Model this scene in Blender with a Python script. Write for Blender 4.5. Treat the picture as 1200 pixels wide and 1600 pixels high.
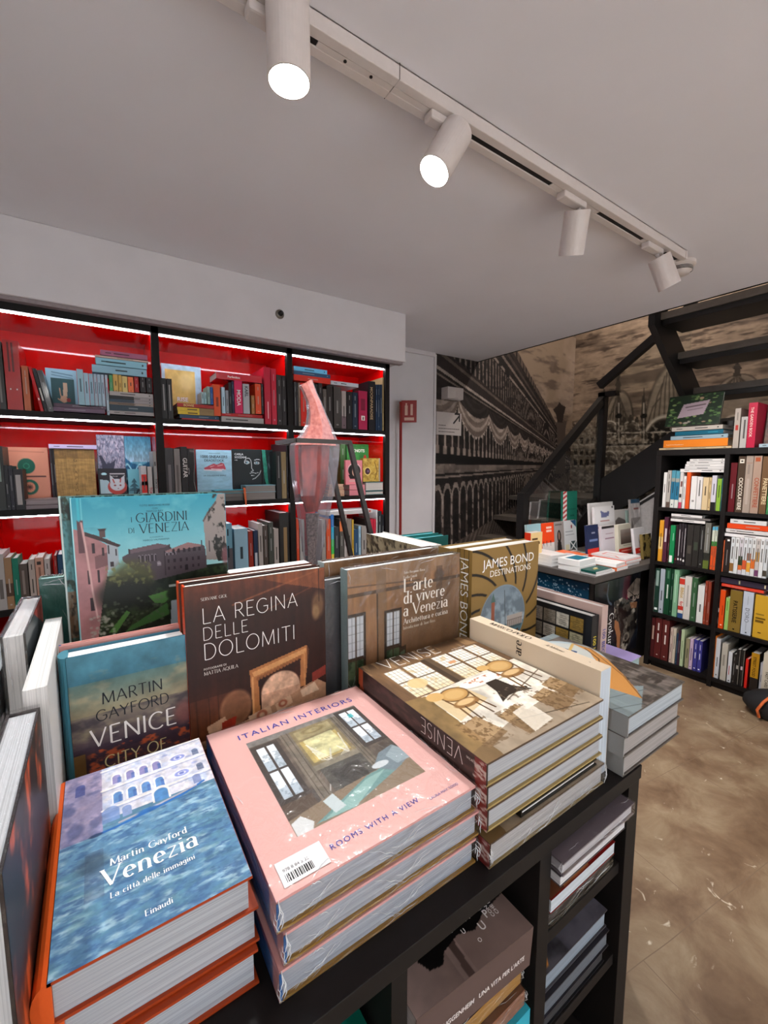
import bpy, math, random
import numpy as np
from mathutils import Matrix, Vector
R_ = math.radians
random.seed(7)
for o in list(bpy.data.objects):
    bpy.data.objects.remove(o)
SC = bpy.context.scene
COL = SC.collection

# ------------------------------------------------------------------ camera, world, exposure
CAM_H, F_PX = 1.38, 667.0
YAW, PITCH = R_(34.0), R_(6.0)
cd = bpy.data.cameras.new('camera'); cam = bpy.data.objects.new('camera', cd); COL.objects.link(cam)
cd.sensor_fit = 'AUTO'; cd.sensor_width = 36.0; cd.lens = F_PX / 1600 * 36.0
cd.clip_start = 0.02
cam.location = (0, 0, CAM_H); cam.rotation_euler = (R_(90) - PITCH, 0, -YAW)
SC.camera = cam
W = bpy.data.worlds.new('world'); SC.world = W; W.use_nodes = True
W.node_tree.nodes['Background'].inputs[0].default_value = (0.75, 0.8, 0.9, 1)
W.node_tree.nodes['Background'].inputs[1].default_value = 0.15
SC.view_settings.view_transform = 'Standard'
SC.view_settings.look = 'None'
SC.view_settings.gamma = 1.0
SC.view_settings.use_curve_mapping = False
SC.view_settings.exposure = 1.42
LAMP_W = 12.5        # watts of a track spot
LED_E = 15.0         # shelf strip emission
LIGHT_COL = (1.0, 0.985, 0.97)
STAIR_FILL_W = 46.0        # watts of the added fill lamp above the stairs
FILL_COL = (0.76, 0.92, 1.0)  # tint of the added fill spots out of view
FILL_W = 275.0       # watts of an added fill spot behind the viewer

FV = np.array([math.sin(YAW)*math.cos(PITCH), math.cos(YAW)*math.cos(PITCH), -math.sin(PITCH)])
RV = np.array([math.cos(YAW), -math.sin(YAW), 0.0]); UV = np.cross(RV, FV); CV = np.array([0, 0, CAM_H])
def on(x, y, ax, val):
    """point of a real plane (a shelf front, a table top) seen at a pixel of the 1200x1600 photograph"""
    d = FV + RV*(x-600)/F_PX - UV*(y-800)/F_PX
    i = 'xyz'.index(ax); return CV + d*(val-CV[i])/d[i]
def proj(P):
    v = P - CV; z = v @ FV
    return 600 + F_PX*(v @ RV)/z, 800 - F_PX*(v @ UV)/z

# ------------------------------------------------------------------ colours and materials
def hx(c):
    if not isinstance(c, str): return np.array(c, float)
    c = c.lstrip('#'); c = c if len(c) == 6 else ''.join(q*2 for q in c); return np.array([int(c[i:i+2], 16) for i in (0, 2, 4)])/255.0
def lin(c):
    c = np.asarray(c, float); return np.where(c <= 0.04045, c/12.92, ((c+0.055)/1.055)**2.4)
def rgba(c):
    l = lin(hx(c)); return (float(l[0]), float(l[1]), float(l[2]), 1.0)
MATS = {}
def nodes_of(name):
    m = bpy.data.materials.new(name); m.use_nodes = True
    nt = m.node_tree; return m, nt, nt.nodes['Principled BSDF']
def mat(name, c, rough=0.5, var=0.08, scale=60.0, bump=0.0, metal=0.0, spec=0.5, coat=0.0):
    """plain surface: colour broken up by procedural noise, optional fine bump"""
    if name in MATS: return MATS[name]
    m, nt, b = nodes_of(name); N, L = nt.nodes, nt.links
    tc = N.new('ShaderNodeTexCoord'); no = N.new('ShaderNodeTexNoise'); no.inputs['Scale'].default_value = scale
    no.inputs['Detail'].default_value = 4
    L.new(tc.outputs['Object'], no.inputs['Vector'])
    ra = N.new('ShaderNodeValToRGB'); base = lin(hx(c))
    ra.color_ramp.elements[0].position = 0.3; ra.color_ramp.elements[1].position = 0.7
    ra.color_ramp.elements[0].color = (*[float(v) for v in base*(1-var)], 1)
    ra.color_ramp.elements[1].color = (*[float(min(v, 1)) for v in base*(1+var)], 1)
    L.new(no.outputs['Fac'], ra.inputs['Fac']); L.new(ra.outputs['Color'], b.inputs['Base Color'])
    b.inputs['Roughness'].default_value = rough; b.inputs['Metallic'].default_value = metal
    b.inputs['Specular IOR Level'].default_value = spec; b.inputs['Coat Weight'].default_value = coat
    if bump:
        bp = N.new('ShaderNodeBump'); bp.inputs['Strength'].default_value = bump; bp.inputs['Distance'].default_value = 0.002
        L.new(no.outputs['Fac'], bp.inputs['Height']); L.new(bp.outputs['Normal'], b.inputs['Normal'])
    MATS[name] = m; return m
def printed(name, rough, spec=0.5, coat=0.0, bump=0.0):
    """printed paper: ink colour from the mesh's colour attribute, faint paper grain"""
    if name in MATS: return MATS[name]
    m, nt, b = nodes_of(name); N, L = nt.nodes, nt.links
    at = N.new('ShaderNodeAttribute'); at.attribute_name = 'Col'
    tc = N.new('ShaderNodeTexCoord'); no = N.new('ShaderNodeTexNoise'); no.inputs['Scale'].default_value = 900
    L.new(tc.outputs['Object'], no.inputs['Vector'])
    mr = N.new('ShaderNodeMapRange'); mr.inputs['To Min'].default_value = 0.93; mr.inputs['To Max'].default_value = 1.05
    L.new(no.outputs['Fac'], mr.inputs['Value'])
    mx = N.new('ShaderNodeMix'); mx.data_type = 'RGBA'; mx.blend_type = 'MULTIPLY'; mx.inputs[0].default_value = 1
    L.new(at.outputs['Color'], mx.inputs[6]); L.new(mr.outputs['Result'], mx.inputs[7])
    L.new(mx.outputs[2], b.inputs['Base Color'])
    b.inputs['Roughness'].default_value = rough; b.inputs['Specular IOR Level'].default_value = spec
    b.inputs['Coat Weight'].default_value = coat; b.inputs['Coat Roughness'].default_value = 0.08
    if bump:
        n2 = N.new('ShaderNodeTexNoise'); n2.inputs['Scale'].default_value = 9
        L.new(tc.outputs['Object'], n2.inputs['Vector'])
        bp = N.new('ShaderNodeBump'); bp.inputs['Strength'].default_value = bump; bp.inputs['Distance'].default_value = 0.01
        L.new(n2.outputs['Fac'], bp.inputs['Height']); L.new(bp.outputs['Normal'], b.inputs['Normal'])
        L.new(bp.outputs['Normal'], b.inputs['Coat Normal'])
    MATS[name] = m; return m
def emis(name, c, s):
    if name in MATS: return MATS[name]
    m, nt, b = nodes_of(name)
    b.inputs['Base Color'].default_value = rgba(c); b.inputs['Emission Color'].default_value = rgba(c)
    b.inputs['Emission Strength'].default_value = s
    MATS[name] = m; return m
def pages_mat(c):
    """page edges: fine stripes across the thickness of the block"""
    key = 'pages_'+c.strip('#')
    if key in MATS: return MATS[key]
    m, nt, b = nodes_of('page_edges'); N, L = nt.nodes, nt.links
    tc = N.new('ShaderNodeTexCoord'); mp = N.new('ShaderNodeMapping'); mp.inputs['Scale'].default_value = (3, 3, 900)
    no = N.new('ShaderNodeTexNoise'); no.inputs['Scale'].default_value = 1.0; no.inputs['Detail'].default_value = 3
    L.new(tc.outputs['Object'], mp.inputs['Vector']); L.new(mp.outputs['Vector'], no.inputs['Vector'])
    ra = N.new('ShaderNodeValToRGB'); base = lin(hx(c))
    ra.color_ramp.elements[0].position = 0.35; ra.color_ramp.elements[1].position = 0.6
    ra.color_ramp.elements[0].color = (*[float(v) for v in base*0.72], 1)
    ra.color_ramp.elements[1].color = (*[float(min(1, v*1.05)) for v in base], 1)
    L.new(no.outputs['Fac'], ra.inputs['Fac']); L.new(ra.outputs['Color'], b.inputs['Base Color'])
    b.inputs['Roughness'].default_value = 0.7
    MATS[key] = m; return m
def film_mat():
    if 'film' in MATS: return MATS['film']
    m, nt, b = nodes_of('shrink_film'); N, L = nt.nodes, nt.links
    out = N['Material Output']
    tr = N.new('ShaderNodeBsdfTransparent'); gl = N.new('ShaderNodeBsdfGlossy'); gl.inputs['Roughness'].default_value = 0.14
    tr.inputs['Color'].default_value = (0.98, 0.98, 0.985, 1)
    tc = N.new('ShaderNodeTexCoord'); mp = N.new('ShaderNodeMapping'); mp.inputs['Scale'].default_value = (22, 14, 60)
    no = N.new('ShaderNodeTexNoise'); no.inputs['Scale'].default_value = 1.6; no.inputs['Detail'].default_value = 3; no.inputs['Distortion'].default_value = 1.5
    L.new(tc.outputs['Object'], mp.inputs['Vector']); L.new(mp.outputs['Vector'], no.inputs['Vector'])
    bp = N.new('ShaderNodeBump'); bp.inputs['Strength'].default_value = 0.6; bp.inputs['Distance'].default_value = 0.008
    L.new(no.outputs['Fac'], bp.inputs['Height']); L.new(bp.outputs['Normal'], gl.inputs['Normal'])
    fr = N.new('ShaderNodeFresnel'); fr.inputs['IOR'].default_value = 1.5
    mu = N.new('ShaderNodeMath'); mu.operation = 'MINIMUM'; mu.inputs[1].default_value = 0.3; L.new(fr.outputs['Fac'], mu.inputs[0])
    mx = N.new('ShaderNodeMixShader'); L.new(mu.outputs['Value'], mx.inputs['Fac'])
    L.new(tr.outputs['BSDF'], mx.inputs[1]); L.new(gl.outputs['BSDF'], mx.inputs[2])
    L.new(mx.outputs['Shader'], out.inputs['Surface'])
    MATS['film'] = m; return m
def crease_glint_mat():  # film creases, whitened to imitate the streaks of light they catch
    if 'crease_glint' in MATS: return MATS['crease_glint']
    m, nt, b = nodes_of('film_crease_glint'); N, L = nt.nodes, nt.links
    b.inputs['Base Color'].default_value = (0.85, 0.86, 0.88, 1); b.inputs['Roughness'].default_value = 0.15; b.inputs['Specular IOR Level'].default_value = 0.8
    tr = N.new('ShaderNodeBsdfTransparent'); no = N.new('ShaderNodeTexNoise'); no.inputs['Scale'].default_value = 120
    tc = N.new('ShaderNodeTexCoord'); L.new(tc.outputs['Object'], no.inputs['Vector'])
    mr = N.new('ShaderNodeMapRange'); mr.inputs['To Min'].default_value = 0.15; mr.inputs['To Max'].default_value = 0.95; L.new(no.outputs['Fac'], mr.inputs['Value'])
    mx = N.new('ShaderNodeMixShader'); L.new(mr.outputs['Result'], mx.inputs['Fac']); L.new(tr.outputs['BSDF'], mx.inputs[1]); L.new(b.outputs['BSDF'], mx.inputs[2])
    L.new(mx.outputs['Shader'], N['Material Output'].inputs['Surface'])
    MATS['crease_glint'] = m; return m
def glass_mat():
    if 'glass' in MATS: return MATS['glass']
    m, nt, b = nodes_of('pane_glass'); N, L = nt.nodes, nt.links
    tr = N.new('ShaderNodeBsdfTransparent'); gl = N.new('ShaderNodeBsdfGlossy'); gl.inputs['Roughness'].default_value = 0.02
    tr.inputs['Color'].default_value = (0.94, 0.96, 0.95, 1)
    fr = N.new('ShaderNodeFresnel'); fr.inputs['IOR'].default_value = 1.3
    mu = N.new('ShaderNodeMath'); mu.operation = 'MULTIPLY'; mu.inputs[1].default_value = 0.35; L.new(fr.outputs['Fac'], mu.inputs[0])
    mx = N.new('ShaderNodeMixShader'); L.new(mu.outputs['Value'], mx.inputs['Fac'])
    L.new(tr.outputs['BSDF'], mx.inputs[1]); L.new(gl.outputs['BSDF'], mx.inputs[2])
    L.new(mx.outputs['Shader'], N['Material Output'].inputs['Surface'])
    MATS['glass'] = m; return m

# ------------------------------------------------------------------ mesh building
class MB:
    def __init__(s): s.V, s.F, s.C, s.n = [], [], [], 0
    def add(s, V, F, c=(0.8, 0.8, 0.8)):
        V = np.asarray(V, float); c = np.asarray(c, float)
        if c.ndim == 1: c = np.tile(c, (len(V), 1))
        s.V.append(V); s.C.append(c)
        if isinstance(F, np.ndarray): s.F.append(F + s.n)
        else: s.F.extend([[i + s.n for i in f] for f in F])
        s.n += len(V); return s
    def box(s, x0, y0, z0, x1, y1, z1, c=(0.8, 0.8, 0.8)):
        V = [(x0,y0,z0),(x1,y0,z0),(x1,y1,z0),(x0,y1,z0),(x0,y0,z1),(x1,y0,z1),(x1,y1,z1),(x0,y1,z1)]
        return s.add(V, [(0,3,2,1),(4,5,6,7),(0,1,5,4),(1,2,6,5),(2,3,7,6),(3,0,4,7)], c)
    def prism(s, pts, a, b, axis='z', c=(0.8, 0.8, 0.8)):
        """polygon pts extruded from a to b along axis (pts in the two other axes, in xyz order)"""
        n = len(pts); V = []
        for h in (a, b):
            for p, q in pts:
                V.append({'x': (h, p, q), 'y': (p, h, q), 'z': (p, q, h)}[axis])
        F = [tuple(range(n))[::-1], tuple(range(n, 2*n))] + [(i, (i+1) % n, (i+1) % n + n, i+n) for i in range(n)]
        return s.add(V, F, c)
    def tube(s, pts, r, n=10, c=(0.8, 0.8, 0.8), caps=True):
        pts = [Vector(p) for p in pts]; rs = r if isinstance(r, (list, tuple)) else [r]*len(pts)
        V, F = [], []
        for i, p in enumerate(pts):
            d = (pts[min(i+1, len(pts)-1)] - pts[max(i-1, 0)]).normalized()
            u = d.orthogonal().normalized() if i == 0 else (u - d*u.dot(d)).normalized()
            w = d.cross(u)
            for k in range(n):
                a = 2*math.pi*k/n; V.append(tuple(p + (u*math.cos(a) + w*math.sin(a))*rs[i]))
        for i in range(len(pts)-1):
            for k in range(n):
                F.append((i*n+k, i*n+(k+1) % n, (i+1)*n+(k+1) % n, (i+1)*n+k))
        if caps: F += [tuple(range(n))[::-1], tuple(range(len(V)-n, len(V)))]
        return s.add(V, F, c)
    def lathe(s, prof, n=24, c=(0.8, 0.8, 0.8), origin=(0, 0, 0), ax=(0, 0, 1)):
        """profile of (radius, height) turned about an axis"""
        A = Vector(ax).normalized(); u = A.orthogonal().normalized(); w = A.cross(u); o = Vector(origin)
        V, F = [], []
        for r, h in prof:
            for k in range(n):
                t = 2*math.pi*k/n; V.append(tuple(o + A*h + (u*math.cos(t) + w*math.sin(t))*max(r, 1e-5)))
        for i in range(len(prof)-1):
            for k in range(n):
                F.append((i*n+k, i*n+(k+1) % n, (i+1)*n+(k+1) % n, (i+1)*n+k))
        return s.add(V, F, c)
    def build(s, name, m, parent=None, smooth=False, bevel=0.0):
        me = bpy.data.meshes.new(name)
        V = np.concatenate(s.V); C = np.concatenate(s.C)
        loops, tot = [], []
        for f in s.F:
            if isinstance(f, np.ndarray):
                loops.append(f.ravel()); tot.append(np.full(len(f), f.shape[1]))
            else:
                loops.append(np.array(f)); tot.append(np.array([len(f)]))
        loops = np.concatenate(loops).astype(np.int32); tot = np.concatenate(tot).astype(np.int32)
        me.vertices.add(len(V)); me.vertices.foreach_set('co', V.ravel().astype(np.float32))
        me.loops.add(len(loops)); me.loops.foreach_set('vertex_index', loops)
        st = np.concatenate([[0], np.cumsum(tot)[:-1]]).astype(np.int32)
        me.polygons.add(len(tot)); me.polygons.foreach_set('loop_start', st)
        try: me.polygons.foreach_set('loop_total', tot)
        except Exception: pass
        me.update(calc_edges=True)
        at = me.color_attributes.new('Col', 'FLOAT_COLOR', 'POINT')
        rg = np.ones((len(C), 4), np.float32); rg[:, :3] = lin(C)
        at.data.foreach_set('color', rg.ravel())
        me.validate()
        me.materials.append(m)
        me.polygons.foreach_set('use_smooth', np.full(len(me.polygons), bool(smooth)))
        o = bpy.data.objects.new(name, me); COL.objects.link(o)
        if parent: o.parent = parent
        if bevel:
            b = o.modifiers.new('bevel', 'BEVEL'); b.width = bevel; b.segments = 2; b.limit_method = 'ANGLE'
        return o
def empty(name, loc, label, cat, group=None, M=None):
    o = bpy.data.objects.new(name, None); COL.objects.link(o); o.empty_display_size = 0.03
    if M is not None: o.matrix_world = M
    else: o.location = loc
    tag(o, label, cat, group); return o
def tag(o, label, cat, group=None):
    o['label'] = label; o['category'] = cat
    if group: o['group'] = group
    return o
def struct(name, mb, m, **k):
    o = mb.build(name, m, **k); o['kind'] = 'structure'; return o
def frame(o, x, y):
    """matrix of a thing whose local x and y axes point along x and y in the room"""
    X = Vector(x).normalized(); Y = Vector(y).normalized(); Z = X.cross(Y)
    return Matrix(((X[0], Y[0], Z[0], o[0]), (X[1], Y[1], Z[1], o[1]), (X[2], Y[2], Z[2], o[2]), (0, 0, 0, 1)))

# ------------------------------------------------------------------ lettering
_GL = {}
def _cap(): 
    return 0.73
def sans(s, weight=0.0, space=1.0):
    """outline of a word in Blender's own font, cap height 1"""
    k = (s, weight, space)
    if k in _GL: return _GL[k]
    cu = bpy.data.curves.new('t', 'FONT'); cu.body = s; cu.size = 1/_cap(); cu.offset = weight; cu.space_character = space
    cu.resolution_u = 3
    ob = bpy.data.objects.new('t', cu); me = bpy.data.meshes.new_from_object(ob)
    V = np.array([v.co[:2] for v in me.vertices]) if len(me.vertices) else np.zeros((0, 2))
    F = [tuple(p.vertices) for p in me.polygons]
    bpy.data.objects.remove(ob); bpy.data.curves.remove(cu); bpy.data.meshes.remove(me)
    if len(V): V[:, 0] -= V[:, 0].min()
    _GL[k] = (V, F); return V, F
def L(*p): return np.array(p, float).reshape(-1, 2)
def E(cx, cy, rx, ry, a0, a1):
    n = max(4, int(abs(a1-a0)/15)); t = np.radians(np.linspace(a0, a1, n+1)); return np.stack([cx+rx*np.cos(t), cy+ry*np.sin(t)], 1)
G = {  # stroke skeletons: width, strokes, serif feet (x, y)
'A': (.78, [L(.04,0,.39,1), L(.39,1,.74,0), L(.16,.34,.62,.34)], [(.04,0),(.74,0)]),
'B': (.64, [L(.1,0,.1,1), L(.1,1,.32,1), E(.32,.76,.22,.24,90,-90), L(.1,.52,.34,.52), E(.34,.26,.25,.26,90,-90), L(.1,0,.34,0)], []),
'C': (.78, [E(.45,.5,.4,.5,48,312)], []),
'D': (.78, [L(.1,0,.1,1), L(.1,1,.32,1), E(.32,.5,.4,.5,90,-90), L(.1,0,.32,0)], []),
'E': (.6, [L(.1,0,.1,1), L(.1,1,.54,1), L(.1,.52,.46,.52), L(.1,0,.56,0)], []),
'F': (.56, [L(.1,0,.1,1), L(.1,1,.54,1), L(.1,.52,.44,.52)], [(.1,0)]),
'G': (.84, [E(.45,.5,.4,.5,48,325), L(.78,.2,.78,.46), L(.5,.46,.82,.46)], []),
'H': (.8, [L(.1,0,.1,1), L(.7,0,.7,1), L(.1,.52,.7,.52)], [(.1,0),(.7,0),(.1,1),(.7,1)]),
'I': (.22, [L(.11,0,.11,1)], [(.11,0),(.11,1)]),
'J': (.4, [L(.3,1,.3,.25), E(.12,.22,.18,.22,0,-110)], [(.3,1)]),
'K': (.7, [L(.1,0,.1,1), L(.6,1,.1,.42), L(.26,.6,.66,0)], [(.1,0),(.1,1)]),
'L': (.56, [L(.1,0,.1,1), L(.1,0,.54,0)], [(.1,1)]),
'M': (.94, [L(.08,0,.12,1), L(.12,1,.47,.05), L(.47,.05,.82,1), L(.82,1,.86,0)], [(.08,0),(.86,0)]),
'N': (.82, [L(.1,0,.1,1), L(.1,1,.72,0), L(.72,0,.72,1)], [(.1,0),(.72,1)]),
'O': (.9, [E(.45,.5,.4,.5,90,450)], []),
'P': (.6, [L(.1,0,.1,1), L(.1,1,.32,1), E(.32,.74,.24,.26,90,-90), L(.1,.48,.32,.48)], [(.1,0)]),
'Q': (.9, [E(.45,.5,.4,.5,90,450), L(.5,.15,.85,-.15)], []),
'R': (.66, [L(.1,0,.1,1), L(.1,1,.32,1), E(.32,.75,.22,.25,90,-90), L(.1,.5,.32,.5), L(.3,.5,.64,0)], [(.1,0)]),
'S': (.56, [np.concatenate([E(.28,.75,.21,.25,40,270), E(.28,.25,.23,.25,90,-140)])], []),
'T': (.66, [L(.33,0,.33,1), L(.03,1,.63,1)], [(.33,0)]),
'U': (.76, [L(.1,1,.1,.32), E(.38,.32,.28,.32,180,360), L(.66,.32,.66,1)], [(.1,1),(.66,1)]),
'V': (.76, [L(.03,1,.38,0), L(.38,0,.73,1)], [(.03,1),(.73,1)]),
'W': (1.04, [L(.03,1,.28,0), L(.28,0,.52,.9), L(.52,.9,.76,0), L(.76,0,1.01,1)], []),
'X': (.72, [L(.05,1,.67,0), L(.67,1,.05,0)], []),
'Y': (.7, [L(.03,1,.35,.48), L(.67,1,.35,.48), L(.35,.48,.35,0)], [(.35,0)]),
'Z': (.66, [L(.06,1,.6,1), L(.6,1,.06,0), L(.06,0,.62,0)], []),
'a': (.5, [E(.22,.19,.17,.19,90,450), L(.4,.5,.4,0), E(.23,.48,.17,.16,0,150)], [(.42,0)]),
'b': (.54, [L(.1,0,.1,1), E(.28,.31,.19,.31,90,450)], [(.1,1)]),
'c': (.46, [E(.26,.31,.19,.31,50,310)], []),
'd': (.56, [L(.44,0,.44,1), E(.26,.31,.19,.31,90,450)], [(.44,1),(.46,0)]),
'e': (.5, [L(.07,.33,.43,.33), E(.25,.31,.19,.31,4,310)], []),
'f': (.36, [L(.14,0,.14,.8), E(.28,.8,.14,.2,180,60), L(.02,.6,.3,.6)], [(.14,0)]),
'g': (.54, [E(.26,.36,.18,.25,90,450), L(.44,.6,.44,-.05), E(.26,-.08,.18,.2,0,-150)], []),
'h': (.58, [L(.1,0,.1,1), E(.28,.4,.18,.21,180,0), L(.46,.4,.46,0)], [(.1,0),(.46,0)]),
'i': (.24, [L(.12,0,.12,.6), L(.12,.82,.12,.9)], [(.12,0),(.1,.6)]),
'j': (.24, [L(.12,-.1,.12,.6), L(.12,.82,.12,.9)], []),
'k': (.54, [L(.1,0,.1,1), L(.44,.6,.1,.25), L(.2,.34,.5,0)], [(.1,0)]),
'l': (.24, [L(.12,0,.12,1)], [(.12,0),(.1,1)]),
'm': (.88, [L(.1,0,.1,.6), E(.26,.4,.16,.21,180,0), L(.42,.4,.42,0), E(.59,.4,.17,.21,180,0), L(.76,.4,.76,0)], [(.1,0),(.42,0),(.76,0)]),
'n': (.58, [L(.1,0,.1,.6), E(.28,.4,.18,.21,180,0), L(.46,.4,.46,0)], [(.1,0),(.46,0)]),
'o': (.54, [E(.27,.31,.21,.31,90,450)], []),
'p': (.56, [L(.1,-.3,.1,.6), E(.28,.31,.19,.31,90,450)], [(.1,-.3)]),
'q': (.56, [L(.44,-.3,.44,.6), E(.26,.31,.19,.31,90,450)], []),
'r': (.42, [L(.1,0,.1,.6), E(.28,.4,.18,.21,180,50)], [(.1,0)]),
's': (.42, [np.concatenate([E(.21,.46,.14,.15,40,270), E(.21,.16,.15,.16,90,-140)])], []),
't': (.36, [L(.15,.85,.15,.12), E(.26,.12,.11,.12,180,300), L(.02,.6,.3,.6)], []),
'u': (.58, [L(.1,.6,.1,.2), E(.27,.2,.17,.2,180,360), L(.46,.6,.46,0)], [(.48,0)]),
'v': (.52, [L(.03,.6,.26,0), L(.26,0,.49,.6)], [(.03,.6),(.49,.6)]),
'w': (.76, [L(.03,.6,.2,0), L(.2,0,.37,.6), L(.37,.6,.55,0), L(.55,0,.73,.6)], []),
'y': (.52, [L(.03,.6,.26,0), L(.49,.6,.2,-.3)], []),
'z': (.46, [L(.05,.6,.4,.6), L(.4,.6,.05,0), L(.05,0,.42,0)], []),
"'": (.2, [L(.1,1,.07,.78)], []), '.': (.2, [L(.1,0,.1,.06)], []), ' ': (.34, [], []),
}
G['\u00e0'] = (.5, G['a'][1] + [L(.16, .9, .3, .74)], G['a'][2])
def stroke(s, thick=0.13, thin=0.05, serif=0.0, space=0.06):
    """letters drawn with a broad pen: upright strokes thick, level ones thin, optional hairline serifs"""
    V, F, x = [], [], 0.0
    for ch in s:
        w, st, feet = G.get(ch, G[' '])
        for P in st:
            P = P + np.array([x, 0]); n = len(P); lay = len(F)
            T = np.gradient(P, axis=0) if n > 2 else np.tile(P[-1]-P[0], (n, 1))
            T = T/np.maximum(np.linalg.norm(T, axis=1, keepdims=True), 1e-6)
            right_down = (T[:, 0]*T[:, 1] < 0) | (np.abs(T[:, 0]) < 0.08) | (n > 2)
            k = np.abs(T[:, 1])**1.6*np.where(right_down, 1.0, 0.25)
            wd = thin + (thick-thin)*k
            Nn = np.stack([-T[:, 1], T[:, 0]], 1)*wd[:, None]/2
            b = len(V); V += [(*q, lay) for q in P+Nn] + [(*q, lay) for q in P-Nn]
            F += [(b+i, b+n+i, b+n+i+1, b+i+1) for i in range(n-1)]
        if serif:
            for fx, fy in feet:
                b = len(V); h = thin*0.45; V += [(x+fx-serif, fy-h, len(F)), (x+fx+serif, fy-h, len(F)), (x+fx+serif, fy+h, len(F)), (x+fx-serif, fy+h, len(F))]
                F.append((b, b+1, b+2, b+3))
        x += w + space
    return np.array(V, float).reshape(-1, 3), F
FONTS = {'sans': lambda s: sans(s), 'bold': lambda s: sans(s, 0.022), 'light': lambda s: sans(s, -0.012), 'wide': lambda s: sans(s, 0.0, 1.25),
         'hair': lambda s: stroke(s, .048, .044, 0, .1), 'deco': lambda s: stroke(s, .105, .07, 0, .09),
         'didone': lambda s: stroke(s, .15, .04, .1, .07), 'roman': lambda s: stroke(s, .11, .05, .09, .08)}
def text2d(s, font, size=None, fit=None, align='l'):
    V, F = FONTS[font](s); V = V.copy()
    if not len(V): return V, F
    wid = V[:, 0].max()
    k = size if fit is None else fit/wid
    if fit is not None and size is not None: k = min(size, fit/wid)
    V[:, :2] *= k
    V = np.concatenate([V[:, :2], V[:, 2:]*8e-7 if V.shape[1] > 2 else np.zeros((len(V), 1))], 1)
    V[:, 0] -= {'l': 0, 'c': V[:, 0].max()/2, 'r': V[:, 0].max()}[align]
    return V, F

# ------------------------------------------------------------------ cover pictures (painted into the colour attribute of a fine grid)
def fbm(shape, cells, seed=0, octs=4):
    H, Wd = shape; out = np.zeros(shape); amp, tot = 1.0, 0.0; rg = np.random.RandomState(seed); cx, cy = cells
    for _ in range(octs):
        g = rg.rand(int(cy)+3, int(cx)+3); ys = np.linspace(0, cy, H); xs = np.linspace(0, cx, Wd)
        yi, xi = ys.astype(int), xs.astype(int); fy, fx = ys-yi, xs-xi
        fy, fx = (fy*fy*(3-2*fy))[:, None], (fx*fx*(3-2*fx))[None]
        a = g[np.ix_(yi, xi)]; b = g[np.ix_(yi, xi+1)]; c = g[np.ix_(yi+1, xi)]; d = g[np.ix_(yi+1, xi+1)]
        out += amp*((a*(1-fx)+b*fx)*(1-fy) + (c*(1-fx)+d*fx)*fy); tot += amp; amp *= 0.55; cx *= 2; cy *= 2
    return out/tot
class Cv:
    def __init__(s, Wd, H, c, fr=(0, 0, 100, 100)):
        s.A = np.empty((H, Wd, 3)); s.A[:] = hx(c); s.fr = fr
        s.X, s.Y = np.meshgrid(np.linspace(fr[0], fr[2], Wd), np.linspace(fr[1], fr[3], H)); s.px = abs(fr[2]-fr[0])/Wd
    def mix(s, m, c, a=1.0):
        m = np.clip(m, 0, 1)[..., None]*a; s.A = s.A*(1-m) + hx(c)*m; return s
    def rect(s, x0, y0, x1, y1, c, a=1.0): return s.mix(((s.X >= x0) & (s.X <= x1) & (s.Y >= y0) & (s.Y <= y1)).astype(float), c, a)
    def grad(s, y0, y1, c0, c1, mask=None):
        t = np.clip((s.Y-y0)/(y1-y0), 0, 1)[..., None]; col = hx(c0)*(1-t) + hx(c1)*t
        m = ((s.Y >= y0) & (s.Y <= y1)).astype(float) if mask is None else mask
        s.A = s.A*(1-m[..., None]) + col*m[..., None]; return s
    def pmask(s, pts):
        m = np.zeros(s.X.shape, bool); n = len(pts)
        for i in range(n):
            (xa, ya), (xb, yb) = pts[i], pts[(i+1) % n]
            if ya == yb: continue
            cr = ((ya > s.Y) != (yb > s.Y)) & (s.X < (xb-xa)*(s.Y-ya)/(yb-ya)+xa); m ^= cr
        return m
    def poly(s, pts, c, a=1.0): return s.mix(s.pmask(pts).astype(float), c, a)
    def ell(s, cx, cy, rx, ry, c, a=1.0, soft=0.08, ring=None):
        d = np.sqrt(((s.X-cx)/rx)**2 + ((s.Y-cy)/ry)**2); m = np.clip((1-d)/soft+0.5, 0, 1)
        if ring: m = m*np.clip((d-ring)/soft+0.5, 0, 1)
        return s.mix(m, c, a)
    def line(s, pts, w, c, a=1.0):
        D = np.full(s.X.shape, 1e9)
        for (xa, ya), (xb, yb) in zip(pts[:-1], pts[1:]):
            dx, dy = xb-xa, yb-ya; t = np.clip(((s.X-xa)*dx+(s.Y-ya)*dy)/max(dx*dx+dy*dy, 1e-9), 0, 1)
            D = np.minimum(D, np.hypot(s.X-xa-t*dx, s.Y-ya-t*dy))
        return s.mix(np.clip((w/2-D)/s.px+0.5, 0, 1), c, a)
    def noise(s, cells, amt, seed=0, mask=None, c=None, octs=4, lo=0.4, hi=0.7):
        f = fbm(s.X.shape, cells, seed, octs); m = 1.0 if mask is None else mask
        if c is None:
            s.A = np.clip(s.A*(1 + ((f-0.5)*2*amt*m)[..., None]), 0, 1); return s
        return s.mix(np.clip((f-lo)/(hi-lo), 0, 1)*m, c, amt)
    def box(s, x0, y0, x1, y1): return ((s.X >= x0) & (s.X <= x1) & (s.Y >= y0) & (s.Y <= y1)).astype(float)
    def arch(s, cx, base, w, h, c, a=1.0):
        s.rect(cx-w/2, base-h+w/2, cx+w/2, base, c, a); return s.ell(cx, base-h+w/2, w/2, w/2, c, a, 0.1)
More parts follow.
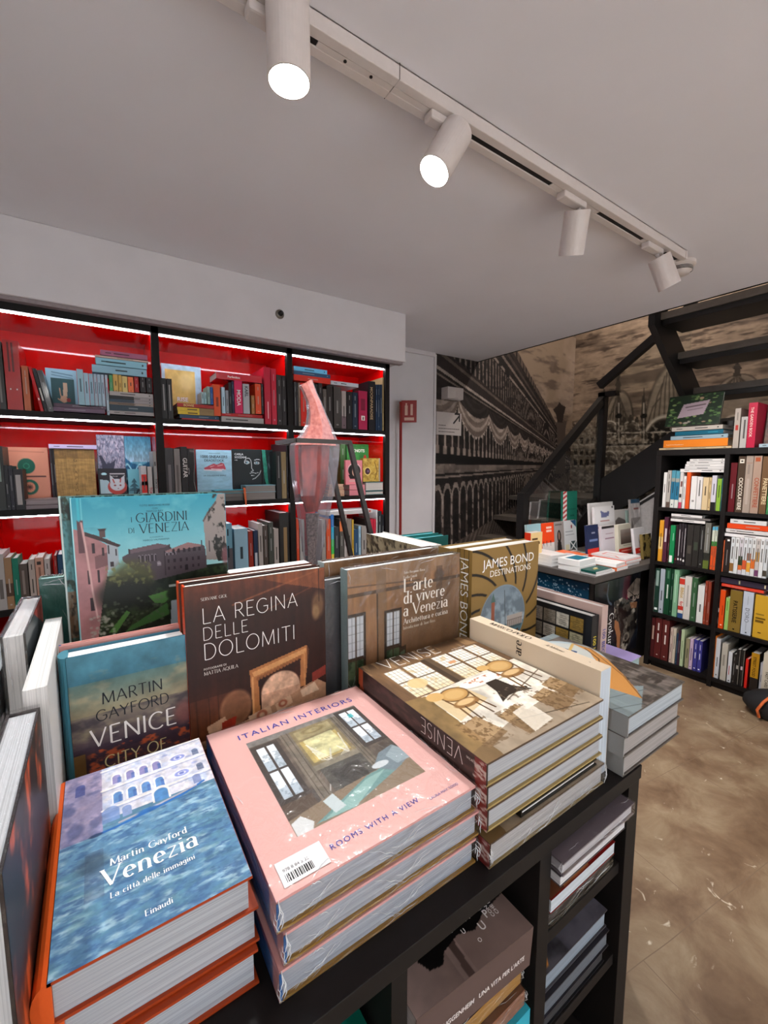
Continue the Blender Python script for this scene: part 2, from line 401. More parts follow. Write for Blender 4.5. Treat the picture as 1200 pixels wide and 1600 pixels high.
def grid(mb, cv, P):
    """the picture cv as a grid; P maps (u 0..1 rightwards, v 0..1 downwards) arrays to points"""
    H, Wd = cv.A.shape[:2]; u, v = np.meshgrid(np.linspace(0, 1, Wd), np.linspace(0, 1, H))
    V = P(u.ravel(), v.ravel()); i = np.arange(H*Wd).reshape(H, Wd)
    Fq = np.stack([i[:-1, :-1], i[1:, :-1], i[1:, 1:], i[:-1, 1:]], -1).reshape(-1, 4)
    mb.add(V, Fq, np.clip(cv.A.reshape(-1, 3), 0, 1))

# ------------------------------------------------------------------ books
PAPER = {'matte': ('printed_matte', 0.6, 0.25, 0.0, 0), 'satin': ('printed_satin', 0.4, 0.3, 0.0, 0), 'gloss': ('printed_gloss', 0.25, 0.4, 0.3, 0),
         'wrap': ('printed_under_film', 0.3, 0.5, 0.9, 0.25)}
def book(label, w, h, t, M, c, spc=None, pages='#ded9d2', paper='satin', art=None, side='front', texts=(), rnd=0.0,
         group=None, cat='book', name='book', over=0.003, bt=0.0025, film=0.0, backc=None, marks=None, band=None):
    """local frame: x spine to fore edge, y foot to head, z back board to front board"""
    root = empty(name, None, label, cat, group, M)
    mb = MB(); cc = hx(c); sc = hx(spc) if spc is not None else cc
    out = [(w, 0), (w, bt), (bt, bt), (bt, t-bt), (w, t-bt), (w, t), (0, t)]
    if rnd:
        a = np.linspace(math.pi/2, math.pi*1.5, 9)[1:-1]
        out += [(rnd*math.cos(q), t/2 + t/2*math.sin(q)) for q in a]
    out += [(0, 0)]
    n = len(out); V = np.array([(x, 0, z) for x, z in out] + [(x, h, z) for x, z in out])
    # inner skeleton: boards as convex pieces so that the caps stay clean
    mb.box(0, 0, 0, w, h, bt, hx(backc) if backc else cc); mb.box(0, 0, t-bt, w, h, t, cc)
    if rnd:
        sp = [(bt, 0), (bt, t)] + [(rnd*math.cos(q), t/2+t/2*math.sin(q)) for q in np.linspace(math.pi/2, math.pi*1.5, 11)]
        k = len(sp); Vs = [(x, 0, z) for x, z in sp] + [(x, h, z) for x, z in sp]
        mb.add(Vs, [tuple(range(k))[::-1], tuple(range(k, 2*k))] + [(i, (i+1) % k, (i+1) % k+k, i+k) for i in range(k)], sc)
    else:
        mb.box(0, 0, bt*0.5, bt, h, t-bt*0.5, sc)
        e = 0.0002; mb.add([(-e, 0, 0), (-e, h, 0), (-e, h, t), (-e, 0, t)], [(0, 1, 2, 3)], sc)
    e = 0.0004
    if art is not None:
        arts = art if isinstance(art, list) else [(side, art)]
        for sd, cv in arts:
            if sd == 'front': grid(mb, cv, lambda u, v: np.stack([0.0006+u*(w-0.001), h*(1-v), np.full_like(u, t+e/2)], 1))
            elif sd == 'back': grid(mb, cv, lambda u, v: np.stack([w*(1-u), h*(1-v), np.full_like(u, -e/2)], 1))
            elif sd == 'spine': grid(mb, cv, lambda u, v: np.stack([np.full_like(u, -rnd-e), h*(1-u), t*(1-v)], 1))
    if band: # (y0, y1, colour): a coloured zone of the spine
        for y0, y1, bc in band: mb.add([(-e, h*y0, 0), (-e, h*y1, 0), (-e, h*y1, t), (-e, h*y0, t)], [(0, 1, 2, 3)], hx(bc))
    if marks: # illegible line of print on the spine
        for y0, y1, z0, z1, bc in marks: mb.add([(-rnd-2*e, h*y0, t*z0), (-rnd-2*e, h*y1, t*z0), (-rnd-2*e, h*y1, t*z1), (-rnd-2*e, h*y0, t*z1)], [(0, 1, 2, 3)], hx(bc))
    for tx in texts:
        face, s, u, v, size, fc, font = tx[:7]; kw = tx[7] if len(tx) > 7 else {}
        if face == 'spine': size = min(size, t*0.7)
        V2, F2 = text2d(s, font, size, kw.get('fit'), kw.get('align', 'l'))
        if not len(V2): continue
        if kw.get('rot'): V2 = np.stack([V2[:, 1], -V2[:, 0], V2[:, 2]], 1)
        if kw.get('turn'): V2 = np.stack([V2[:, 1], -V2[:, 0], V2[:, 2]], 1)
        if face == 'front': V3 = np.stack([w*u+V2[:, 0], h*v+V2[:, 1], t+2*e+V2[:, 2]], 1)
        elif face == 'back': V3 = np.stack([w*(1-u)-V2[:, 0], h*v+V2[:, 1], -2*e-V2[:, 2]], 1)
        elif kw.get('up'): V3 = np.stack([-rnd-2*e-V2[:, 2], h*u+V2[:, 0], t*v-V2[:, 1]], 1)
        else: V3 = np.stack([-rnd-2*e-V2[:, 2], h*(1-u)-V2[:, 0], t*v+V2[:, 1]], 1)
        mb.add(V3, F2, hx(fc))
    nm, rg, spx, coat, bump = PAPER[paper]
    mb.build('cover', printed(nm, rg, spx, coat, bump), root)
    pb = MB().box(bt, over, bt, w-over, h-over, t-bt).build('page_block', pages_mat(pages), root)
    if film: wrap(root, w, h, t, film)
    return root
def wrap(root, w, h, t, f, seed=0):
    """clear shrink film: a crumpled skin standing a little off the book"""
    rg = np.random.RandomState(int(w*1e4) % 97 + seed); mb = MB()
    def face(P, nu, nv):
        u, v = np.meshgrid(np.linspace(0, 1, nu), np.linspace(0, 1, nv)); k = fbm(u.shape, (7, 7), rg.randint(999), 3)-0.3
        i = np.arange(nu*nv).reshape(nv, nu); edge = np.minimum(np.minimum(u, 1-u), np.minimum(v, 1-v)) < 1e-6
        V = P(u.ravel(), v.ravel(), (np.where(edge, 0, k)*f*0.8).ravel())
        mb.add(V, np.stack([i[:-1, :-1], i[:-1, 1:], i[1:, 1:], i[1:, :-1]], -1).reshape(-1, 4))
    a, b, c_, d = -f, -f, -f*0.1, t+f*0.6+0.0008
    X = lambda u: a+u*(w+2*f); Y = lambda u: b+u*(h+2*f); Z = lambda u: c_+u*(d-c_)
    face(lambda u, v, k: np.stack([X(u), Y(v), d+k], 1), 60, 70)
    face(lambda u, v, k: np.stack([X(u), b-k, Z(v)], 1), 60, 12)
    face(lambda u, v, k: np.stack([X(1-u), Y(1+0*u)+k, Z(v)], 1), 60, 12)
    face(lambda u, v, k: np.stack([a-k, Y(1-u), Z(v)], 1), 60, 12)
    face(lambda u, v, k: np.stack([X(1+0*u)+k, Y(u), Z(v)], 1), 60, 12)
    n0 = sum(len(q) if isinstance(q, np.ndarray) else 1 for q in mb.F); cr = mb
    def crease_glint(p, q, r, bow):  # raised crease; its pale colour stands in for a highlight
        P, Q = np.array(p), np.array(q); n = 7; off = np.array([0, 0, 0.0]); pts = []
        for i in range(n):
            k = i/(n-1); pts.append(tuple(P*(1-k)+Q*k + np.array(bow)*math.sin(math.pi*k) + rg.normal(0, .0006, 3)*np.array([1, 1, .3])))
        cr.tube(pts, [r*(0.25+0.75*math.sin(math.pi*(i+.5)/n)) for i in range(n)], 5)
    top = t+f*0.6+0.0012
    for i in range(14):   # near the edges of the upper face
        e = rg.randint(4); u = rg.uniform(.05, .95); ln = rg.uniform(.01, .05); off = rg.uniform(.001, .012)
        x, y = ((u*w, off), (u*w, h-off), (off, u*h), (w-off, u*h))[e]; a = rg.uniform(-.5, .5) + (0 if e < 2 else math.pi/2)
        crease_glint((x, y, top), (min(max(x+ln*math.cos(a), 0), w), min(max(y+ln*math.sin(a), 0), h), top), rg.uniform(.00015, .00045), (rg.uniform(-.003, .003), rg.uniform(-.003, .003), 0))
    for i in range(16):   # on the faces at the foot and the fore edge
        u = rg.uniform(0.02, .9); ln = rg.uniform(.008, .05); z0, z1 = rg.uniform(.1, .95)*t, rg.uniform(.1, .95)*t
        if i % 4: crease_glint((u*w, b-.0006, z0), (min(u*w+ln, w), b-.0006, z1), rg.uniform(.0002, .0005), (0, 0, rg.uniform(-.003, .003)))
        else: crease_glint((w+f+.0006, u*h, z0), (w+f+.0006, min(u*h+ln, h), z1), rg.uniform(.0002, .0005), (0, 0, rg.uniform(-.003, .003)))
    for x in (0, w):      # gathered corners
        for i in range(5): crease_glint((x+rg.uniform(-.004, .002), b, t*rg.uniform(.5, 1.1)), (x+rg.uniform(-.004, .004), b-.001, t*rg.uniform(.06, .5)), rg.uniform(.0003, .0008), (rg.uniform(-.004, .004), -.003, 0))
    o = mb.build('plastic_wrap', film_mat(), root, smooth=True); o.data.materials.append(crease_glint_mat())
    ix = np.zeros(len(o.data.polygons), np.int32); ix[n0:] = 1; o.data.polygons.foreach_set('material_index', ix); return o

ORD = 'zero first second third fourth fifth sixth seventh eighth ninth tenth eleventh twelfth thirteenth fourteenth fifteenth sixteenth seventeenth eighteenth nineteenth twentieth'.split()
ORD += ['twenty-'+x for x in ORD[1:10]]

# ================================================================== ROOM
ZC = 2.34; YB = 2.86; XR = 4.48; XE = 2.965
white = mat('wall_paint', '#cfc9cb', 0.75, 0.03, 6, 0.05)
ceilm = mat('ceiling_paint', '#e2dfe6', 0.8, 0.02, 3, 0.04)
black = mat('black_lacquer', '#161211', 0.55, 0.15, 40, 0, 0, 0.2)
blackm = mat('black_metal', '#100d0d', 0.35, 0.1, 50, 0, 0.3)
# floor: worn polished stone in large slabs, veins and chips
fm, nt, b = nodes_of('stone_floor'); N, Lk = nt.nodes, nt.links
tc = N.new('ShaderNodeTexCoord')
n1 = N.new('ShaderNodeTexNoise'); n1.inputs['Scale'].default_value = 5.5; n1.inputs['Detail'].default_value = 8; n1.inputs['Roughness'].default_value = 0.62; n1.inputs['Distortion'].default_value = 0.45
Lk.new(tc.outputs['Object'], n1.inputs['Vector'])
r1 = N.new('ShaderNodeValToRGB')
for p, c in ((0.28, '#644c38'), (0.45, '#7d644d'), (0.58, '#907a60'), (0.78, '#a8947a')):
    e = r1.color_ramp.elements.new(p); e.color = rgba(c)
r1.color_ramp.elements.remove(r1.color_ramp.elements[0]); r1.color_ramp.elements.remove(r1.color_ramp.elements[-1])
Lk.new(n1.outputs['Fac'], r1.inputs['Fac'])
n2 = N.new('ShaderNodeTexNoise'); n2.inputs['Scale'].default_value = 13; n2.inputs['Detail'].default_value = 6; n2.inputs['Distortion'].default_value = 1.6
Lk.new(tc.outputs['Object'], n2.inputs['Vector'])
r2 = N.new('ShaderNodeValToRGB'); r2.color_ramp.elements[0].position = 0.66; r2.color_ramp.elements[1].position = 0.74
Lk.new(n2.outputs['Fac'], r2.inputs['Fac'])
m1 = N.new('ShaderNodeMix'); m1.data_type = 'RGBA'; m1.inputs[7].default_value = rgba('#dccfb8')
Lk.new(r2.outputs['Color'], m1.inputs[0]); Lk.new(r1.outputs['Color'], m1.inputs[6])
mp = N.new('ShaderNodeMapping'); mp.inputs['Rotation'].default_value = (0, 0, R_(8)); mp.inputs['Location'].default_value = (0.13, 0.21, 0)
Lk.new(tc.outputs['Object'], mp.inputs['Vector'])
br = N.new('ShaderNodeTexBrick'); br.inputs['Scale'].default_value = 1.0; br.inputs['Brick Width'].default_value = 0.62; br.inputs['Row Height'].default_value = 0.42
br.inputs['Mortar Size'].default_value = 0.0015; br.inputs['Mortar Smooth'].default_value = 0.4
n3 = N.new('ShaderNodeTexNoise'); n3.inputs['Scale'].default_value = 3
Lk.new(mp.outputs['Vector'], n3.inputs['Vector'])
dm = N.new('ShaderNodeMix'); dm.data_type = 'VECTOR'; dm.inputs[0].default_value = 0.012
Lk.new(mp.outputs['Vector'], dm.inputs[4]); Lk.new(n3.outputs['Color'], dm.inputs[5])
Lk.new(dm.outputs[1], br.inputs['Vector'])
m2 = N.new('ShaderNodeMix'); m2.data_type = 'RGBA'; m2.inputs[7].default_value = rgba('#7a6450')
Lk.new(br.outputs['Fac'], m2.inputs[0]); Lk.new(m1.outputs[2], m2.inputs[6])
Lk.new(m2.outputs[2], b.inputs['Base Color'])
b.inputs['Roughness'].default_value = 0.38; b.inputs['Specular IOR Level'].default_value = 0.4
bp = N.new('ShaderNodeBump'); bp.inputs['Strength'].default_value = 0.25; bp.inputs['Distance'].default_value = 0.004
Lk.new(n1.outputs['Fac'], bp.inputs['Height']); Lk.new(bp.outputs['Normal'], b.inputs['Normal'])
struct('floor', MB().box(-3, -3, -0.1, XR, YB, 0), fm)
struct('ceiling', MB().box(-3, -3, ZC, XE, YB, ZC+0.22).box(XE, -3, ZC, XR, -0.5, ZC+0.22), ceilm)
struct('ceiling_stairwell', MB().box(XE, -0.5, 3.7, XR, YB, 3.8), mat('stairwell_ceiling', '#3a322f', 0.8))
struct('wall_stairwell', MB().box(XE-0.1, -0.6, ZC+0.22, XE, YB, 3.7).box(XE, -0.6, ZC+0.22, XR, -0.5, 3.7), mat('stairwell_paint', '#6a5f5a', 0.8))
struct('trim_stairwell', MB().box(XE-0.004, -0.5, ZC-0.004, XE+0.006, YB, ZC+0.01), black)
struct('wall_left', MB().box(-3.1, -3, 0, -3, YB, ZC), white)
struct('wall_front', MB().box(-3.1, -3.1, 0, XR, -3, ZC), white)
struct('wall_back', MB().box(-3, 2.66, 0, 1.64, 2.96, ZC).box(1.64, YB, 0, 2.46, 2.96, ZC), white)
struct('wall_soffit', MB().box(-3, 2.25, 2.045, 1.684, 2.66, ZC), white, bevel=0.004)
struct('trim_back', MB().box(1.684, YB-0.02, ZC-0.035, 2.44, YB, ZC).box(2.438, YB-0.012, 0, 2.462, YB, ZC-0.01), white, bevel=0.003)
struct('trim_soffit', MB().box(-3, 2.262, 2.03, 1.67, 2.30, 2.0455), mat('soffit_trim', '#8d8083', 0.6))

# ---- printed wall covering of the stairwell: an engraved view, sky above an arcade and a domed church
murm = printed('printed_wall_covering', 0.7, 0.3)
def mural_left():
    nx, nz = 270, 470
    u, v = np.meshgrid(np.linspace(0, 1, nx), np.linspace(0, 1, nz))
    X = 2.462 + u*(XR-2.462); Z = 3.7*(1-v); P = np.stack([X, np.full_like(X, YB-0.002), Z], -1)
    px, py = proj(P); cv = Cv(nx, nz, '#82705f')
    d = np.maximum(905-px, 2.0); s = (py-728)/d; q = 2600.0/d    # rays of the engraved perspective and depth along it
    # sky strokes
    f = fbm(px.shape, (10, 60), 3); cv.mix(np.clip((f-0.52)*6, 0, 1), '#4d4038', 0.75)
    f = fbm(px.shape, (5, 9), 9); cv.mix(np.clip((f-0.55)*5, 0, 1), '#b39f90', 0.5)
    fac = (s > -1.86) & (px < 897)
    ink, mid, lite = '#0d0909', '#2e2623', '#9a8c84'
    n = fbm(px.shape, (40, 80), 5); n2 = fbm(px.shape, (14, 25), 8)
    A = np.empty(px.shape + (3,)); A[:] = hx(ink)
    def lay(m, c, a=1.0):
        mm = np.clip(m.astype(float), 0, 1)[..., None]*a; A[:] = A*(1-mm) + hx(c)*mm
    lay(np.ones_like(px), mid, 0.35); lay(n > 0.55, mid, 0.5)
    fr = lambda k, o=0.0: np.abs(((q*k+o) % 1)-0.5)*2     # 0 mid, 1 edge
    # teeth and cornice
    lay((s < -1.72) & (s > -1.86) & (fr(.62) > 0.35), '#54473f')
    lay((s > -1.60) & (s < -1.54), '#3f3531'); lay((s > -1.46) & (s < -1.41), '#7c6e66', 0.8)
    lay((s > -1.3) & (s < -1.26) & (n > .45), '#8c7e75', 0.8)
    # upper colonnade
    z3 = (s > -1.24) & (s < -0.86); lay(z3 & (fr(1.5) > 0.62), '#6a5c55', 0.8); lay(z3 & (fr(1.5) > 0.86), lite, 0.6); lay(z3 & (n > 0.6), ink, 0.6)
    # entablature
    lay((s > -0.86) & (s < -0.70), '#2a2220'); lay((s > -0.83) & (s < -0.80), '#655850', 0.8); lay((s > -0.71) & (s < -0.685), '#a3958c', 0.9); lay((s > -0.66) & (s < -0.645), '#7b6d65', 0.8)
    # middle storey: festooned blinds over columns
    z2 = (s > -0.62) & (s < -0.09)
    lay(z2 & (fr(1.45) > 0.70), '#786a62', 0.7); lay(z2 & (fr(1.45) > 0.88), '#b5a69c', 0.7)
    sw = 0.12 + 0.30*np.abs(np.sin(np.pi*(q*0.21+0.12)))**0.7; low = -0.60 + sw*0.75
    tooth = 0.035*(1-fr(2.2)); cloth = (s > -0.62) & (s < low + tooth)
    lay(cloth, '#6d5f57'); ring = np.abs((s - (-0.62 + (low+0.62)*0.62)))
    lay(cloth & (np.sin((s-low)*70) > 0.2), '#a99a90', 0.7); lay(cloth & (s < -0.62+(low+0.62)*0.45), ink, 0.75)
    lay((s > low+tooth*0.2) & (s < low+tooth) & cloth, '#c3b4a9', 0.6)
    lay((s > -0.15) & (s < -0.09) & (fr(1.45) > 0.5), '#938379', 0.8)
    lay((s > -0.09) & (s < -0.02), ink); lay((s > -0.012) & (s < 0.055), '#5d524c'); lay((s > -0.012) & (s < 0.055) & (n2 > 0.5), '#83756c', 0.6)
    lay((s > 0.075) & (s < 0.09), '#82746b', 0.9)
    # ground arcade
    z1 = (s > 0.13) & (s < 0.62); ar = 0.155 + 0.06*fr(1.15)**4
    lay(z1 & (fr(1.15) > 0.72) & (s > ar), '#4f443e', 0.9); lay(z1 & (fr(1.15) > 0.84) & (s > ar) & (n > 0.42), '#978980', 0.8)
    lay((s > 0.135) & (s < 0.29) & (np.abs((s-0.15)*7 - fr(1.15)**3) < 0.16), '#8d7f76', 0.85)
    lay((s > 0.62), '#4a3f39'); lay((s > 0.62) & (np.sin(q*9+s*60) > 0.3), '#82746b', 0.5)
    A = np.clip(A*(0.75+0.5*n)[..., None], 0, 1)
    cv.A = np.where(fac[..., None], A, cv.A)
    # far end: statue on a plinth
    def P_(pts, c, a=1.0):
        m = np.zeros(px.shape, bool); k = len(pts)
        for i in range(k):
            (xa, ya), (xb, yb) = pts[i], pts[(i+1) % k]
            if ya != yb: m ^= ((ya > py) != (yb > py)) & (px < (xb-xa)*(py-ya)/(yb-ya)+xa)
        cv.mix(m.astype(float), c, a)
    P_([(868,660),(886,657),(884,668),(882,700),(884,740),(868,740),(871,700),(870,668)], '#4c413b')
    P_([(864,640),(871,634),(874,628),(877,632),(884,636),(881,648),(879,660),(871,660),(869,648)], '#2a211d')
    mb = MB(); Hh, Wd = cv.A.shape[:2]; i = np.arange(Hh*Wd).reshape(Hh, Wd)
    mb.add(P.reshape(-1, 3), np.stack([i[:-1, :-1], i[1:, :-1], i[1:, 1:], i[:-1, 1:]], -1).reshape(-1, 4), np.clip(cv.A.reshape(-1, 3), 0, 1))
    mb.box(2.462, YB, 0, XR, YB+0.1, 3.7, hx('#4d4038'))
    struct('wall_far', mb, murm)
def mural_right():
    ny, nz = 420, 440
    u, v = np.meshgrid(np.linspace(0, 1, ny), np.linspace(0, 1, nz))
    Y = YB - u*(YB+0.5); Z = 0.4 + 3.3*(1-v); P = np.stack([np.full_like(Y, XR-0.002), Y, Z], -1)
    px, py = proj(P)
    # paint in wall metres: a = distance from the corner, z = height
    cv = Cv(ny, nz, '#96826f', (0, 3.7, YB+0.5, 0.4))
    f = fbm(px.shape, (9, 70), 21); cv.mix(np.clip((f-0.5)*6, 0, 1), '#56483e', 0.8)
    f = fbm(px.shape, (20, 120), 22); cv.mix(np.clip((f-0.58)*8, 0, 1), '#2b211c', 0.6)
    f = fbm(px.shape, (4, 8), 23); cv.mix(np.clip((f-0.5)*5, 0, 1), '#ad9782', 0.5)
    def w(x, y):
        p = on(x, y, 'x', XR); return (YB-p[1], p[2])
    ink, dk, md, lt = '#120d0b', '#40372f', '#8f8070', '#d2c5b5'
    pl = lambda pts, c, a=1.0: cv.poly([w(*p) for p in pts], c, a)
    ln = lambda pts, wd, c, a=1.0: cv.line([w(*p) for p in pts], wd, c, a)
    def el(x, y, rx, ry, c, a=1.0, soft=0.1, ring=None):
        cx, cz = w(x, y); x1, _ = w(x+rx, y); _, z1 = w(x, y-ry); cv.ell(cx, cz, abs(x1-cx), abs(z1-cz), c, a, soft, ring)
    def dome(x, base, rx, top, fin):
        el(x, base+1, rx+1.6, base-top+2, ink, 0.9); el(x, base, rx, base-top, md); pl([(x-rx-1, base), (x+rx+1, base), (x+rx+1, base+60), (x-rx-1, base+60)], md)
        for k in np.linspace(-0.85, 0.85, 9): ln([(x+rx*k, base), (x+rx*k*0.72, base-(base-top)*math.sqrt(1-k*k)*0.62), (x+rx*k*0.4, base-(base-top)*math.sqrt(1-k*k)*0.9)], 0.012, dk, 0.8)
        el(x+rx*0.45, base-(base-top)*0.35, rx*0.4, (base-top)*0.5, dk, 0.35, 0.6)
        pl([(x-rx*.2, top+2), (x-rx*.14, top-8), (x-rx*.24, top-10), (x, top-22), (x+rx*.24, top-10), (x+rx*.14, top-8), (x+rx*.2, top+2)], dk)
        ln([(x, top-18), (x, fin)], 0.012, ink); el(x, fin, 3.2, 5, dk)
    dome(966, 668, 22, 612, 588); dome(1046, 668, 42, 570, 540); dome(1152, 610, 32, 586, 556)
    base = 690
    pl([(893, 676), (930, 668), (945, 690), (1230, 680), (1230, 860), (893, 880)], '#85786a')
    pl([(893, 672), (908, 660), (925, 668), (940, 676), (940, 730), (893, 734)], md)
    for i in range(4):
        for j in range(3):
            x, y = 897+i*9, 684+j*17; pl([(x, y), (x+5, y), (x+5, y+9), (x, y+9)], ink)
            pl([(x-1, y+10), (x+6, y+10), (x+6, y+12), (x-1, y+12)], lt, 0.7)
    def lun(x, y, r, ring=0.8):
        el(x, y, r, r, lt, 0.9, 0.1); el(x, y, r*0.84, r*0.84, dk); el(x, y, r*0.78, r*0.78, md, 0.7); el(x, y, r*0.55, r*0.6, ink, 0.5, 0.5)
        cx, cz = w(x, y); 
        pl([(x-r, y), (x+r, y), (x+r, y+8), (x-r, y+8)], dk)
    for x in (951, 985): lun(x, 672, 15)
    lun(1037, 682, 34); el(1037, 682, 26, 26, ink, 0.8); 
    for x in (1100, 1145, 1190): lun(x, 668, 20)
    for y, hh, c in ((676, 2.2, lt), (694, 4.5, ink), (697, 1.5, lt), (714, 2, md), (733, 2, lt)):
        pl([(942, y), (1230, y-6), (1230, y-6+hh), (942, y+hh)], c, 0.85)
    for x in range(944, 1220, 6): ln([(x, 690), (x, 697)], 0.008, lt, 0.5)
    for x in (951, 984, 1024, 1062, 1100, 1140, 1180): lun(x, 718, 14 if x < 1010 else 19)
    for x in list(range(944, 1210, 11)):
        ln([(x, 677), (x, 690)], 0.016, md, 0.8); ln([(x, 722), (x, 790)], 0.02, md, 0.8); ln([(x+2, 722), (x+2, 790)], 0.007, lt, 0.7)
    for x in (944, 967, 1006, 1075, 1120):
        pl([(x-4, 690), (x-4, 640), (x-2.5, 628), (x, 600), (x+2.5, 628), (x+4, 640), (x+4, 690)], dk); ln([(x, 690), (x, 630)], 0.012, lt, 0.8); el(x, 650, 5.5, 4, ink)
    for x in (975, 985, 995): el(x, 655-abs(x-985)*-0.3, 3, 7, dk)
    g = fbm(px.shape, (130, 130), 31); body = (py > 660).astype(float)
    cv.mix(np.clip((g-0.55)*9, 0, 1)*body, ink, 0.35); cv.mix(np.clip((0.43-g)*9, 0, 1)*body, lt, 0.6)
    g = fbm(px.shape, (60, 90), 33); cv.mix(np.clip((g-0.55)*7, 0, 1)*(py > 760), ink, 0.7)
    cv.noise((50, 90), 0.2, 41)
    mb = MB(); i = np.arange(ny*nz).reshape(nz, ny)
    mb.add(P.reshape(-1, 3), np.stack([i[:-1, :-1], i[1:, :-1], i[1:, 1:], i[:-1, 1:]], -1).reshape(-1, 4), np.clip(cv.A.reshape(-1, 3), 0, 1))
    mb.box(XR, -0.5, 0, XR+0.1, YB, 3.7, hx('#2b2320')).box(XR, -3, 0, XR+0.1, -0.5, ZC, hx('#b9aaa5'))
    mb.box(XR-0.002, -0.5, 0, XR, YB, 0.4, hx('#2b2320'))
    struct('wall_right', mb, murm)
mural_left(); mural_right()

# ================================================================== CEILING FITTINGS
tw = mat('white_enamel', '#cfc4c0', 0.4, 0.02)
trk = empty('light_track', (0.0, 0.945, ZC), 'white ceiling track carrying the cylinder spotlights', 'light track')
mb = MB().box(-1.8, -0.032, -0.036, 2.235, -0.008, 0).box(-1.8, 0.008, -0.036, 2.235, 0.032, 0).box(-1.8, -0.032, -0.006, 2.235, 0.032, 0)
mb.build('rail', tw, trk, bevel=0.002)
for x0, x1 in ((0.87, 1.30), (1.58, 1.91), (2.10, 2.22), (0.40, 0.46)): MB().box(x0, -0.0078, -0.033, x1, 0.0078, -0.007).build('conductor_slot', mat('slot_black', '#080707', 0.5), trk)
for x0, x1 in ((0.46, 0.87), (1.30, 1.58), (1.91, 2.10), (-1.8, 0.40)): MB().box(x0, -0.0078, -0.0355, x1, 0.0078, -0.007).build('cover_strip', tw, trk)
MB().box(2.235, -0.033, -0.037, 2.25, 0.033, 0).build('end_cap', tw, trk, bevel=0.002)
for x in (0.53, 0.60): MB().lathe([(0.0, 0), (0.004, 0), (0.004, 0.0015)], 10, origin=(x, 0.0, -0.0372)).build('screw', blackm, trk)
MB().box(0.66, -0.0335, -0.036, 0.6615, 0.0335, 0).build('joint_seam', mat('seam_grey', '#5a504d', 0.6), trk)
def spot(x, off, d, label, ln=0.165, r=0.043, watts=LAMP_W, cone=80, drop=0.05, group='cylinder spotlights on the ceiling track', y=0.945, par='track_spotlight', col=LIGHT_COL):
    """cylinder spotlight: adapter in the track, short stem, housing with a glowing face"""
    D = Vector(d).normalized(); o = empty(par, (x, y, ZC-0.036), label, 'spotlight', group)
    MB().box(-0.085, -0.017, -0.022, 0.045, 0.017, 0.0).build('adapter', tw, o, bevel=0.005)
    top = Vector((off[0], off[1], -drop))
    MB().tube([(0.02, 0, -0.02), (0.02+off[0]*0.3, off[1]*0.3, -0.03), tuple(top + D*0.03)], 0.008, 10).build('stem', tw, o, smooth=True)
    prof = [(r*0.80, ln*0.10), (r*0.9, ln*0.06), (r, 0), (r, ln), (r*0.93, ln), (r*0.90, ln-0.012), (r*0.8, ln-0.02)]
    prof = [(0.0, 0.02), (r*0.93, 0.02), (r*0.94, 0), (r, 0), (r, ln), (r*0.93, ln), (r*0.90, ln-0.010)]
    MB().lathe(prof, 40, origin=tuple(top), ax=tuple(D)).build('housing', tw, o, smooth=False, bevel=0)
    MB().lathe([(0.0, ln-0.012), (r*0.45, ln-0.010), (r*0.91, ln-0.006)], 32, origin=tuple(top), ax=tuple(D)).build('lens', emis('lamp_glow', '#ffffff', 26.0), o, smooth=True)
    l = bpy.data.lights.new('spot_beam', 'SPOT'); l.energy = watts; l.color = col; l.spot_size = R_(cone); l.spot_blend = 0.7; l.shadow_soft_size = 0.035
    lo = bpy.data.objects.new('spot_beam', l); COL.objects.link(lo); lo.parent = o
    lo.location = top + D*(ln+0.004); lo.rotation_euler = D.to_track_quat('-Z', 'Y').to_euler()
    return o
spot(0.39, (-0.02, -0.055), (0.0, 0.0, -1), 'nearest and largest white cylinder spotlight, cut by the top of the frame', 0.15, watts=LAMP_W*0.8, cone=110, drop=0.004)
spot(0.86, (0.0, -0.02), (-0.52, 0.05, -0.86), 'lit white cylinder spotlight tilted left, second along the ceiling track', 0.14, cone=100, drop=0.03)
spot(1.44, (0.015, 0.0), (0.32, 0.36, -1), 'white cylinder spotlight seen from behind, its face turned away', 0.135, cone=120, drop=0.03, watts=LAMP_W*2.2)
spot(2.02, (0.04, 0.0), (0.44, -0.2, -0.9), 'lit white cylinder spotlight at the far end, beside the smoke detector', 0.13, cone=120, drop=0.03, watts=LAMP_W*2.2)
# smoke detector
sm = empty('smoke_detector', (2.36, 0.985, ZC), 'round white smoke detector on the ceiling past the end of the track', 'smoke detector')
MB().lathe([(0, 0), (0.062, 0), (0.062, -0.014), (0.055, -0.02), (0, -0.02)], 40).build('base', tw, sm)
MB().lathe([(0.05, -0.02), (0.048, -0.036), (0.038, -0.05), (0.0, -0.054)], 40).build('sensor_cap', tw, sm, smooth=True)
mb = MB()
for z in (-0.024, -0.030, -0.036): mb.lathe([(0.0515, z), (0.0515, z-0.003)], 40)
mb.build('vent_slot', blackm, sm)
# small round sprinkler rosette on the soffit
p = on(437, 491, 'y', 2.25); sp = empty('wall_sensor', (p[0], 2.25, p[2]), 'small round chrome sensor on the white soffit above the bookcase', 'sensor')
MB().lathe([(0, 0), (0.024, 0), (0.022, 0.008), (0.014, 0.012)], 28, ax=(0, -1, 0)).build('rosette', mat('brushed_steel', '#8f8a86', 0.3, 0.05, 40, 0, 0.9), sp, smooth=True)
MB().lathe([(0.013, 0.010), (0.012, 0.026), (0, 0.028)], 20, ax=(0, -1, 0)).build('sensor_head', blackm, sp, smooth=True)

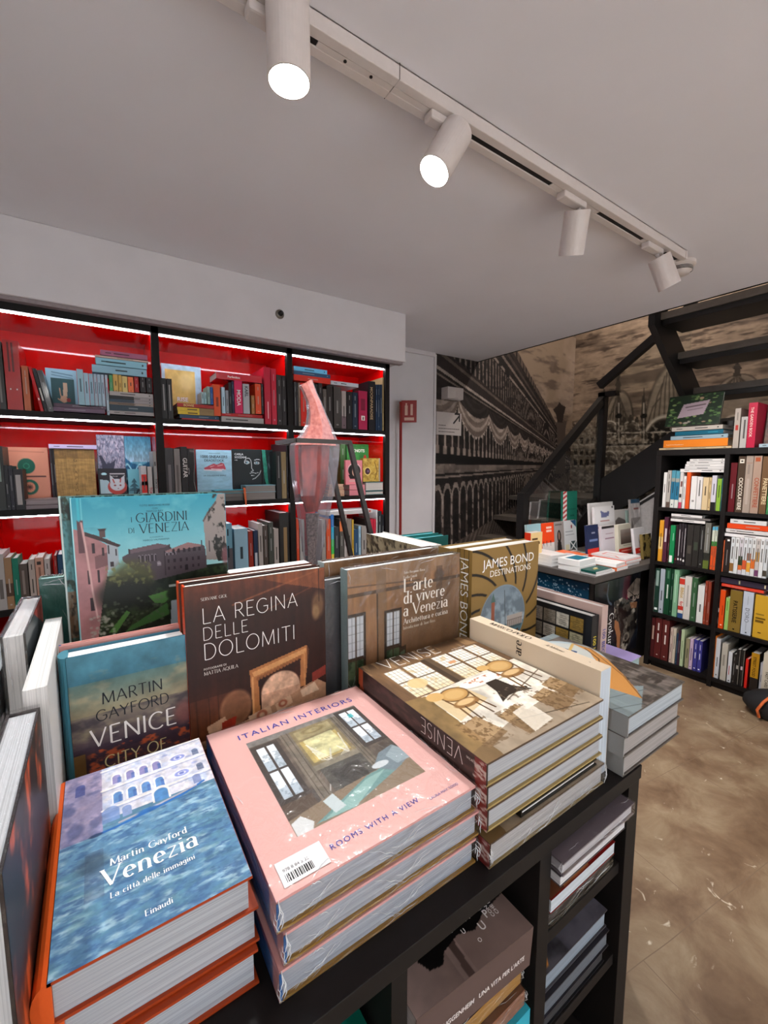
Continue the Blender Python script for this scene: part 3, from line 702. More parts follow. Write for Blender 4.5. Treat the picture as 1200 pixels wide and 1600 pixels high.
# ================================================================== LEFT RED-BACKED BOOKCASE
YF = 2.30; UX = [-0.391, 0.267, 0.925, 1.579]; SZ = [1.612, 1.203, 0.787, 0.375]; ST = 2.035
redm = mat('red_gloss_panel', '#d00606', 0.04, 0.08, 2, 0, 0, 0.3)
bc = empty('bookcase', (0.6, YF, 0), 'tall black bookcase with red back panels and lit shelves on the back wall', 'bookcase')
bl = lambda mb: mb
off = (-0.6, -YF)
for x in UX: MB().box(x-0.016-0.6, 0, 0, x+0.016-0.6, 0.35, ST).build('upright', black, bc, bevel=0.001)
MB().box(UX[0]-0.016-0.6, 0.0, 2.0, UX[-1]+0.016-0.6, 0.35, ST+0.008).build('top_board', black, bc)
for i in range(3):
    a, b2 = UX[i]+0.016-0.6, UX[i+1]-0.016-0.6
    for z in SZ:
        MB().box(a, 0.004, z-0.026, b2, 0.33, z).build('shelf', black, bc)
        if z > 1.0: MB().box(a+0.004, 0.010, z-0.0315, b2-0.004, 0.019, z-0.0262).build('light_strip', emis('led_strip', '#f4f6ff', LED_E), bc)
    MB().box(a+0.004, 0.010, 1.9935, b2-0.004, 0.020, 1.9998).build('light_strip', emis('led_strip', '#f4f6ff', LED_E), bc)
    MB().box(a, 0.335, 0.1, b2, 0.345, 2.0).build('back_panel', redm, bc)
    # inner faces of the bays are red as well
    MB().box(a, 0.03, 0.1, a+0.002, 0.335, 2.0).box(b2-0.002, 0.03, 0.1, b2, 0.335, 2.0).build('side_panel', redm, bc)
    MB().box(a, 0.03, 1.997, b2, 0.335, 1.9995).build('side_panel', redm, bc)
MB().box(UX[0]-0.6, 0.02, 0.0, UX[-1]-0.6, 0.33, 0.1).build('plinth', black, bc)

BAY = ['left bay', 'middle bay', 'right bay']; SHF = {0: 'top lit shelf', 1: 'second lit shelf', 2: 'third lit shelf'}
def auto_marks(c, rg):
    l = hx(c).mean(); mc = hx(c)*0.35 if l > 0.45 else hx(c)*0.4+0.42
    y0 = rg.uniform(0.25, 0.45); y1 = y0 + rg.uniform(0.2, 0.4); m = [(y0, y1, 0.4, 0.6, mc)]
    if rg.rand() < 0.5: m.append((0.07, 0.10, 0.35, 0.65, mc))
    if rg.rand() < 0.4: m.append((0.78, 0.9, 0.42, 0.58, mc))
    return m
rgS = np.random.RandomState(12)
def left_row(bay, shelf, items):
    loc = '%s shelf, red %s' % (['top', 'second', 'third'][shelf], BAY[bay]); zs = SZ[shelf]; n = 0; k = 0
    for it in items:
        kind = it[0]; lo, hi = UX[bay]+0.0183, UX[bay+1]-0.0183
        if kind == 'S':      # standing, spine out: x0 x1 top colour words options
            _, x0, x1, yt, c, words = it[:6]; o = it[6] if len(it) > 6 else {}; n += 1
            ym = (yt + o.get('yb', yt+70))/2; Y = YF+o.get('dy', 0.016)
            a = max(on(x0, ym, 'y', Y)[0], lo); b2 = min(on(x1, ym, 'y', Y)[0], hi); z1 = on((x0+x1)/2, yt, 'y', Y)[2]
            z0 = on((x0+x1)/2, o['yb'], 'y', Y)[2] if 'yb' in o else zs
            z0 = max(z0, zs)+0.0006; d = o.get('d', min(0.3, (z1-z0)*rgS.uniform(0.62, 0.76)))
            t = max(b2-a-0.0008, 0.004); lean = o.get('lean', 0)
            M = frame((a-math.sin(lean)*(z1-z0)/2, Y, z0), (0, 1, 0), (math.sin(lean), 0, math.cos(lean)))
            tx = [(f,)+tuple(r) for f, *r in o.get('tx', [])]
            book('%s, %s standing from left, %s' % (words, ORD[n], loc), d, (z1-z0)/math.cos(lean), t, M, c, spc=o.get('sc'), bt=min(0.0025, t*0.2), pages=o.get('pg', '#d8d4cf'),
                 paper=o.get('p', 'satin'), texts=tx, band=o.get('band'), marks=o.get('mk', auto_marks(c, rgS) if not tx else None), group='books standing in the red bookcase', art=o.get('art'))
        elif kind == 'L':    # lying, spine out: x0 x1 top bottom colour words options
            _, x0, x1, yt, yb, c, words = it[:7]; o = it[7] if len(it) > 7 else {}; k += 1
            Y = YF+o.get('dy', 0.02); xm, ym = (x0+x1)/2, (yt+yb)/2
            a = max(on(x0, ym, 'y', Y)[0], lo); b2 = min(on(x1, ym, 'y', Y)[0], hi)
            z1 = on(xm, yt, 'y', Y)[2]; z0 = max(on(xm, yb, 'y', Y)[2], zs+0.0005); t = max(z1-z0-0.0006, 0.005)
            M = frame((b2, Y, z0), (0, 1, 0), (-1, 0, 0))
            tx = [(f,)+tuple(r) for f, *r in o.get('tx', [])]
            if o.get('pageout'): # fore edge to the front
                M = frame((b2, Y+o.get('d', 0.2), z0), (0, -1, 0), (-1, 0, 0)); M = frame((a, Y+o.get('d', 0.2), z0), (0, -1, 0), (1, 0, 0))
            book('%s lying flat, %s' % (words, loc), o.get('d', 0.2), b2-a, t, M, c, spc=o.get('sc'), bt=min(0.0025, t*0.2), paper=o.get('p', 'satin'), texts=tx, band=o.get('band'),
                 marks=o.get('mk', auto_marks(c, rgS) if not tx and not o.get('pageout') else None), group='books lying flat in the red bookcase', pages=o.get('pg', '#b9b2ac'))
        else:                # face out: x0 x1 top bottom depth colour words picture options
            _, x0, x1, yt, yb, dy, c, words, art = it[:9]; o = it[9] if len(it) > 9 else {}
            Y = YF+dy; ym = (yt+yb)/2
            a = max(on(x0, ym, 'y', Y)[0], lo); b2 = min(on(x1, ym, 'y', Y)[0], hi); z1 = on((x0+x1)/2, yt, 'y', Y)[2]; z0 = max(on((x0+x1)/2, yb, 'y', Y)[2], zs)+0.0006
            t = o.get('t', 0.018); M = frame((a, Y+t, z0), (1, 0, 0), (0, 0, 1))
            book('%s facing out, %s' % (words, loc), b2-a, z1-z0, t, M, c, art=art, texts=o.get('tx', ()), paper=o.get('p', 'satin'), group='books facing out in the red bookcase')
def pic_hand():
    c = Cv(60, 70, '#8fb6c9', (62, 577, 120, 636)); c.rect(70, 590, 115, 640, '#2f5256'); c.line([(73, 582), (112, 585)], 1.2, '#4d6b7d'); c.line([(73, 586), (112, 589)], 1.0, '#4d6b7d')
    c.poly([(93, 596), (101, 596), (100, 616), (92, 616)], '#c8ab92'); c.ell(93, 620, 7, 5, '#c59a7e'); c.line([(86, 605), (87, 614), (90, 620)], 2.2, '#c59a7e'); c.ell(102, 621, 4, 3, '#8c2a2c'); c.line([(82, 620), (92, 624)], 2, '#b98f76')
    return c
def pic_gold():
    c = Cv(60, 60, '#a6c4d8'); c.rect(8, 9, 84, 100, '#c9ab62'); c.noise((9, 9), 0.14, 4); c.ell(62, 30, 20, 17, '#e5d49c', 0.5, 0.6); return c
def pic_peach():
    c = Cv(70, 80, '#d98d72', (6, 699, 82, 792)); c.line([(10, 705), (75, 706)], 0.9, '#a8604a'); c.ell(43, 728, 15, 12, '#0f5a48'); c.ell(43, 728, 5.5, 4.5, '#2f8a6c', 1, .1, .75)
    c.rect(38, 743, 76, 746, '#54302c'); c.ell(46, 761, 15, 12, '#0f5a48'); c.ell(46, 761, 9.5, 8, '#d98d72')
    for a in range(0, 360, 40): c.line([(46, 761), (46+5*math.cos(R_(a)), 761+4*math.sin(R_(a)))], 1.1, '#2b1512')
    return c
def pic_linen():
    c = Cv(60, 70, '#a37d45'); c.rect(0, 0, 100, 17, '#7d5d30'); c.noise((50, 6), 0.2, 3); c.noise((6, 50), 0.2, 6); c.line([(6, 17), (6, 100)], 1.2, '#8a6737'); return c
def pic_cherry():
    c = Cv(70, 90, '#8f8fa6'); c.noise((16, 20), 0.9, 2, c='#d5c2d2'); c.noise((25, 30), 0.7, 5, c='#4c4c63', lo=.52, hi=.64)
    c.poly([(8, 100), (16, 70), (14, 42), (4, 30), (14, 30), (30, 42), (52, 40), (66, 34), (58, 48), (40, 62), (36, 100)], '#3f4055'); c.ell(64, 76, 26, 20, '#b7a9c0', 0.8, 0.5); c.rect(34, 93, 100, 100, '#6f7f74'); return c
def pic_waves():
    c = Cv(70, 80, '#5fa3bd'); c.grad(0, 38, '#2f7d9f', '#9fbccd'); c.poly([(0, 32), (20, 40), (60, 44), (100, 36), (100, 100), (0, 100)], '#1d5f86')
    for y in (48, 58, 66, 80, 92):
        c.line([(x, y+6*math.sin(x*0.13+y)) for x in range(0, 101, 4)], 3.2, '#9ed2de', 0.9); c.line([(x, y+4+6*math.sin(x*0.13+y)) for x in range(0, 101, 4)], 2.0, '#0c3f63', 0.9)
    c.noise((20, 20), 0.3, 7); return c
def pic_cat():
    c = Cv(60, 64, '#26222a', (155, 732, 201, 797)); c.ell(164, 742, 4.5, 2.2, '#a7d3dd'); c.rect(173, 741, 198, 743, '#bdb6b8'); c.poly([(157, 752), (171, 754), (176, 778), (157, 778)], '#a8bfc9')
    c.ell(185, 766, 16, 14, '#b8423c'); c.ell(185, 762, 12.5, 11, '#c9c8cf'); c.poly([(173, 758), (173, 743), (182, 753)], '#c9c8cf'); c.poly([(189, 752), (198, 744), (197, 760)], '#c9c8cf')
    c.line([(178, 752), (180, 758)], 2, '#b8423c'); c.line([(191, 751), (190, 757)], 2, '#b8423c'); c.ell(181, 763, 2.2, 1.2, '#8f2f2c'); c.ell(190, 763, 2.2, 1.2, '#8f2f2c'); c.ell(186, 769, 1.2, .9, '#8f2f2c'); return c
def pic_pagoda():
    c = Cv(40, 50, '#6fb3c2'); c.rect(0, 55, 100, 100, '#5b8a98')
    for y, w_ in ((32, 20), (44, 32), (56, 42)): c.poly([(40-w_, y+8), (40, y-6), (40+w_, y+8)], '#39616d')
    c.ell(72, 78, 26, 20, '#23323a'); c.ell(74, 78, 14, 11, '#8fb4bd', 1, .1, .8); c.rect(34, 60, 44, 100, '#3d5660'); return c
def pic_guitar():
    c = Cv(30, 60, '#1d1717'); c.line([(92, 0), (92, 30), (78, 48), (74, 62), (95, 78), (96, 100)], 5, '#8a8280'); c.ell(8, 42, 10, 6, '#b9b2ae', .9, .1, .6); c.line([(30, 4), (88, 5)], 3, '#a39b97', .6); return c
def pic_shoes():
    c = Cv(80, 90, '#93b9cb', (307, 703, 363, 793)); c.line([(327, 709), (344, 709)], 1.0, '#3d4a55', .6)
    for dx, dy, s in ((0, 0, 1.0), (12, -1.5, 0.98)):
        c.poly([(318+dx, 735+dy), (330+dx, 729+dy), (334+dx, 727+dy), (338+dx, 729+dy), (346+dx*.55, 736+dy), (346+dx*.55, 739+dy), (319+dx, 738+dy)], '#a8404e'); c.line([(318+dx, 738.5+dy), (346+dx*.5, 740+dy)], 1.5, '#e0cfd2'); c.line([(328+dx, 733+dy), (336+dx, 731+dy)], 1.2, '#d9a7a4')
    c.noise((6, 30), 0.10, 3); return c
def pic_face():
    c = Cv(80, 90, '#11181a', (363, 702, 412, 793)); w_ = '#dfe4e4'
    c.line([(383, 724), (386, 719), (391, 718), (394, 722), (395, 730), (395, 737), (398, 741), (394, 743)], 0.9, w_); c.line([(400, 722), (405, 720), (410, 721)], 1.0, w_)
    c.ell(387, 726, 4.6, 2.8, w_, 1, .15, .7); c.ell(388, 726, 1.7, 1.7, '#7fa3b0'); c.ell(404, 727, 4.6, 2.6, w_, 1, .15, .7); c.ell(404, 727, 1.7, 1.7, '#7fa3b0')
    c.line([(392, 746), (397, 744.5), (401, 746), (406, 745)], 0.9, w_); c.line([(394, 750), (400, 750.5)], 0.7, w_); c.line([(411, 741), (408, 748), (401, 755), (396, 757)], 0.9, w_)
    c.rect(366.5, 705, 381, 707.5, '#c9cfcf', .0); return c
def pic_green_face():
    c = Cv(40, 60, '#10201f'); c.poly([(0, 0), (30, 0), (60, 60), (100, 88), (100, 100), (60, 95), (20, 60)], '#2f8a74'); c.ell(66, 42, 20, 30, '#2a3a3c'); c.line([(60, 30), (76, 40), (80, 70)], 6, '#7d8f92', .7); c.noise((12, 16), .3, 3); return c
def pic_knots():
    c = Cv(60, 45, '#3f8a42', (541, 694, 576, 718)); c.noise((8, 8), 0.5, 5, c='#22602f'); c.poly([(549, 712), (554, 707), (563, 706), (569, 710), (565, 717), (552, 717)], '#2b3a2d'); c.poly([(544, 704), (547, 701), (548, 708)], '#1f4a30'); c.ell(570, 701, 2.6, 1.8, '#a8332c'); return c
def pic_pink_lady():
    c = Cv(50, 60, '#d77f88', (539, 719, 566, 757)); c.ell(553, 733, 10.5, 9.5, '#e7c4c2'); c.ell(553, 735, 10, 10, '#1c1516'); c.poly([(546, 748), (560, 748), (563, 742), (543, 742)], '#1c1516'); c.ell(553, 737, 3.6, 7, '#d7a791'); c.ell(555, 738, 1, 4, '#3a2a2a', .6); c.rect(544, 750, 561, 753, '#c9a79f', .8); return c
def pic_golden():
    c = Cv(60, 60, '#b9953f', (566, 716, 600, 752)); c.noise((7, 9), .7, 4, c='#7a5a22'); c.noise((12, 20), .5, 9, c='#d9bf6e'); c.ell(575, 736, 6.5, 6.5, '#e0c67a'); c.ell(575, 736, 5, 5, '#3d1f2b'); c.ell(576, 736, 2, 2, '#6a5570'); c.line([(589, 722), (594, 735), (590, 748)], 1.4, '#5b4018', .8); c.rect(597.5, 716, 600, 752, '#8f938f'); return c
NOM = {'mk': []}
left_row(0, 0, [
 ('S', -6, 4.5, 533, '#3b3836', 'thick grey and black patterned book', {'d': .25, 'mk': [(0.1, .9, .2, .5, '#77726e')]}),
 ('S', 6, 31, 532, '#a81015', 'fat glossy red slipcased volume', {'p': 'gloss', 'd': .24, 'mk': [(.55, .97, .25, .38, '#5a070b'), (.55, .97, .5, .63, '#5a070b'), (.29, .31, .25, .33, '#e8d5d0'), (.29, .31, .66, .74, '#e8d5d0')]}),
 ('S', 36, 46.5, 572, '#b5613f', 'rust orange hardback', {}),
 ('S', 54, 59, 574, '#b8161c', 'slim red book leaning left', {'lean': -.17, 'd': .2, 'mk': [(.25, .3, .3, .7, '#e6d9d5')]}),
 ('S', 60.5, 66, 577, '#17171a', 'thin black book leaning left', {'lean': -.17, 'd': .2, 'mk': [(.25, .55, .3, .7, '#d9d4ce')]}),
 ('S', 67, 76, 580, '#202328', 'thick black glossy book leaning left', {'lean': -.17, 'p': 'gloss', 'd': .21}),
 ('F', 73, 121, 577, 641, .19, '#9fc0d0', 'pale blue book with a hand on green', pic_hand(), {}),
 ('L', 84, 166, 632, 637.5, '#5c4656', 'thin purple book, upper of a pair,', {'d': .13}),
 ('L', 80, 164, 637.5, 644, '#6c5368', 'thin purple book, lower of a pair,', {'d': .13}),
] + [('S', a, b_, t_, c_, w_, {'yb': 635.5, 'd': .1, 'mk': [(.4, .75, .38, .62, '#4a626e')], 'dy': .02}) for a, b_, t_, c_, w_ in (
 (121.5, 131.5, 577, '#97bcc9', 'taller pale blue paperback'), (132, 139.5, 583, '#9ebfd0', 'wide pale blue paperback'), (140, 147, 584, '#94b4c6', 'greyish blue paperback'), (147.5, 152.5, 584.5, '#a3b9c8', 'thin pale blue paperback'), (153, 158.5, 585, '#9fb8c8', 'narrow ice blue paperback'), (159, 164, 585.5, '#a6bccb', 'slim pale blue paperback'))] + [
 ('S', 166, 170, 586, '#aebfca', 'tall thin pale blue paperback', {'d': .14}),
] + [('L', 171, a, y0, y1, c_, w_, {'d': .2, 'band': bd, 'tx': tx}) for a, y0, y1, c_, w_, bd, tx in (
 (246, 643, 648.5, '#a39a98', 'light grey book, bottom of a grey stack,', None, []), (247, 634, 643, '#2c3d49', 'dark slate blue book, second from stack bottom,', None, []),
 (246, 630, 634, '#9c8d84', 'brown and grey book in the grey stack', [(.45, 1, '#7b6656')], []), (246, 625.5, 630, '#988f90', 'blue and grey book in the grey stack', [(.45, 1, '#34495a')], []),
 (246, 620, 625.5, '#968d8e', 'black and grey book in the grey stack', [(.45, 1, '#1e1d20')], []), (246, 613.5, 620, '#aaa19f', 'plain grey book, top of the grey stack,', None, []))] + [
] + [('S', a, b_, t_, c_, w_, {'yb': 613, 'd': .1, 'dy': .022}) for a, b_, t_, c_, w_ in (
 (171, 176.5, 586, '#4f9a62', 'small green paperback'), (177, 185, 585, '#cfa556', 'small ochre paperback'), (185.5, 190.5, 586, '#caa352', 'thin ochre paperback'), (191, 199.5, 588, '#d5bb74', 'small sand yellow paperback'), (200, 209, 589, '#e87440', 'small orange paperback'), (210, 217, 589, '#a41a1e', 'small dark red paperback'), (219, 227.5, 588, '#241a1c', 'small black book with tan label'), (229, 238, 590, '#211a1d', 'small black paperback by the upright'))] + [
 ('L', 144, 229, 573.5, 585, '#8db6c8', 'thick pale blue book, lowest of four,', {'d': .13}), ('L', 150, 229, 562.5, 573, '#8dbfd2', 'thick sky blue book', {'d': .13}),
 ('L', 149, 231, 559, 562, '#c3a79c', 'thin beige book', {'d': .13}), ('L', 157, 230, 550.5, 558.5, '#a55f7c', 'mauve book, topmost of four,', {'d': .13}),
])
left_row(1, 0, [
 ('S', 252, 261, 591, '#1e1c1c', 'black book with silver lettering', {'mk': [(.2, .85, .3, .6, '#8f8a88')]}), ('S', 262, 270, 592, '#242121', 'thinner black book with silver lettering', {'mk': [(.2, .85, .35, .6, '#8f8a88')]}),
 ('F', 254, 315, 571, 656, .2, '#a9c6d8', 'gold picture book with a pale blue border', pic_gold(), {'tx': [('front', 'RISE', .36, .34, .022, '#d8dbe6', 'bold')]}),
 ('L', 284, 343, 654.5, 660, '#b3201d', 'red book, bottom of a mixed stack,', {}), ('L', 281, 342, 649, 654.5, '#21405a', 'dark blue book above the red one', {}),
 ('L', 278, 338, 643, 648.5, '#8c7148', 'yellow and brown book, lower of two,', {'band': [(.45, 1, '#d2b02c')], 'mk': [(.5, .75, .3, .6, '#3a2c1a')]}), ('L', 277, 338, 637.5, 643, '#8c7148', 'yellow and brown book, upper of two,', {'band': [(.45, 1, '#d2b02c')], 'mk': [(.5, .75, .3, .6, '#3a2c1a')]}),
 ('L', 277, 337, 631.5, 637, '#a5241e', 'red book with pale lettering', {'tx': [('spine', 'BOWIE', .16, .2, .011, '#e8cf86', 'bold', {'fit': .07})]}),
 ('S', 315, 319, 612.5, '#9fc0c6', 'small pale blue booklet', {'yb': 631, 'd': .1}), ('S', 319.5, 323, 613, '#9bbcc2', 'second small pale blue booklet', {'yb': 631, 'd': .1}), ('S', 324, 328.5, 604, '#8aa39e', 'small grey green book', {'yb': 631.5, 'd': .1}), ('S', 329, 333, 605, '#22549a', 'small royal blue book', {'yb': 632, 'd': .1}),
 ('L', 346, 412, 652, 663, '#a8a29f', 'pale grey box file', {'d': .24}), ('L', 346, 410, 646.5, 651.5, '#b5191c', 'thin red book on the grey box', {'d': .22}),
 ('S', 334, 344.5, 601, '#d9501d', 'bright orange hardback', {'yb': 650, 'mk': [(.3, .6, .35, .7, '#7d2a10')]}),
 ('S', 346.5, 352, 605, '#a9c4d2', 'pale blue slim hardback', {'yb': 646}), ('S', 353, 357.5, 610, '#8b8f96', 'grey slim hardback', {'yb': 646}), ('S', 358, 362, 598, '#191a20', 'slim black hardback', {'yb': 646}), ('S', 362.5, 366, 596, '#1b2140', 'slim navy hardback', {'yb': 646}),
 ('S', 366.5, 379, 595, '#d01a56', 'hot pink book lettered MODA', {'yb': 646, 'tx': [('spine', 'MODA', .28, .3, .02, '#f0e8ea', 'bold')]}),
 ('S', 380, 390, 600, '#a7a9ae', 'grey book with four black letters', {'yb': 646.5, 'tx': [('spine', 'KARL', .08, .3, .017, '#1c1c20', 'bold')]}),
 ('S', 393, 398, 618, '#a06a35', 'small tan book', {'yb': 647}), ('S', 399, 408, 600, '#d4481d', 'orange red hardback with white label', {'yb': 647}), ('S', 408.5, 411.5, 600, '#28262b', 'very thin dark book', {'yb': 647}),
 ('L', 338, 409, 584.5, 595, '#c1152b', 'glossy red book lettered Perfection', {'d': .16, 'p': 'gloss', 'tx': [('spine', 'Perfection', .24, .3, .011, '#f2e6e6', 'bold')]}),
 ('S', 413, 423, 574, '#b81532', 'tall crimson album', {'d': .27, 'mk': [(.1, .4, .45, .6, '#e7a9b0')]}), ('S', 424, 432, 576, '#c01b37', 'second tall crimson album', {'d': .26}), ('S', 433, 440.5, 586, '#2a2424', 'black brown tall book', {}), ('S', 441, 448.5, 587, '#262021', 'dark brown book against the upright', {}),
])
left_row(2, 0, [
 ('S', 460, 463.5, 597, '#3a3637', 'thin charcoal book', {}), ('S', 464, 466, 598, '#252122', 'very thin black book', {}), ('S', 466.5, 469.5, 598, '#8a7464', 'thin taupe book', {}), ('S', 470, 479, 598, '#d62412', 'vivid red book beside the sculpture', {}),
 ('S', 480, 489, 600, '#242022', 'black book behind the sculpture neck', {}), ('S', 490, 497, 600, '#201c1d', 'second black book behind the sculpture', {}), ('S', 498, 504, 599, '#2c2728', 'dark grey book right of sculpture neck', {}), ('S', 505, 510.5, 608, '#5f5650', 'short grey brown book', {}), ('S', 511, 520, 603, '#2b2624', 'black photo book', {}),
 ('S', 521.5, 533, 604, '#26211f', 'black book in crumpled plastic', {'p': 'wrap'}), ('S', 534, 541, 611, '#a49a96', 'white and mauve book', {'band': [(0, .33, '#6c5a60')]}), ('S', 542, 550.5, 612, '#1c191b', 'plain black book', {}), ('S', 551, 559, 613, '#1c2a3d', 'navy book', {}),
 ('S', 560.5, 574, 611, '#a81f4a', 'raspberry red book', {'mk': [(.5, .8, .25, .75, '#7a1636'), (.24, .36, .3, .7, '#efe2dd'), (.26, .33, .42, .58, '#a81f4a')]}),
 ('S', 576, 586.5, 596, '#171519', 'black book lettered MOONPARADISE', {'d': .2, 'tx': [('spine', 'MOONPARADISE', .12, .25, .03, '#b59a76', 'bold', {'fit': .20})]}),
 ('S', 587, 590, 601, '#1d3048', 'first thin navy book', {}), ('S', 590.5, 593.5, 601, '#1d3048', 'middle thin navy book', {}), ('S', 594, 597, 601, '#1d3048', 'last thin navy book', {}), ('S', 597.5, 602, 590, '#9a8560', 'tan ledger beside the right upright', {}),
 ('L', 459, 516, 588, 597, '#cc2a17', 'red orange book', {'d': .17}), ('L', 459, 516, 582, 588, '#2b4a6c', 'dark blue book', {'d': .17}), ('L', 459, 511, 575, 582, '#5fa9cf', 'sky blue book on top of two', {'d': .17}),
 ('L', 517, 560, 597, 603, '#b7bcc4', 'silvery wrapped book', {'d': .15, 'p': 'gloss'}),
])
left_row(0, 1, [
 ('S', -7, 6.5, 697, '#2c2d2a', 'dark album with a green picture', {'mk': [(.45, .9, .1, .6, '#7f9088')]}),
 ('S', 8, 15, 727, '#171318', 'black hardback', {}), ('S', 15.5, 22, 728, '#1b1620', 'black book with violet top', {}), ('S', 23, 38, 733, '#1b1417', 'black slipcase showing pages', {'mk': [(.12, .86, .2, .75, '#a59e9c')]}),
 ('L', 39, 93, 788.5, 797, '#7d6c70', 'grey mauve book, lower of two,', {'pageout': 1, 'd': .13, 'pg': '#93868a'}), ('L', 39, 94, 780, 788, '#8d7e80', 'grey mauve book, upper of two,', {'pageout': 1, 'd': .13, 'pg': '#9c8f92'}),
 ('F', 8, 78, 699, 797, .16, '#d98d72', 'peach book with green fruit shapes', pic_peach(), {}),
 ('S', 79, 83.5, 701, '#2b1c22', 'thin dark plum book', {'dy': .15, 'd': .14}), ('S', 84, 88.5, 701, '#23181c', 'second thin dark plum book', {'dy': .15, 'd': .14}),
 ('F', 88, 150, 702, 797, .13, '#a8823f', 'tan linen book titled GIAPPONE', pic_linen(), {'t': .03, 'tx': [('front', ch, .5, .78-.105*i, .013, '#241a10', 'roman', {'align': 'c'}) for i, ch in enumerate('GIAPPONE')]}),
 ('L', 76, 151, 694.5, 701, '#b7a6c6', 'lavender book balanced on the linen one', {'dy': .12, 'd': .1}),
 ('F', 154, 196.5, 680, 797, .2, '#8f8fa6', 'cherry blossom print book', pic_cherry(), {}), ('F', 197, 238, 682, 797, .2, '#2f7d9f', 'blue wave print book', pic_waves(), {}), ('S', 239.5, 249, 682, '#b05a78', 'pink patterned tall book', {'dy': .2, 'd': .1}),
 ('F', 155, 199, 732, 797, .14, '#26222a', 'black book with a white cat', pic_cat(), {'tx': [('front', 'CATS OF', .4, .76, .006, '#d8d2d2', 'sans')]}), ('F', 201, 224, 733, 797, .14, '#6fb3c2', 'teal book with a pagoda', pic_pagoda(), {}),
 ('S', 222, 230.5, 728, '#c7c2c4', 'red and white paperback', {'band': [(.3, .78, '#d02820'), (.5, .6, '#d98a86')]}), ('S', 232, 239, 729, '#b9b3b1', 'small grey paperback lettered TOKYO in red', {'tx': [('spine', 'TOKYO', .55, .25, .012, '#a8182a', 'bold')]}),
 ('S', 240.5, 249, 705, '#9c9795', 'tall grey book lettered TOKYO', {'tx': [('spine', 'TOKYO', .52, .25, .019, '#2a2627', 'bold')], 'mk': [(.72, .8, .3, .7, '#4a4647')]}),
])
left_row(1, 1, [
 ('S', 259, 272, 700, '#3a3536', 'dark grey volume with engraved lettering', {'mk': [(.1, .7, .3, .65, '#6a6465')], 'd': .2}), ('S', 273, 282.5, 701, '#7e7672', 'mid grey volume with engraved lettering', {'mk': [(.1, .7, .3, .65, '#5f5855')], 'd': .2}),
 ('S', 283.5, 293.5, 698, '#1d1717', 'black book lettered GUITAR', {'d': .2, 'tx': [('spine', ch, .1+.13*i, .32, .018, '#cfc8c4', 'sans') for i, ch in enumerate('')] + [('spine', 'GUITAR', .2, .3, .02, '#cfc8c4', 'bold', {'fit': .19})]}),
 ('F', 294.5, 306, 701, 793, .05, '#1d1717', 'black guitar cover', pic_guitar(), {}),
 ('F', 308, 363, 703, 793, .10, '#93b9cb', 'pale blue book titled 1000 SNEAKERS DEADSTOCK', pic_shoes(), {'tx': [('front', '1000 SNEAKERS', .5, .84, .03, '#23262c', 'bold', {'align': 'c', 'fit': .135}), ('front', 'DEADSTOCK', .5, .77, .03, '#23262c', 'bold', {'align': 'c', 'fit': .10}), ('front', 'LA COLLEZIONE IDEALE', .5, .48, .02, '#3b434b', 'bold', {'align': 'c', 'fit': .115})]}),
 ('F', 364, 409, 702, 793, .11, '#11181a', 'black book with a white line-drawn face', pic_face(), {'tx': [('front', 'CARLA', .08, .88, .011, '#d5dada', 'bold'), ('front', 'SOZZANI', .08, .82, .011, '#d5dada', 'bold'), ('front', '1990', .08, .77, .006, '#d5dada', 'sans')]}),
 ('F', 410, 427, 703, 793, .12, '#10201f', 'black and green portrait book', pic_green_face(), {}),
 ('L', 336, 381, 777, 785, '#5f5a58', 'grey book, lowest of a teal topped stack,', {'pageout': 1, 'd': .07, 'dy': .01, 'pg': '#6c6764'}), ('L', 336, 381, 771, 777, '#5f5a58', 'grey book, middle of a teal topped stack,', {'pageout': 1, 'd': .07, 'dy': .01, 'pg': '#7a7471'}), ('L', 335, 382, 765.5, 771, '#2f9fb2', 'teal covered book on two grey ones', {'pageout': 1, 'd': .07, 'dy': .01, 'pg': '#827d79'}),
 ('L', 384, 431, 769, 781, '#7d7573', 'thick grey book, lower of two,', {'pageout': 1, 'd': .09, 'dy': .008, 'pg': '#8a827f'}), ('L', 384, 431, 758, 769, '#7fb0c2', 'blue covered thick book on a grey one', {'pageout': 1, 'd': .09, 'dy': .008, 'pg': '#8f8885'}),
 ('S', 432, 439.5, 705, '#1e1b1d', 'black book right of the green portrait', {}), ('S', 440, 447.5, 706, '#8a7550', 'olive tan book', {}), ('S', 448, 455, 692, '#2b2a30', 'tall charcoal book against the upright', {'d': .25}),
])
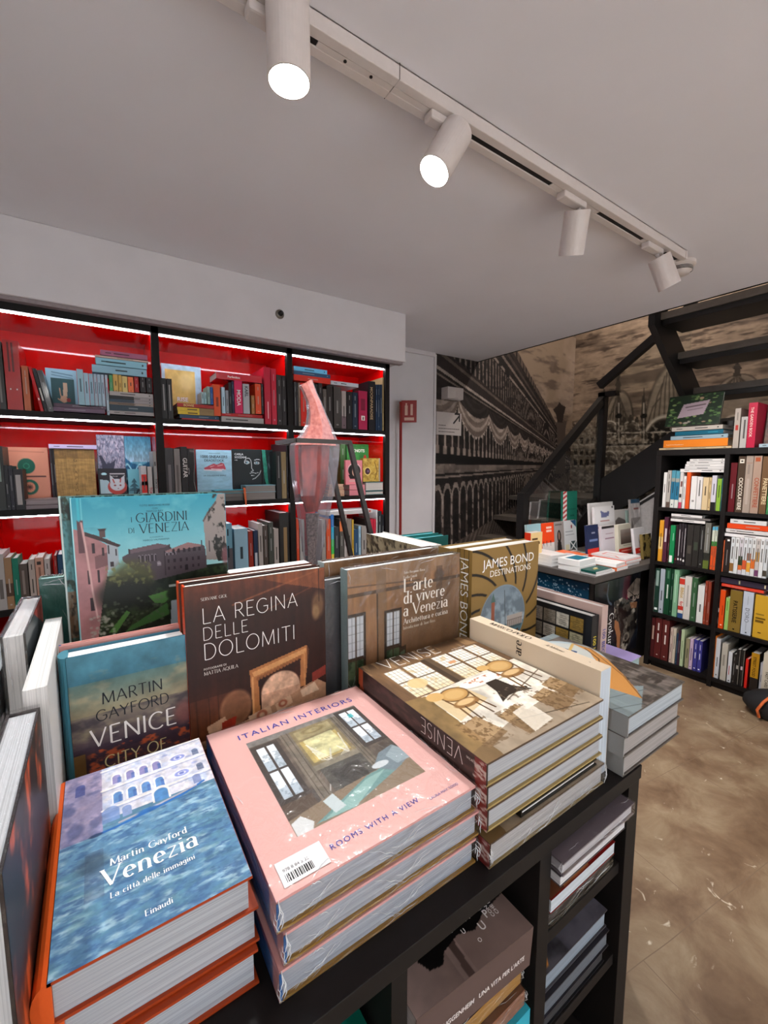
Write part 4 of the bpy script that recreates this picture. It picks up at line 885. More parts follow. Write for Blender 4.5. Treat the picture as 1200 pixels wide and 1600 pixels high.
left_row(2, 1, [
 ('S', 519, 523, 728, '#a8a09a', 'pale grey slim book', {}), ('S', 524, 527, 730, '#3a3536', 'thin black book', {}),
 ('L', 512, 538, 771, 777, '#b98f74', 'cream book with brown edge, lowest of four,', {'d': .15}), ('L', 513, 538, 766, 770.7, '#c09a80', 'cream book, second from bottom of four,', {'d': .15}), ('L', 514, 537, 761, 765.7, '#b98f74', 'cream book, third from bottom of four,', {'d': .15}), ('L', 515, 536, 756.5, 760.7, '#c8a48c', 'cream book, topmost of four,', {'d': .15}),
 ('L', 546, 571, 765.5, 774.5, '#c67680', 'pink book, lower of two,', {'d': .16, 'mk': []}), ('L', 546, 570, 757.5, 765, '#cd8088', 'pink book, upper of two,', {'d': .16, 'mk': []}),
 ('L', 571.5, 604, 767, 775, '#1f5c60', 'dark teal book with grey pages, lower,', {'pageout': 1, 'd': .17}), ('L', 571.5, 604, 753, 766.5, '#1f5c60', 'dark teal book with grey pages, upper,', {'pageout': 1, 'd': .17}),
 ('S', 532, 540, 693, '#3b5a30', 'thick olive green book', {'dy': .15, 'd': .15}),
 ('F', 542, 576, 694, 772, .20, '#3f8a42', 'green book titled KNOTS', pic_knots(), {'tx': [('front', 'KNOTS', .28, .84, .02, '#f0efe6', 'bold')]}),
 ('F', 540, 566, 719, 757, .04, '#d77f88', 'small pink book with a dark-haired woman', pic_pink_lady(), {}), ('F', 567, 599, 716, 752.5, .06, '#b9953f', 'golden book with an animal face', pic_golden(), {'t': .03}),
])
left_row(0, 2, [
 ('S', -8, 8, 866, '#a09a98', 'tall grey lettered volume', {'mk': [(.2, .55, .35, .75, '#5c5653')]}), ('S', 8.5, 20.5, 871, '#8a6a4c', 'tan brown volume', {'band': [(.25, .5, '#4a3426')]}), ('S', 21, 31, 872, '#0f6a55', 'emerald green book', {}), ('S', 32, 45.5, 881, '#4c413b', 'dark taupe book', {'mk': [(.3, .85, .3, .6, '#7d716a')]}), ('S', 46.5, 56.5, 874, '#a2948c', 'pale stone book', {}),
 ('S', 57, 70.5, 871, '#b08573', 'pinkish tan book with small dark emblems', {'mk': [(.85, .92, .2, .7, '#2c211d'), (.4, .8, .35, .6, '#7d5a4c'), (.25, .31, .3, .75, '#2c211d')]}), ('S', 71.5, 80.5, 873, '#aba29f', 'white grey book at the right end', {}),
 ('S', 86, 91, 868, '#8c2f2b', 'red brown slim book', {}), ('S', 92, 104, 866, '#23405e', 'blue picture book beside the garden album', {'band': [(0, .3, '#9c2328')]}),
])
left_row(1, 2, [
 ('S', 350, 363.5, 818, '#6f9fb5', 'pale blue book with mountain picture', {'band': [(0, .55, '#5a565c')]}), ('S', 367, 388, 826, '#8fb3c6', 'wide pale blue book', {}), ('S', 389, 396, 830, '#8f2a1c', 'brick red book', {}), ('S', 397, 403.5, 829, '#1f2c49', 'navy lettered book', {'mk': [(.1, .5, .2, .8, '#b9bcc4')]}), ('S', 404, 411, 818, '#a59c97', 'pale grey tall book', {}), ('S', 412, 419, 821, '#4a3f39', 'dark brown book', {}), ('S', 420, 427.5, 816, '#3f423c', 'dark green grey book', {}), ('S', 428.5, 436, 826, '#a09690', 'shorter light grey book', {}), ('S', 437, 454.5, 801, '#1f1b19', 'thick black and gold album', {'mk': [(.15, .75, .4, .75, '#8a6f4a')]}),
])
left_row(2, 2, [
 ('S', 463.5, 467.5, 811, '#c8431f', 'orange red book by the left upright', {}), ('S', 468.5, 476, 812, '#9b9693', 'light grey book half behind the sculpture', {}), ('S', 503, 509, 812, '#8f8782', 'grey book right of the sculpture', {}), ('S', 510, 517, 811, '#c04a25', 'burnt orange book', {}), ('S', 517.5, 522, 804, '#2a6ab0', 'rainbow striped book', {'band': [(0, .2, '#c8b43a'), (.2, .5, '#3fae4a'), (.5, .75, '#2f9fc0')]}), ('S', 523, 530, 823, '#2b2e33', 'short black book', {}), ('S', 531, 537, 811, '#4b4844', 'dark grey book with orange label', {'band': [(.72, .95, '#d2703c')]}), ('S', 538, 542, 805, '#a39b96', 'tall pale grey book', {}), ('S', 542.5, 549.5, 811, '#7d726a', 'taupe book', {}), ('S', 550, 553, 812, '#b8932f', 'mustard book', {}), ('S', 553.5, 560, 827, '#1f4160', 'blue lettered book', {}), ('S', 560.5, 564, 822, '#8fb0c4', 'pale blue thin book', {}), ('S', 565, 573, 822, '#8f8884', 'grey framed book', {}), ('S', 574, 578.5, 811, '#3a3433', 'dark brown slim book', {}), ('S', 579, 583, 811, '#b31f38', 'left of two crimson books', {}), ('S', 583.5, 587.5, 811, '#b31f38', 'right of two crimson books', {}), ('S', 588, 590, 797, '#c3c3c3', 'thin white tall book', {}), ('S', 590.5, 596.5, 799, '#23272b', 'black tall book', {}), ('S', 597, 603, 804, '#1d1f24', 'black book against the right upright', {}),
 ('L', 512, 582, 797.5, 803.5, '#a9a4a2', 'white grey book across the top', {'d': .15, 'mk': [(.04, .09, .2, .8, '#a05048')]}),
])
# orange ribbon bookmark hanging from the shelf edge
p = on(382, 772, 'y', YF-0.004)
rb = MB().add([(p[0]-.006, YF-.006, p[2]+.03), (p[0]+.006, YF-.006, p[2]+.03), (p[0]+.009, YF-.008, p[2]-.03), (p[0]+.006, YF-.008, p[2]-.085), (p[0]-.001, YF-.008, p[2]-.03), (p[0]-.006, YF+.004, p[2]+.034), (p[0]+.006, YF+.004, p[2]+.034),
   (p[0]-.006, YF-.0075, p[2]+.03), (p[0]+.006, YF-.0075, p[2]+.03), (p[0]+.009, YF-.0095, p[2]-.03), (p[0]+.006, YF-.0095, p[2]-.085), (p[0]-.001, YF-.0095, p[2]-.03)], [(0, 1, 2, 4), (4, 2, 3), (5, 6, 1, 0), (7, 11, 9, 8), (11, 10, 9), (0, 4, 11, 7), (1, 8, 9, 2), (4, 3, 10, 11), (2, 9, 10, 3)]).build('ribbon_bookmark', mat('orange_ribbon', '#d9642c', 0.5), None)
tag(rb, 'orange ribbon bookmark hanging below the second lit shelf of the red bookcase', 'bookmark')

# ================================================================== RIGHT BLACK BOOKCASE
XF = 3.141; RY = [1.374, 0.985, 0.600, 0.215, -0.17]; RZ = [1.112, 0.742, 0.385, 0.062]; RT = 1.492
rc = empty('bookcase', (XF, 0.6, 0), 'low black cube bookcase full of cookery books below the stairs', 'bookcase')
yo = -0.6
for i, y in enumerate(RY):
    w_ = 0.030 if i in (0, 4) else 0.024
    y1 = y if i == 0 else y+w_/2
    MB().box(0, y1-w_+yo, 0.0, 0.37, y1+yo, RT-0.036).build('upright', black, rc, bevel=0.001)
MB().box(-0.002, RY[-1]-0.03+yo, RT-0.036, 0.372, RY[0]+0.001+yo, RT).build('top_board', black, rc, bevel=0.001)
for i in range(4):
    a, b2 = RY[i]-(0.031 if i == 0 else 0.013)+yo, RY[i+1]+0.013+yo
    for z in RZ: MB().box(0.002, b2, z-0.022, 0.36, a, z).build('shelf', black, rc)
    MB().box(0.362, b2, 0.03, 0.368, a, RT-0.036).build('back_panel', black, rc)
MB().box(0.02, RY[-1]+yo, 0.0, 0.36, RY[0]-0.04+yo, 0.038).build('plinth', black, rc)
COLN = ['left column', 'right column']; SH2 = ['top shelf', 'second shelf', 'third shelf', 'bottom shelf']
rgR = np.random.RandomState(5)
def right_row(colm, shelf, items):
    loc = ('%s, black %s' % (SH2[shelf], COLN[colm])) if shelf >= 0 else 'on top of the black bookcase'
    zs = RZ[shelf] if shelf >= 0 else RT; n = 0
    hiY, loY = (RY[colm]-(0.0315 if colm == 0 else 0.0135), RY[colm+1]+0.014) if shelf >= 0 else (1.40, 0.2)
    for it in items:
        if it[0] == 'S':
            _, x0, x1, yt, c, words = it[:6]; o = it[6] if len(it) > 6 else {}; n += 1; X = XF+o.get('dx', 0.018)
            a = min(on(x0, yt, 'x', X)[1], hiY); b2 = max(on(x1, yt, 'x', X)[1], loY); z1 = on((x0+x1)/2, yt, 'x', X)[2]
            z0 = zs+0.0006; t = max(a-b2-0.0008, 0.004); d = o.get('d', min(0.3, (z1-z0)*rgR.uniform(0.66, 0.8)))
            M = frame((X, a, z0), (1, 0, 0), (0, 0, 1)); tx = o.get('tx', [])
            book('%s, %s standing from left, %s' % (words, ORD[n], loc), d, z1-z0, t, M, c, bt=min(0.0025, t*0.2), paper=o.get('p', 'satin'), texts=tx, band=o.get('band'),
                 marks=o.get('mk', auto_marks(c, rgR) if not tx else None), group='books standing in the black bookcase', art=o.get('art'), pages='#cfc8c0')
        else:
            _, x0, x1, yt, yb, c, words = it[:7]; o = it[7] if len(it) > 7 else {}; X = XF+o.get('dx', 0.02); xm, ym = (x0+x1)/2, (yt+yb)/2
            a = min(on(x0, ym, 'x', X)[1], hiY); b2 = max(on(x1, ym, 'x', X)[1], loY)
            z1 = on(xm, yt, 'x', X)[2]; z0 = max(on(xm, yb, 'x', X)[2], zs+0.0005); t = max(z1-z0-0.0012, 0.005)
            M = frame((X, b2, z0), (1, 0, 0), (0, 1, 0)); tx = o.get('tx', [])
            book('%s lying flat, %s' % (words, loc), o.get('d', 0.19), a-b2, t, M, c, bt=min(0.0025, t*0.2), texts=tx, band=o.get('band'), marks=o.get('mk', auto_marks(c, rgR) if not tx else None), group='books lying flat in the black bookcase', pages='#cfc8c0')
WV = '#d8d3cf'
right_row(0, 0, [
 ('S', 1038, 1043, 738, WV, 'thin white paperback'), ('S', 1044, 1049.8, 735, '#a8a19a', 'grey white photo book', {'band': [(0, .15, '#5d4a42')]}),
 ('S', 1050.5, 1056.5, 735, '#4f8ea0', 'teal and blue seascape book', {'band': [(0, .22, '#cfd0c8'), (.22, .7, '#2b6c8a'), (.7, .8, '#8f8f86')]}), ('S', 1057, 1063, 736, '#4f8ea0', 'matching teal seascape book', {'band': [(0, .22, '#cfd0c8'), (.22, .7, '#2b6c8a'), (.7, .8, '#8f8f86')]}),
 ('S', 1063.5, 1068.5, 738, '#c9c3bf', 'white patterned book with pink foot', {'band': [(0, .17, '#b5405a')], 'mk': [(.3, .4, .1, .8, '#2c2928'), (.6, .75, .3, .9, '#6b4542')]}), ('S', 1069, 1073, 744, '#d9d5d2', 'narrow white paperback'),
 ('S', 1074, 1080, 738, '#d2521f', 'bright orange book', {'mk': []}), ('S', 1081, 1090, 744, WV, 'broad white paperback', {'mk': [(.22, .28, .3, .7, '#8d8885')]}), ('S', 1090.5, 1099, 745, '#d3cecb', 'second broad white paperback'),
 ('S', 1099.5, 1108.5, 746, '#cdb48c', 'beige paperback'), ('S', 1109, 1113, 746, '#c0a476', 'thin beige paperback'), ('S', 1113.5, 1121, 743, '#c5bfc8', 'white lilac book with black foot', {'band': [(0, .24, '#1f1c1c')]}),
 ('S', 1122, 1128.5, 748, '#86ad3a', 'lime green book'), ('S', 1129, 1132.5, 747, '#2c6b70', 'thin teal book'),
 ('L', 1063, 1132, 732.5, 737.8, WV, 'white paperback, lowest of five,'), ('L', 1070, 1133, 729, 733.4, '#d0cbc8', 'white paperback, second of five from below,'), ('L', 1071, 1134, 724.8, 729, WV, 'white paperback, middle of five,'), ('L', 1073, 1135, 720.5, 724.8, '#d0cbc8', 'white paperback, fourth of five from below,'), ('L', 1078, 1135, 716.5, 720.4, WV, 'white paperback, topmost of five,'),
])
right_row(1, 0, [
 ('S', 1143, 1153, 723, '#5a1018', 'deep red book'),
 ('S', 1155, 1166.5, 713, '#463629', 'brown book lettered CIOCCOLATIERE', {'tx': [('spine', 'CIOCCOLATIERE', .38, .3, .02, '#e2d6c6', 'bold', {'fit': .19})], 'mk': [(.88, .95, .2, .8, '#e2d6c6'), (.9, .93, .35, .65, '#463629')]}),
 ('S', 1167, 1178.5, 712, '#9c8b7e', 'grey beige book with faded lettering', {'mk': [(.15, .6, .3, .65, '#ab9b8f'), (.68, .85, .3, .6, '#8a7b70'), (.87, .875, .1, .9, '#8f4a2c')]}), ('S', 1179, 1192, 712, '#a38877', 'tan book lettered CONFETTIERE', {'tx': [('spine', 'CONFETTIERE', .38, .3, .02, '#9c4426', 'bold', {'fit': .18})], 'mk': [(.9, .97, .2, .8, '#a5502f')]}),
 ('S', 1193, 1204, 713, '#6a4d33', 'brown book lettered PANETTIERE', {'tx': [('spine', 'PANETTIERE', .38, .3, .02, '#d9c39c', 'bold', {'fit': .19})]}), ('S', 1205, 1216, 713, '#3d7d4c', 'green book at the frame edge'),
 ('S', 1218, 1230, 720, '#7a6a58', 'taupe book beyond the frame edge'),
])
right_row(0, 1, [
 ('S', 1031.5, 1038, 813, '#d8952a', 'yellow orange book', {'band': [(.3, .6, '#e0bd7c')]}), ('S', 1039, 1045, 808, '#4f2436', 'plum book with white lettering', {'mk': [(.45, .75, .3, .8, '#cdbfc0')]}), ('S', 1045.5, 1048, 822, '#3c151c', 'very thin dark red book'),
 ('S', 1048.5, 1056, 821, '#17804a', 'green book with a white animal', {'mk': [(.02, .2, .1, .7, '#e8e8e0'), (.6, .8, .6, .75, '#8fc2a4')]}),
 ('S', 1057.5, 1061, 820, '#2b1a20', 'slim black book with red foot', {'mk': [(.1, .14, .3, .8, '#a83a34')]}), ('S', 1061.5, 1065.5, 818, '#2a2226', 'slim black book with white lettering', {'mk': [(.2, .85, .35, .65, '#b7aeb0'), (.1, .15, .2, .8, '#e8e4e0')]}), ('S', 1066, 1069.5, 818, '#2c2529', 'slim dark grey book with white foot', {'mk': [(.1, .15, .2, .8, '#d8d4d0'), (.3, .8, .4, .6, '#7d7478')]}), ('S', 1070, 1074, 819, '#241f22', 'slim black lettered book', {'mk': [(.2, .9, .35, .65, '#a9a1a2'), (.08, .13, .2, .8, '#e8e4e0')]}),
 ('S', 1075, 1084.5, 820, '#2f2b28', 'broad black picture book', {'mk': [(.3, .5, .2, .8, '#4c463f')]}), ('S', 1085, 1094.5, 821, '#2c2926', 'second broad black picture book', {'mk': [(.4, .6, .2, .8, '#3f463a')]}), ('S', 1095, 1102, 822, '#272523', 'third broad black picture book'),
 ('S', 1103, 1112, 817, '#6d6a62', 'grey and moss green book', {'band': [(0, .18, '#5d6a2c'), (.18, .35, '#2c2c26')]}), ('S', 1114, 1118, 823, '#c7cbb8', 'first striped orange green blue book', {'band': [(0, .55, '#d8501f'), (.55, .66, '#3f7a3a'), (.92, 1, '#4fa0c0')]}), ('S', 1118.5, 1122.5, 823, '#c7cbb8', 'second striped orange green blue book', {'band': [(0, .55, '#d8501f'), (.55, .66, '#3f7a3a'), (.92, 1, '#4fa0c0')]}),
 ('L', 1048, 1102, 812, 816.3, WV, 'white book, lower of two,'), ('L', 1049, 1097, 803.8, 808, WV, 'white book, upper of two,'), ('L', 1049, 1110, 808.5, 811.6, '#6a6462', 'grey book between two white ones'),
])
cook = lambda b2, mk: {'band': b2, 'mk': mk}
right_row(1, 1, [
 ('S', 1128, 1133, 844, '#dc6a3c', 'orange paperback'), ('S', 1133.5, 1143, 840, '#2a2220', 'dark brown book', {'mk': [(.9, .95, .4, .8, '#e8e4e0'), (.2, .65, .45, .55, '#8f8784')]}),
] + [('S', 1143.5+6.6*i, 1149.8+6.6*i, 839.5+i*0.4, c, w_, cook(bd, [(.4, .75, .35, .65, '#6a6663'), (.85, .95, .3, .7, '#8a8683')])) for i, (c, w_, bd) in enumerate((
 ('#c9cbcc', 'white cookery book with a brown cake', [(.05, .28, '#8a6236')]), ('#d0d0cf', 'white cookery book with plain lettering', []), ('#c6bfc4', 'white cookery book with dark green leaves', [(.25, .5, '#2f3a25'), (.12, .25, '#cf6a35')]), ('#cfd0d2', 'white cookery book with red peppers', [(.15, .4, '#c8552f')]), ('#c8cacb', 'white cookery book with pinkish dish', [(.1, .35, '#d99a3c'), (.4, .6, '#8f6250')]), ('#d0cfcd', 'white cookery book with orange fruit', [(.2, .45, '#cf6a2c')]), ('#bdb3ad', 'white cookery book with violet foot', [(.02, .18, '#6f3f63'), (.4, .65, '#b0864a')]), ('#d6d6d6', 'white cookery book with large black letters', []), ('#c4c6c8', 'white cookery book at the frame edge', [(.05, .2, '#4a4238')])))] + [
 ('L', 1129, 1206, 836, 841, '#dedad8', 'white book, lowest of four,'), ('L', 1134, 1206, 828.5, 834.5, '#cfc9c6', 'white book, second of four from below,'), ('L', 1136, 1206, 820, 828, '#d84418', 'orange red book between white ones'), ('L', 1141, 1198, 812.5, 819.6, '#cfcdcb', 'white book, topmost of four,'),
])
right_row(0, 2, [
 ('S', 1018.5, 1024.5, 904, '#5c524e', 'grey brown short book', {'mk': [(.3, .9, .3, .6, '#9c918c')]}), ('S', 1025, 1032.5, 888, '#1f3a30', 'dark green lettered book', {'mk': [(.6, .95, .2, .8, '#8fa39a'), (.05, .1, .2, .8, '#e8ece8')]}), ('S', 1033, 1040, 889, '#a8b0b8', 'pale grey blue book'), ('S', 1041, 1049.5, 888, '#17462c', 'broad dark green book', {'mk': [(.35, .65, .4, .65, '#cfd8cc'), (.78, .95, .35, .7, '#4f7a5e')]}), ('S', 1050, 1054, 889, '#123a25', 'thin dark green book'), ('S', 1054.5, 1062, 890, '#7fae8a', 'sage green book', {'mk': [(.3, .9, .35, .6, '#a8cbb0')]}),
 ('S', 1062.5, 1071, 903, '#d8d0c4', 'white book with red badge lettered Biblio', {'band': [(.84, .98, '#c83a2c'), (0, .12, '#2c4a78'), (.2, .3, '#c0392c')], 'tx': [('spine', 'Bibliot', .24, .3, .02, '#b8902c', 'bold', {'fit': .08}), ('spine', 'fork', .58, .3, .02, '#c8352c', 'bold', {'fit': .05})]}), ('S', 1071.5, 1082, 901, '#cfc8c0', 'ivory book', {'mk': [(.3, .8, .4, .6, '#a39c94')]}), ('S', 1082.5, 1091, 903, '#365a3a', 'moss green book'), ('S', 1091.5, 1102, 915, '#d8d6d2', 'broad white book'), ('S', 1103, 1107, 908, '#8f3a26', 'rust brown book'), ('S', 1107.5, 1112.5, 909, '#8a3a28', 'second rust brown book'),
])
right_row(1, 2, [
 ('S', 1120, 1125.5, 916, '#1d181a', 'black book with white badge', {'mk': [(.38, .48, .2, .8, '#e0dcd8'), (.1, .25, .35, .65, '#8f8a88')]}), ('S', 1126.5, 1134.5, 922, '#d94a14', 'vivid orange book', {'mk': [(.08, .11, .4, .7, '#f0c8b0'), (.35, .6, .55, .7, '#8a2c0a')]}), ('S', 1135, 1141, 934, '#93b865', 'pale green short book', {'mk': [(.6, .9, .35, .6, '#5d8038')]}),
 ('S', 1142, 1161.5, 923, '#7d642a', 'thick golden book lettered PATISSERIE', {'tx': [('spine', 'PATISSERIE', .25, .3, .03, '#191308', 'bold', {'fit': .135})], 'mk': [(.05, .08, .4, .55, '#191308')], 'p': 'gloss'}), ('S', 1162.5, 1179, 925, '#b9bfca', "thick pale blue book lettered D'ORO", {'tx': [('spine', "D'ORO", .38, .3, .03, '#33363c', 'light', {'fit': .085})], 'mk': [(.1, .3, .45, .5, '#8f959e'), (.7, .9, .45, .5, '#8f959e'), (.04, .07, .45, .6, '#33363c')]}),
 ('S', 1181, 1208, 931, '#c79a2c', 'fat mustard yellow box', {'mk': [(.36, .42, .1, .6, '#6a4e14'), (.44, .48, .1, .7, '#6a4e14'), (.54, .57, .1, .6, '#8a6a20'), (.12, .14, .3, .5, '#3a2c10')]}),
 ('L', 1127, 1194, 917, 921.5, '#d8412c', 'thin red book under the purple one'), ('L', 1119.5, 1206, 907, 916, '#352c3c', 'dark purple book across the top', {'mk': [(.1, .13, .2, .8, '#c8bd9a'), (.6, .63, .2, .8, '#b8b48a')]}),
])
right_row(0, 3, [
 ('S', 1019.5, 1024.5, 965, '#4a1a1c', 'maroon book with gold lettering', {'mk': [(.45, .8, .3, .8, '#b89a8a')]}), ('S', 1025, 1035.5, 966, '#5a201f', 'broad maroon book', {'mk': [(.7, .88, .4, .6, '#dccfc8'), (.4, .62, .4, .6, '#e4d8d0'), (.08, .1, .4, .6, '#e4d8d0')]}), ('S', 1036, 1047, 969, '#5c2422', 'second broad maroon book', {'mk': [(.7, .88, .4, .6, '#dccfc8'), (.4, .62, .4, .6, '#e4d8d0'), (.08, .1, .4, .6, '#e4d8d0')]}),
 ('S', 1048.5, 1052.5, 981, '#c8b0a4', 'pinkish cream book'), ('S', 1053, 1057.5, 982, '#c9bba8', 'cream book'), ('S', 1058, 1060.5, 990, '#1f3a52', 'thin navy book'), ('S', 1061, 1064.5, 985, '#3a2230', 'thin plum book'), ('S', 1065.5, 1070.5, 984, '#b4c49c', 'pale green book', {'mk': [(.2, .7, .35, .6, '#7d8c68')]}), ('S', 1072.5, 1078.5, 998, '#928a6c', 'olive grey book'), ('S', 1079, 1084.5, 998, '#c0a6be', 'lilac book'), ('S', 1085, 1091.5, 1000, '#3c3a86', 'left of two violet blue books', {'mk': [(.7, .88, .4, .6, '#b9b6d8'), (.4, .6, .4, .6, '#d8d6e8'), (.07, .1, .3, .7, '#f0f0f4')]}), ('S', 1092, 1098.5, 1002, '#3c3a86', 'right of two violet blue books', {'mk': [(.7, .88, .4, .6, '#b9b6d8'), (.4, .6, .4, .6, '#d8d6e8'), (.07, .1, .3, .7, '#f0f0f4')]}),
])
right_row(1, 3, [
 ('S', 1114.5, 1119.5, 993, '#cf6f1c', 'tall orange book'), ('S', 1120, 1127, 998, '#c5c6c8', 'tall white book'), ('S', 1129, 1138.5, 1006, '#b4ada0', 'broad grey cream book', {'mk': [(.4, .7, .3, .6, '#8a8378')]}), ('S', 1139, 1145.5, 1019, '#c8c8ca', 'shorter white book', {'mk': [(.25, .55, .3, .5, '#a85048'), (.04, .07, .3, .7, '#222')]}), ('S', 1146.5, 1151, 1022, '#26221f', 'black book with pale corner'), ('S', 1151.5, 1158, 1015, '#1f1c1b', 'black ringed album', {'mk': [(.02, .98, .8, .95, '#7d766c'), (.45, .55, .2, .7, '#a09a94')]}), ('S', 1158.5, 1165, 1016, '#201d1c', 'second black ringed album', {'mk': [(.02, .98, .8, .95, '#7d766c'), (.45, .55, .2, .7, '#c0a8b0')]}), ('S', 1166, 1170.5, 1030, '#d8261c', 'vivid red thin book', {'mk': []}),
 ('S', 1175, 1188, 1021, '#2a211d', 'black book with yellow label', {'band': [(.34, 1, '#c08a1c')], 'tx': [('spine', 'STREET FOOD', .1, .25, .016, '#241a08', 'bold', {'fit': .12})]}), ('S', 1189, 1193.5, 1036, '#b9b9c0', 'thin white grey book', {'dx': -.01}), ('S', 1194, 1207, 1022, '#c4b8a4', 'cream book pulled forward lettered FAST CARS', {'dx': -.045, 'tx': [('spine', 'FAST CARS', .4, .4, .016, '#4a4034', 'bold', {'fit': .09})]}),
])
right_row(0, -1, [
 ('L', 1030, 1143, 698.3, 701.5, '#c4ab85', 'thin cream book, lowest of the pile,', {'d': .24}), ('L', 1037, 1137, 686, 698, '#dd7a1c', 'thick orange book in the pile', {'d': .2, 'tx': [('spine', 'Il quaderno del pasticcere', .05, .3, .016, '#f0d8b8', 'sans', {'fit': .1})]}), ('L', 1048, 1137, 679.5, 685.7, '#8fa3ac', 'pale blue grey book in the pile', {'d': .18}), ('L', 1055, 1130, 672.5, 679, '#0f5a70', 'dark teal book in the pile', {'d': .18, 'mk': [(.1, .3, .4, .6, '#2f8aa0')]}), ('L', 1050, 1129, 665.5, 672, '#b4aaa0', 'white grey book, topmost of the pile,', {'d': .18}),
 ('S', 1149.5, 1158.5, 638, '#a89c92', 'white book with a red letter', {'mk': [(.45, .58, .25, .75, '#a8342c'), (.7, .9, .4, .6, '#7d746c')]}), ('S', 1159, 1170, 651, '#aaa39e', 'shorter white lettered book', {'mk': [(.3, .9, .4, .65, '#4a4644')]}), ('S', 1171, 1185, 629, '#b01238', 'crimson book lettered THE GARDEN BOOK', {'tx': [('spine', 'THE GARDEN BOOK', .1, .28, .018, '#e4cfc4', 'sans', {'fit': .17})]}),
 ('L', 1186, 1206, 693, 700, '#9fb0b8', 'pale grey book beside the crimson one', {'d': .2}),
])
# leaning floral book and dark pot on the bookcase top
def pic_floral():
    c = Cv(90, 80, '#1c2a1c'); rg = np.random.RandomState(3)
    for i in range(110):
        x, y = rg.uniform(0, 100), rg.uniform(0, 100); c.ell(x, y, rg.uniform(2, 5), rg.uniform(1.5, 4), ['#3f5a34', '#5a7a44', '#2c4428', '#7d9058', '#b08a72', '#a89a90'][rg.choice(6, p=[.3, .25, .2, .12, .07, .06])], .9, .3)
    c.poly([(30, 30), (78, 22), (70, 66), (22, 74)], '#a5929a'); c.line([(36, 40), (70, 35)], 4, '#5f4f56'); c.line([(40, 50), (66, 46)], 3, '#6d5d64', .7); return c
p0 = on(1052, 662, 'x', 3.21); th = R_(14)
z0 = RT+0.107
M = frame((3.20, 1.355, RT+0.1490), (0, -1, 0), (math.sin(th), 0, math.cos(th)))
book('dark floral book with a pink card, leaning on top of the black bookcase', 0.30, 0.205, 0.02, M, '#1c2a1c', art=pic_floral(), side='front')
pot = empty('plant_pot', (3.425, 1.065, RT), 'dark round pot behind the white books on the black bookcase', 'pot')
MB().lathe([(0.0, 0.002), (0.038, 0.002), (0.047, 0.15), (0.051, 0.152), (0.051, 0.182), (0.045, 0.182), (0.04, 0.03), (0, 0.03)], 32).build('pot_wall', mat('dark_ceramic', '#2b2320', 0.5), pot, smooth=False)
MB().lathe([(0, 0.16), (0.044, 0.16)], 24).build('soil', mat('dark_soil', '#17110e', 0.9), pot)
pic = Cv(60, 70, '#2b1c16'); pic.noise((7, 8), .8, 4, c='#7d5540'); pic.ell(40, 40, 20, 26, '#8f6248', .7, .6)
book('brown picture book facing out at the right end of the bookcase top', 0.2, 0.27, 0.02, frame((3.30, 0.86, RT), (0, -1, 0), (math.sin(R_(8)), 0, math.cos(R_(8)))), '#3a281f', art=pic)
# bag on the floor at the bookcase foot
bg = empty('shoulder_bag', (3.02, 0.62, 0), 'black bag with an orange strap on the floor by the black bookcase', 'bag')
mb = MB(); V = []; nu, nv = 20, 14
for j in range(nv):
    t = j/(nv-1); z = 0.002 + 0.15*t; r = math.sin(math.pi*(0.18+0.72*t))**0.7
    for i in range(nu):
        a = 2*math.pi*i/nu; k = 1+0.08*math.sin(3*a+5*t)
        V.append((0.09*r*k*math.cos(a), 0.15*r*k*math.sin(a), z))
i = np.arange(nu*nv).reshape(nv, nu); Fq = np.stack([i[:-1], np.roll(i[:-1], -1, 1), np.roll(i[1:], -1, 1), i[1:]], -1).reshape(-1, 4)
mb.add(V, Fq).add([V[k] for k in range(nu)], [tuple(range(nu))[::-1]]).add([V[k] for k in range(nu*nv-nu, nu*nv)], [tuple(range(nu))])
mb.build('bag_body', mat('black_nylon', '#19181a', 0.6, 0.2, 90, 0.3), bg, smooth=True)
MB().tube([(-0.05, 0.03, 0.14), (-0.085, 0.05, 0.11), (-0.095, 0.07, 0.06), (-0.09, 0.06, 0.02)], 0.007, 8).build('strap', mat('orange_webbing', '#d8672c', 0.6), bg, smooth=True)

# ================================================================== CENTRAL DISPLAY TABLE
ZT = 0.83
dt = empty('display_table', (0.1, 0.345, 0), 'black display table with open cubbies, stacked with art books', 'table')
def tb(mb, name, bev=0.0008): return mb.build(name, black, dt, bevel=bev)
tb(MB().box(-0.75, 0.0, ZT-0.026, 0.711, 0.42, ZT), 'tabletop')
for x0, x1 in ((0.673, 0.711), (0.415, 0.443), (0.145, 0.168), (-0.13, -0.102), (-0.405, -0.377), (-0.75, -0.712)):
    tb(MB().box(x0, 0.003, 0.0, x1, 0.40, ZT-0.026), 'upright')
for x0, x1, zs in ((0.443, 0.673, (0.642, 0.448, 0.23)), (0.168, 0.415, (0.448, 0.23)), (-0.102, 0.145, (0.642, 0.448, 0.23)), (-0.377, -0.13, (0.448, 0.23)), (-0.712, -0.405, (0.448, 0.23))):
    for z in zs: tb(MB().box(x0, 0.012, z-0.022, x1, 0.40, z), 'shelf')
tb(MB().box(-0.75, 0.40, 0.0, 0.711, 0.42, ZT-0.026), 'back_panel')
tb(MB().box(-0.71, 0.03, 0.0, 0.67, 0.39, 0.06), 'plinth')
dt2 = empty('display_table', (0.2, 0.8, 0), 'second black table behind, carrying the standing art books', 'table')
MB().box(-0.85, -0.03, ZT-0.034, 1.0, 0.55, ZT).build('tabletop', black, dt2)
MB().box(-0.8, 0.0, 0, 0.97, 0.5, ZT-0.034).build('carcass', black, dt2)
dt3 = empty('display_plinth', (1.0, 0.64, 0), 'black plinth at the table end under the lavender books', 'plinth')
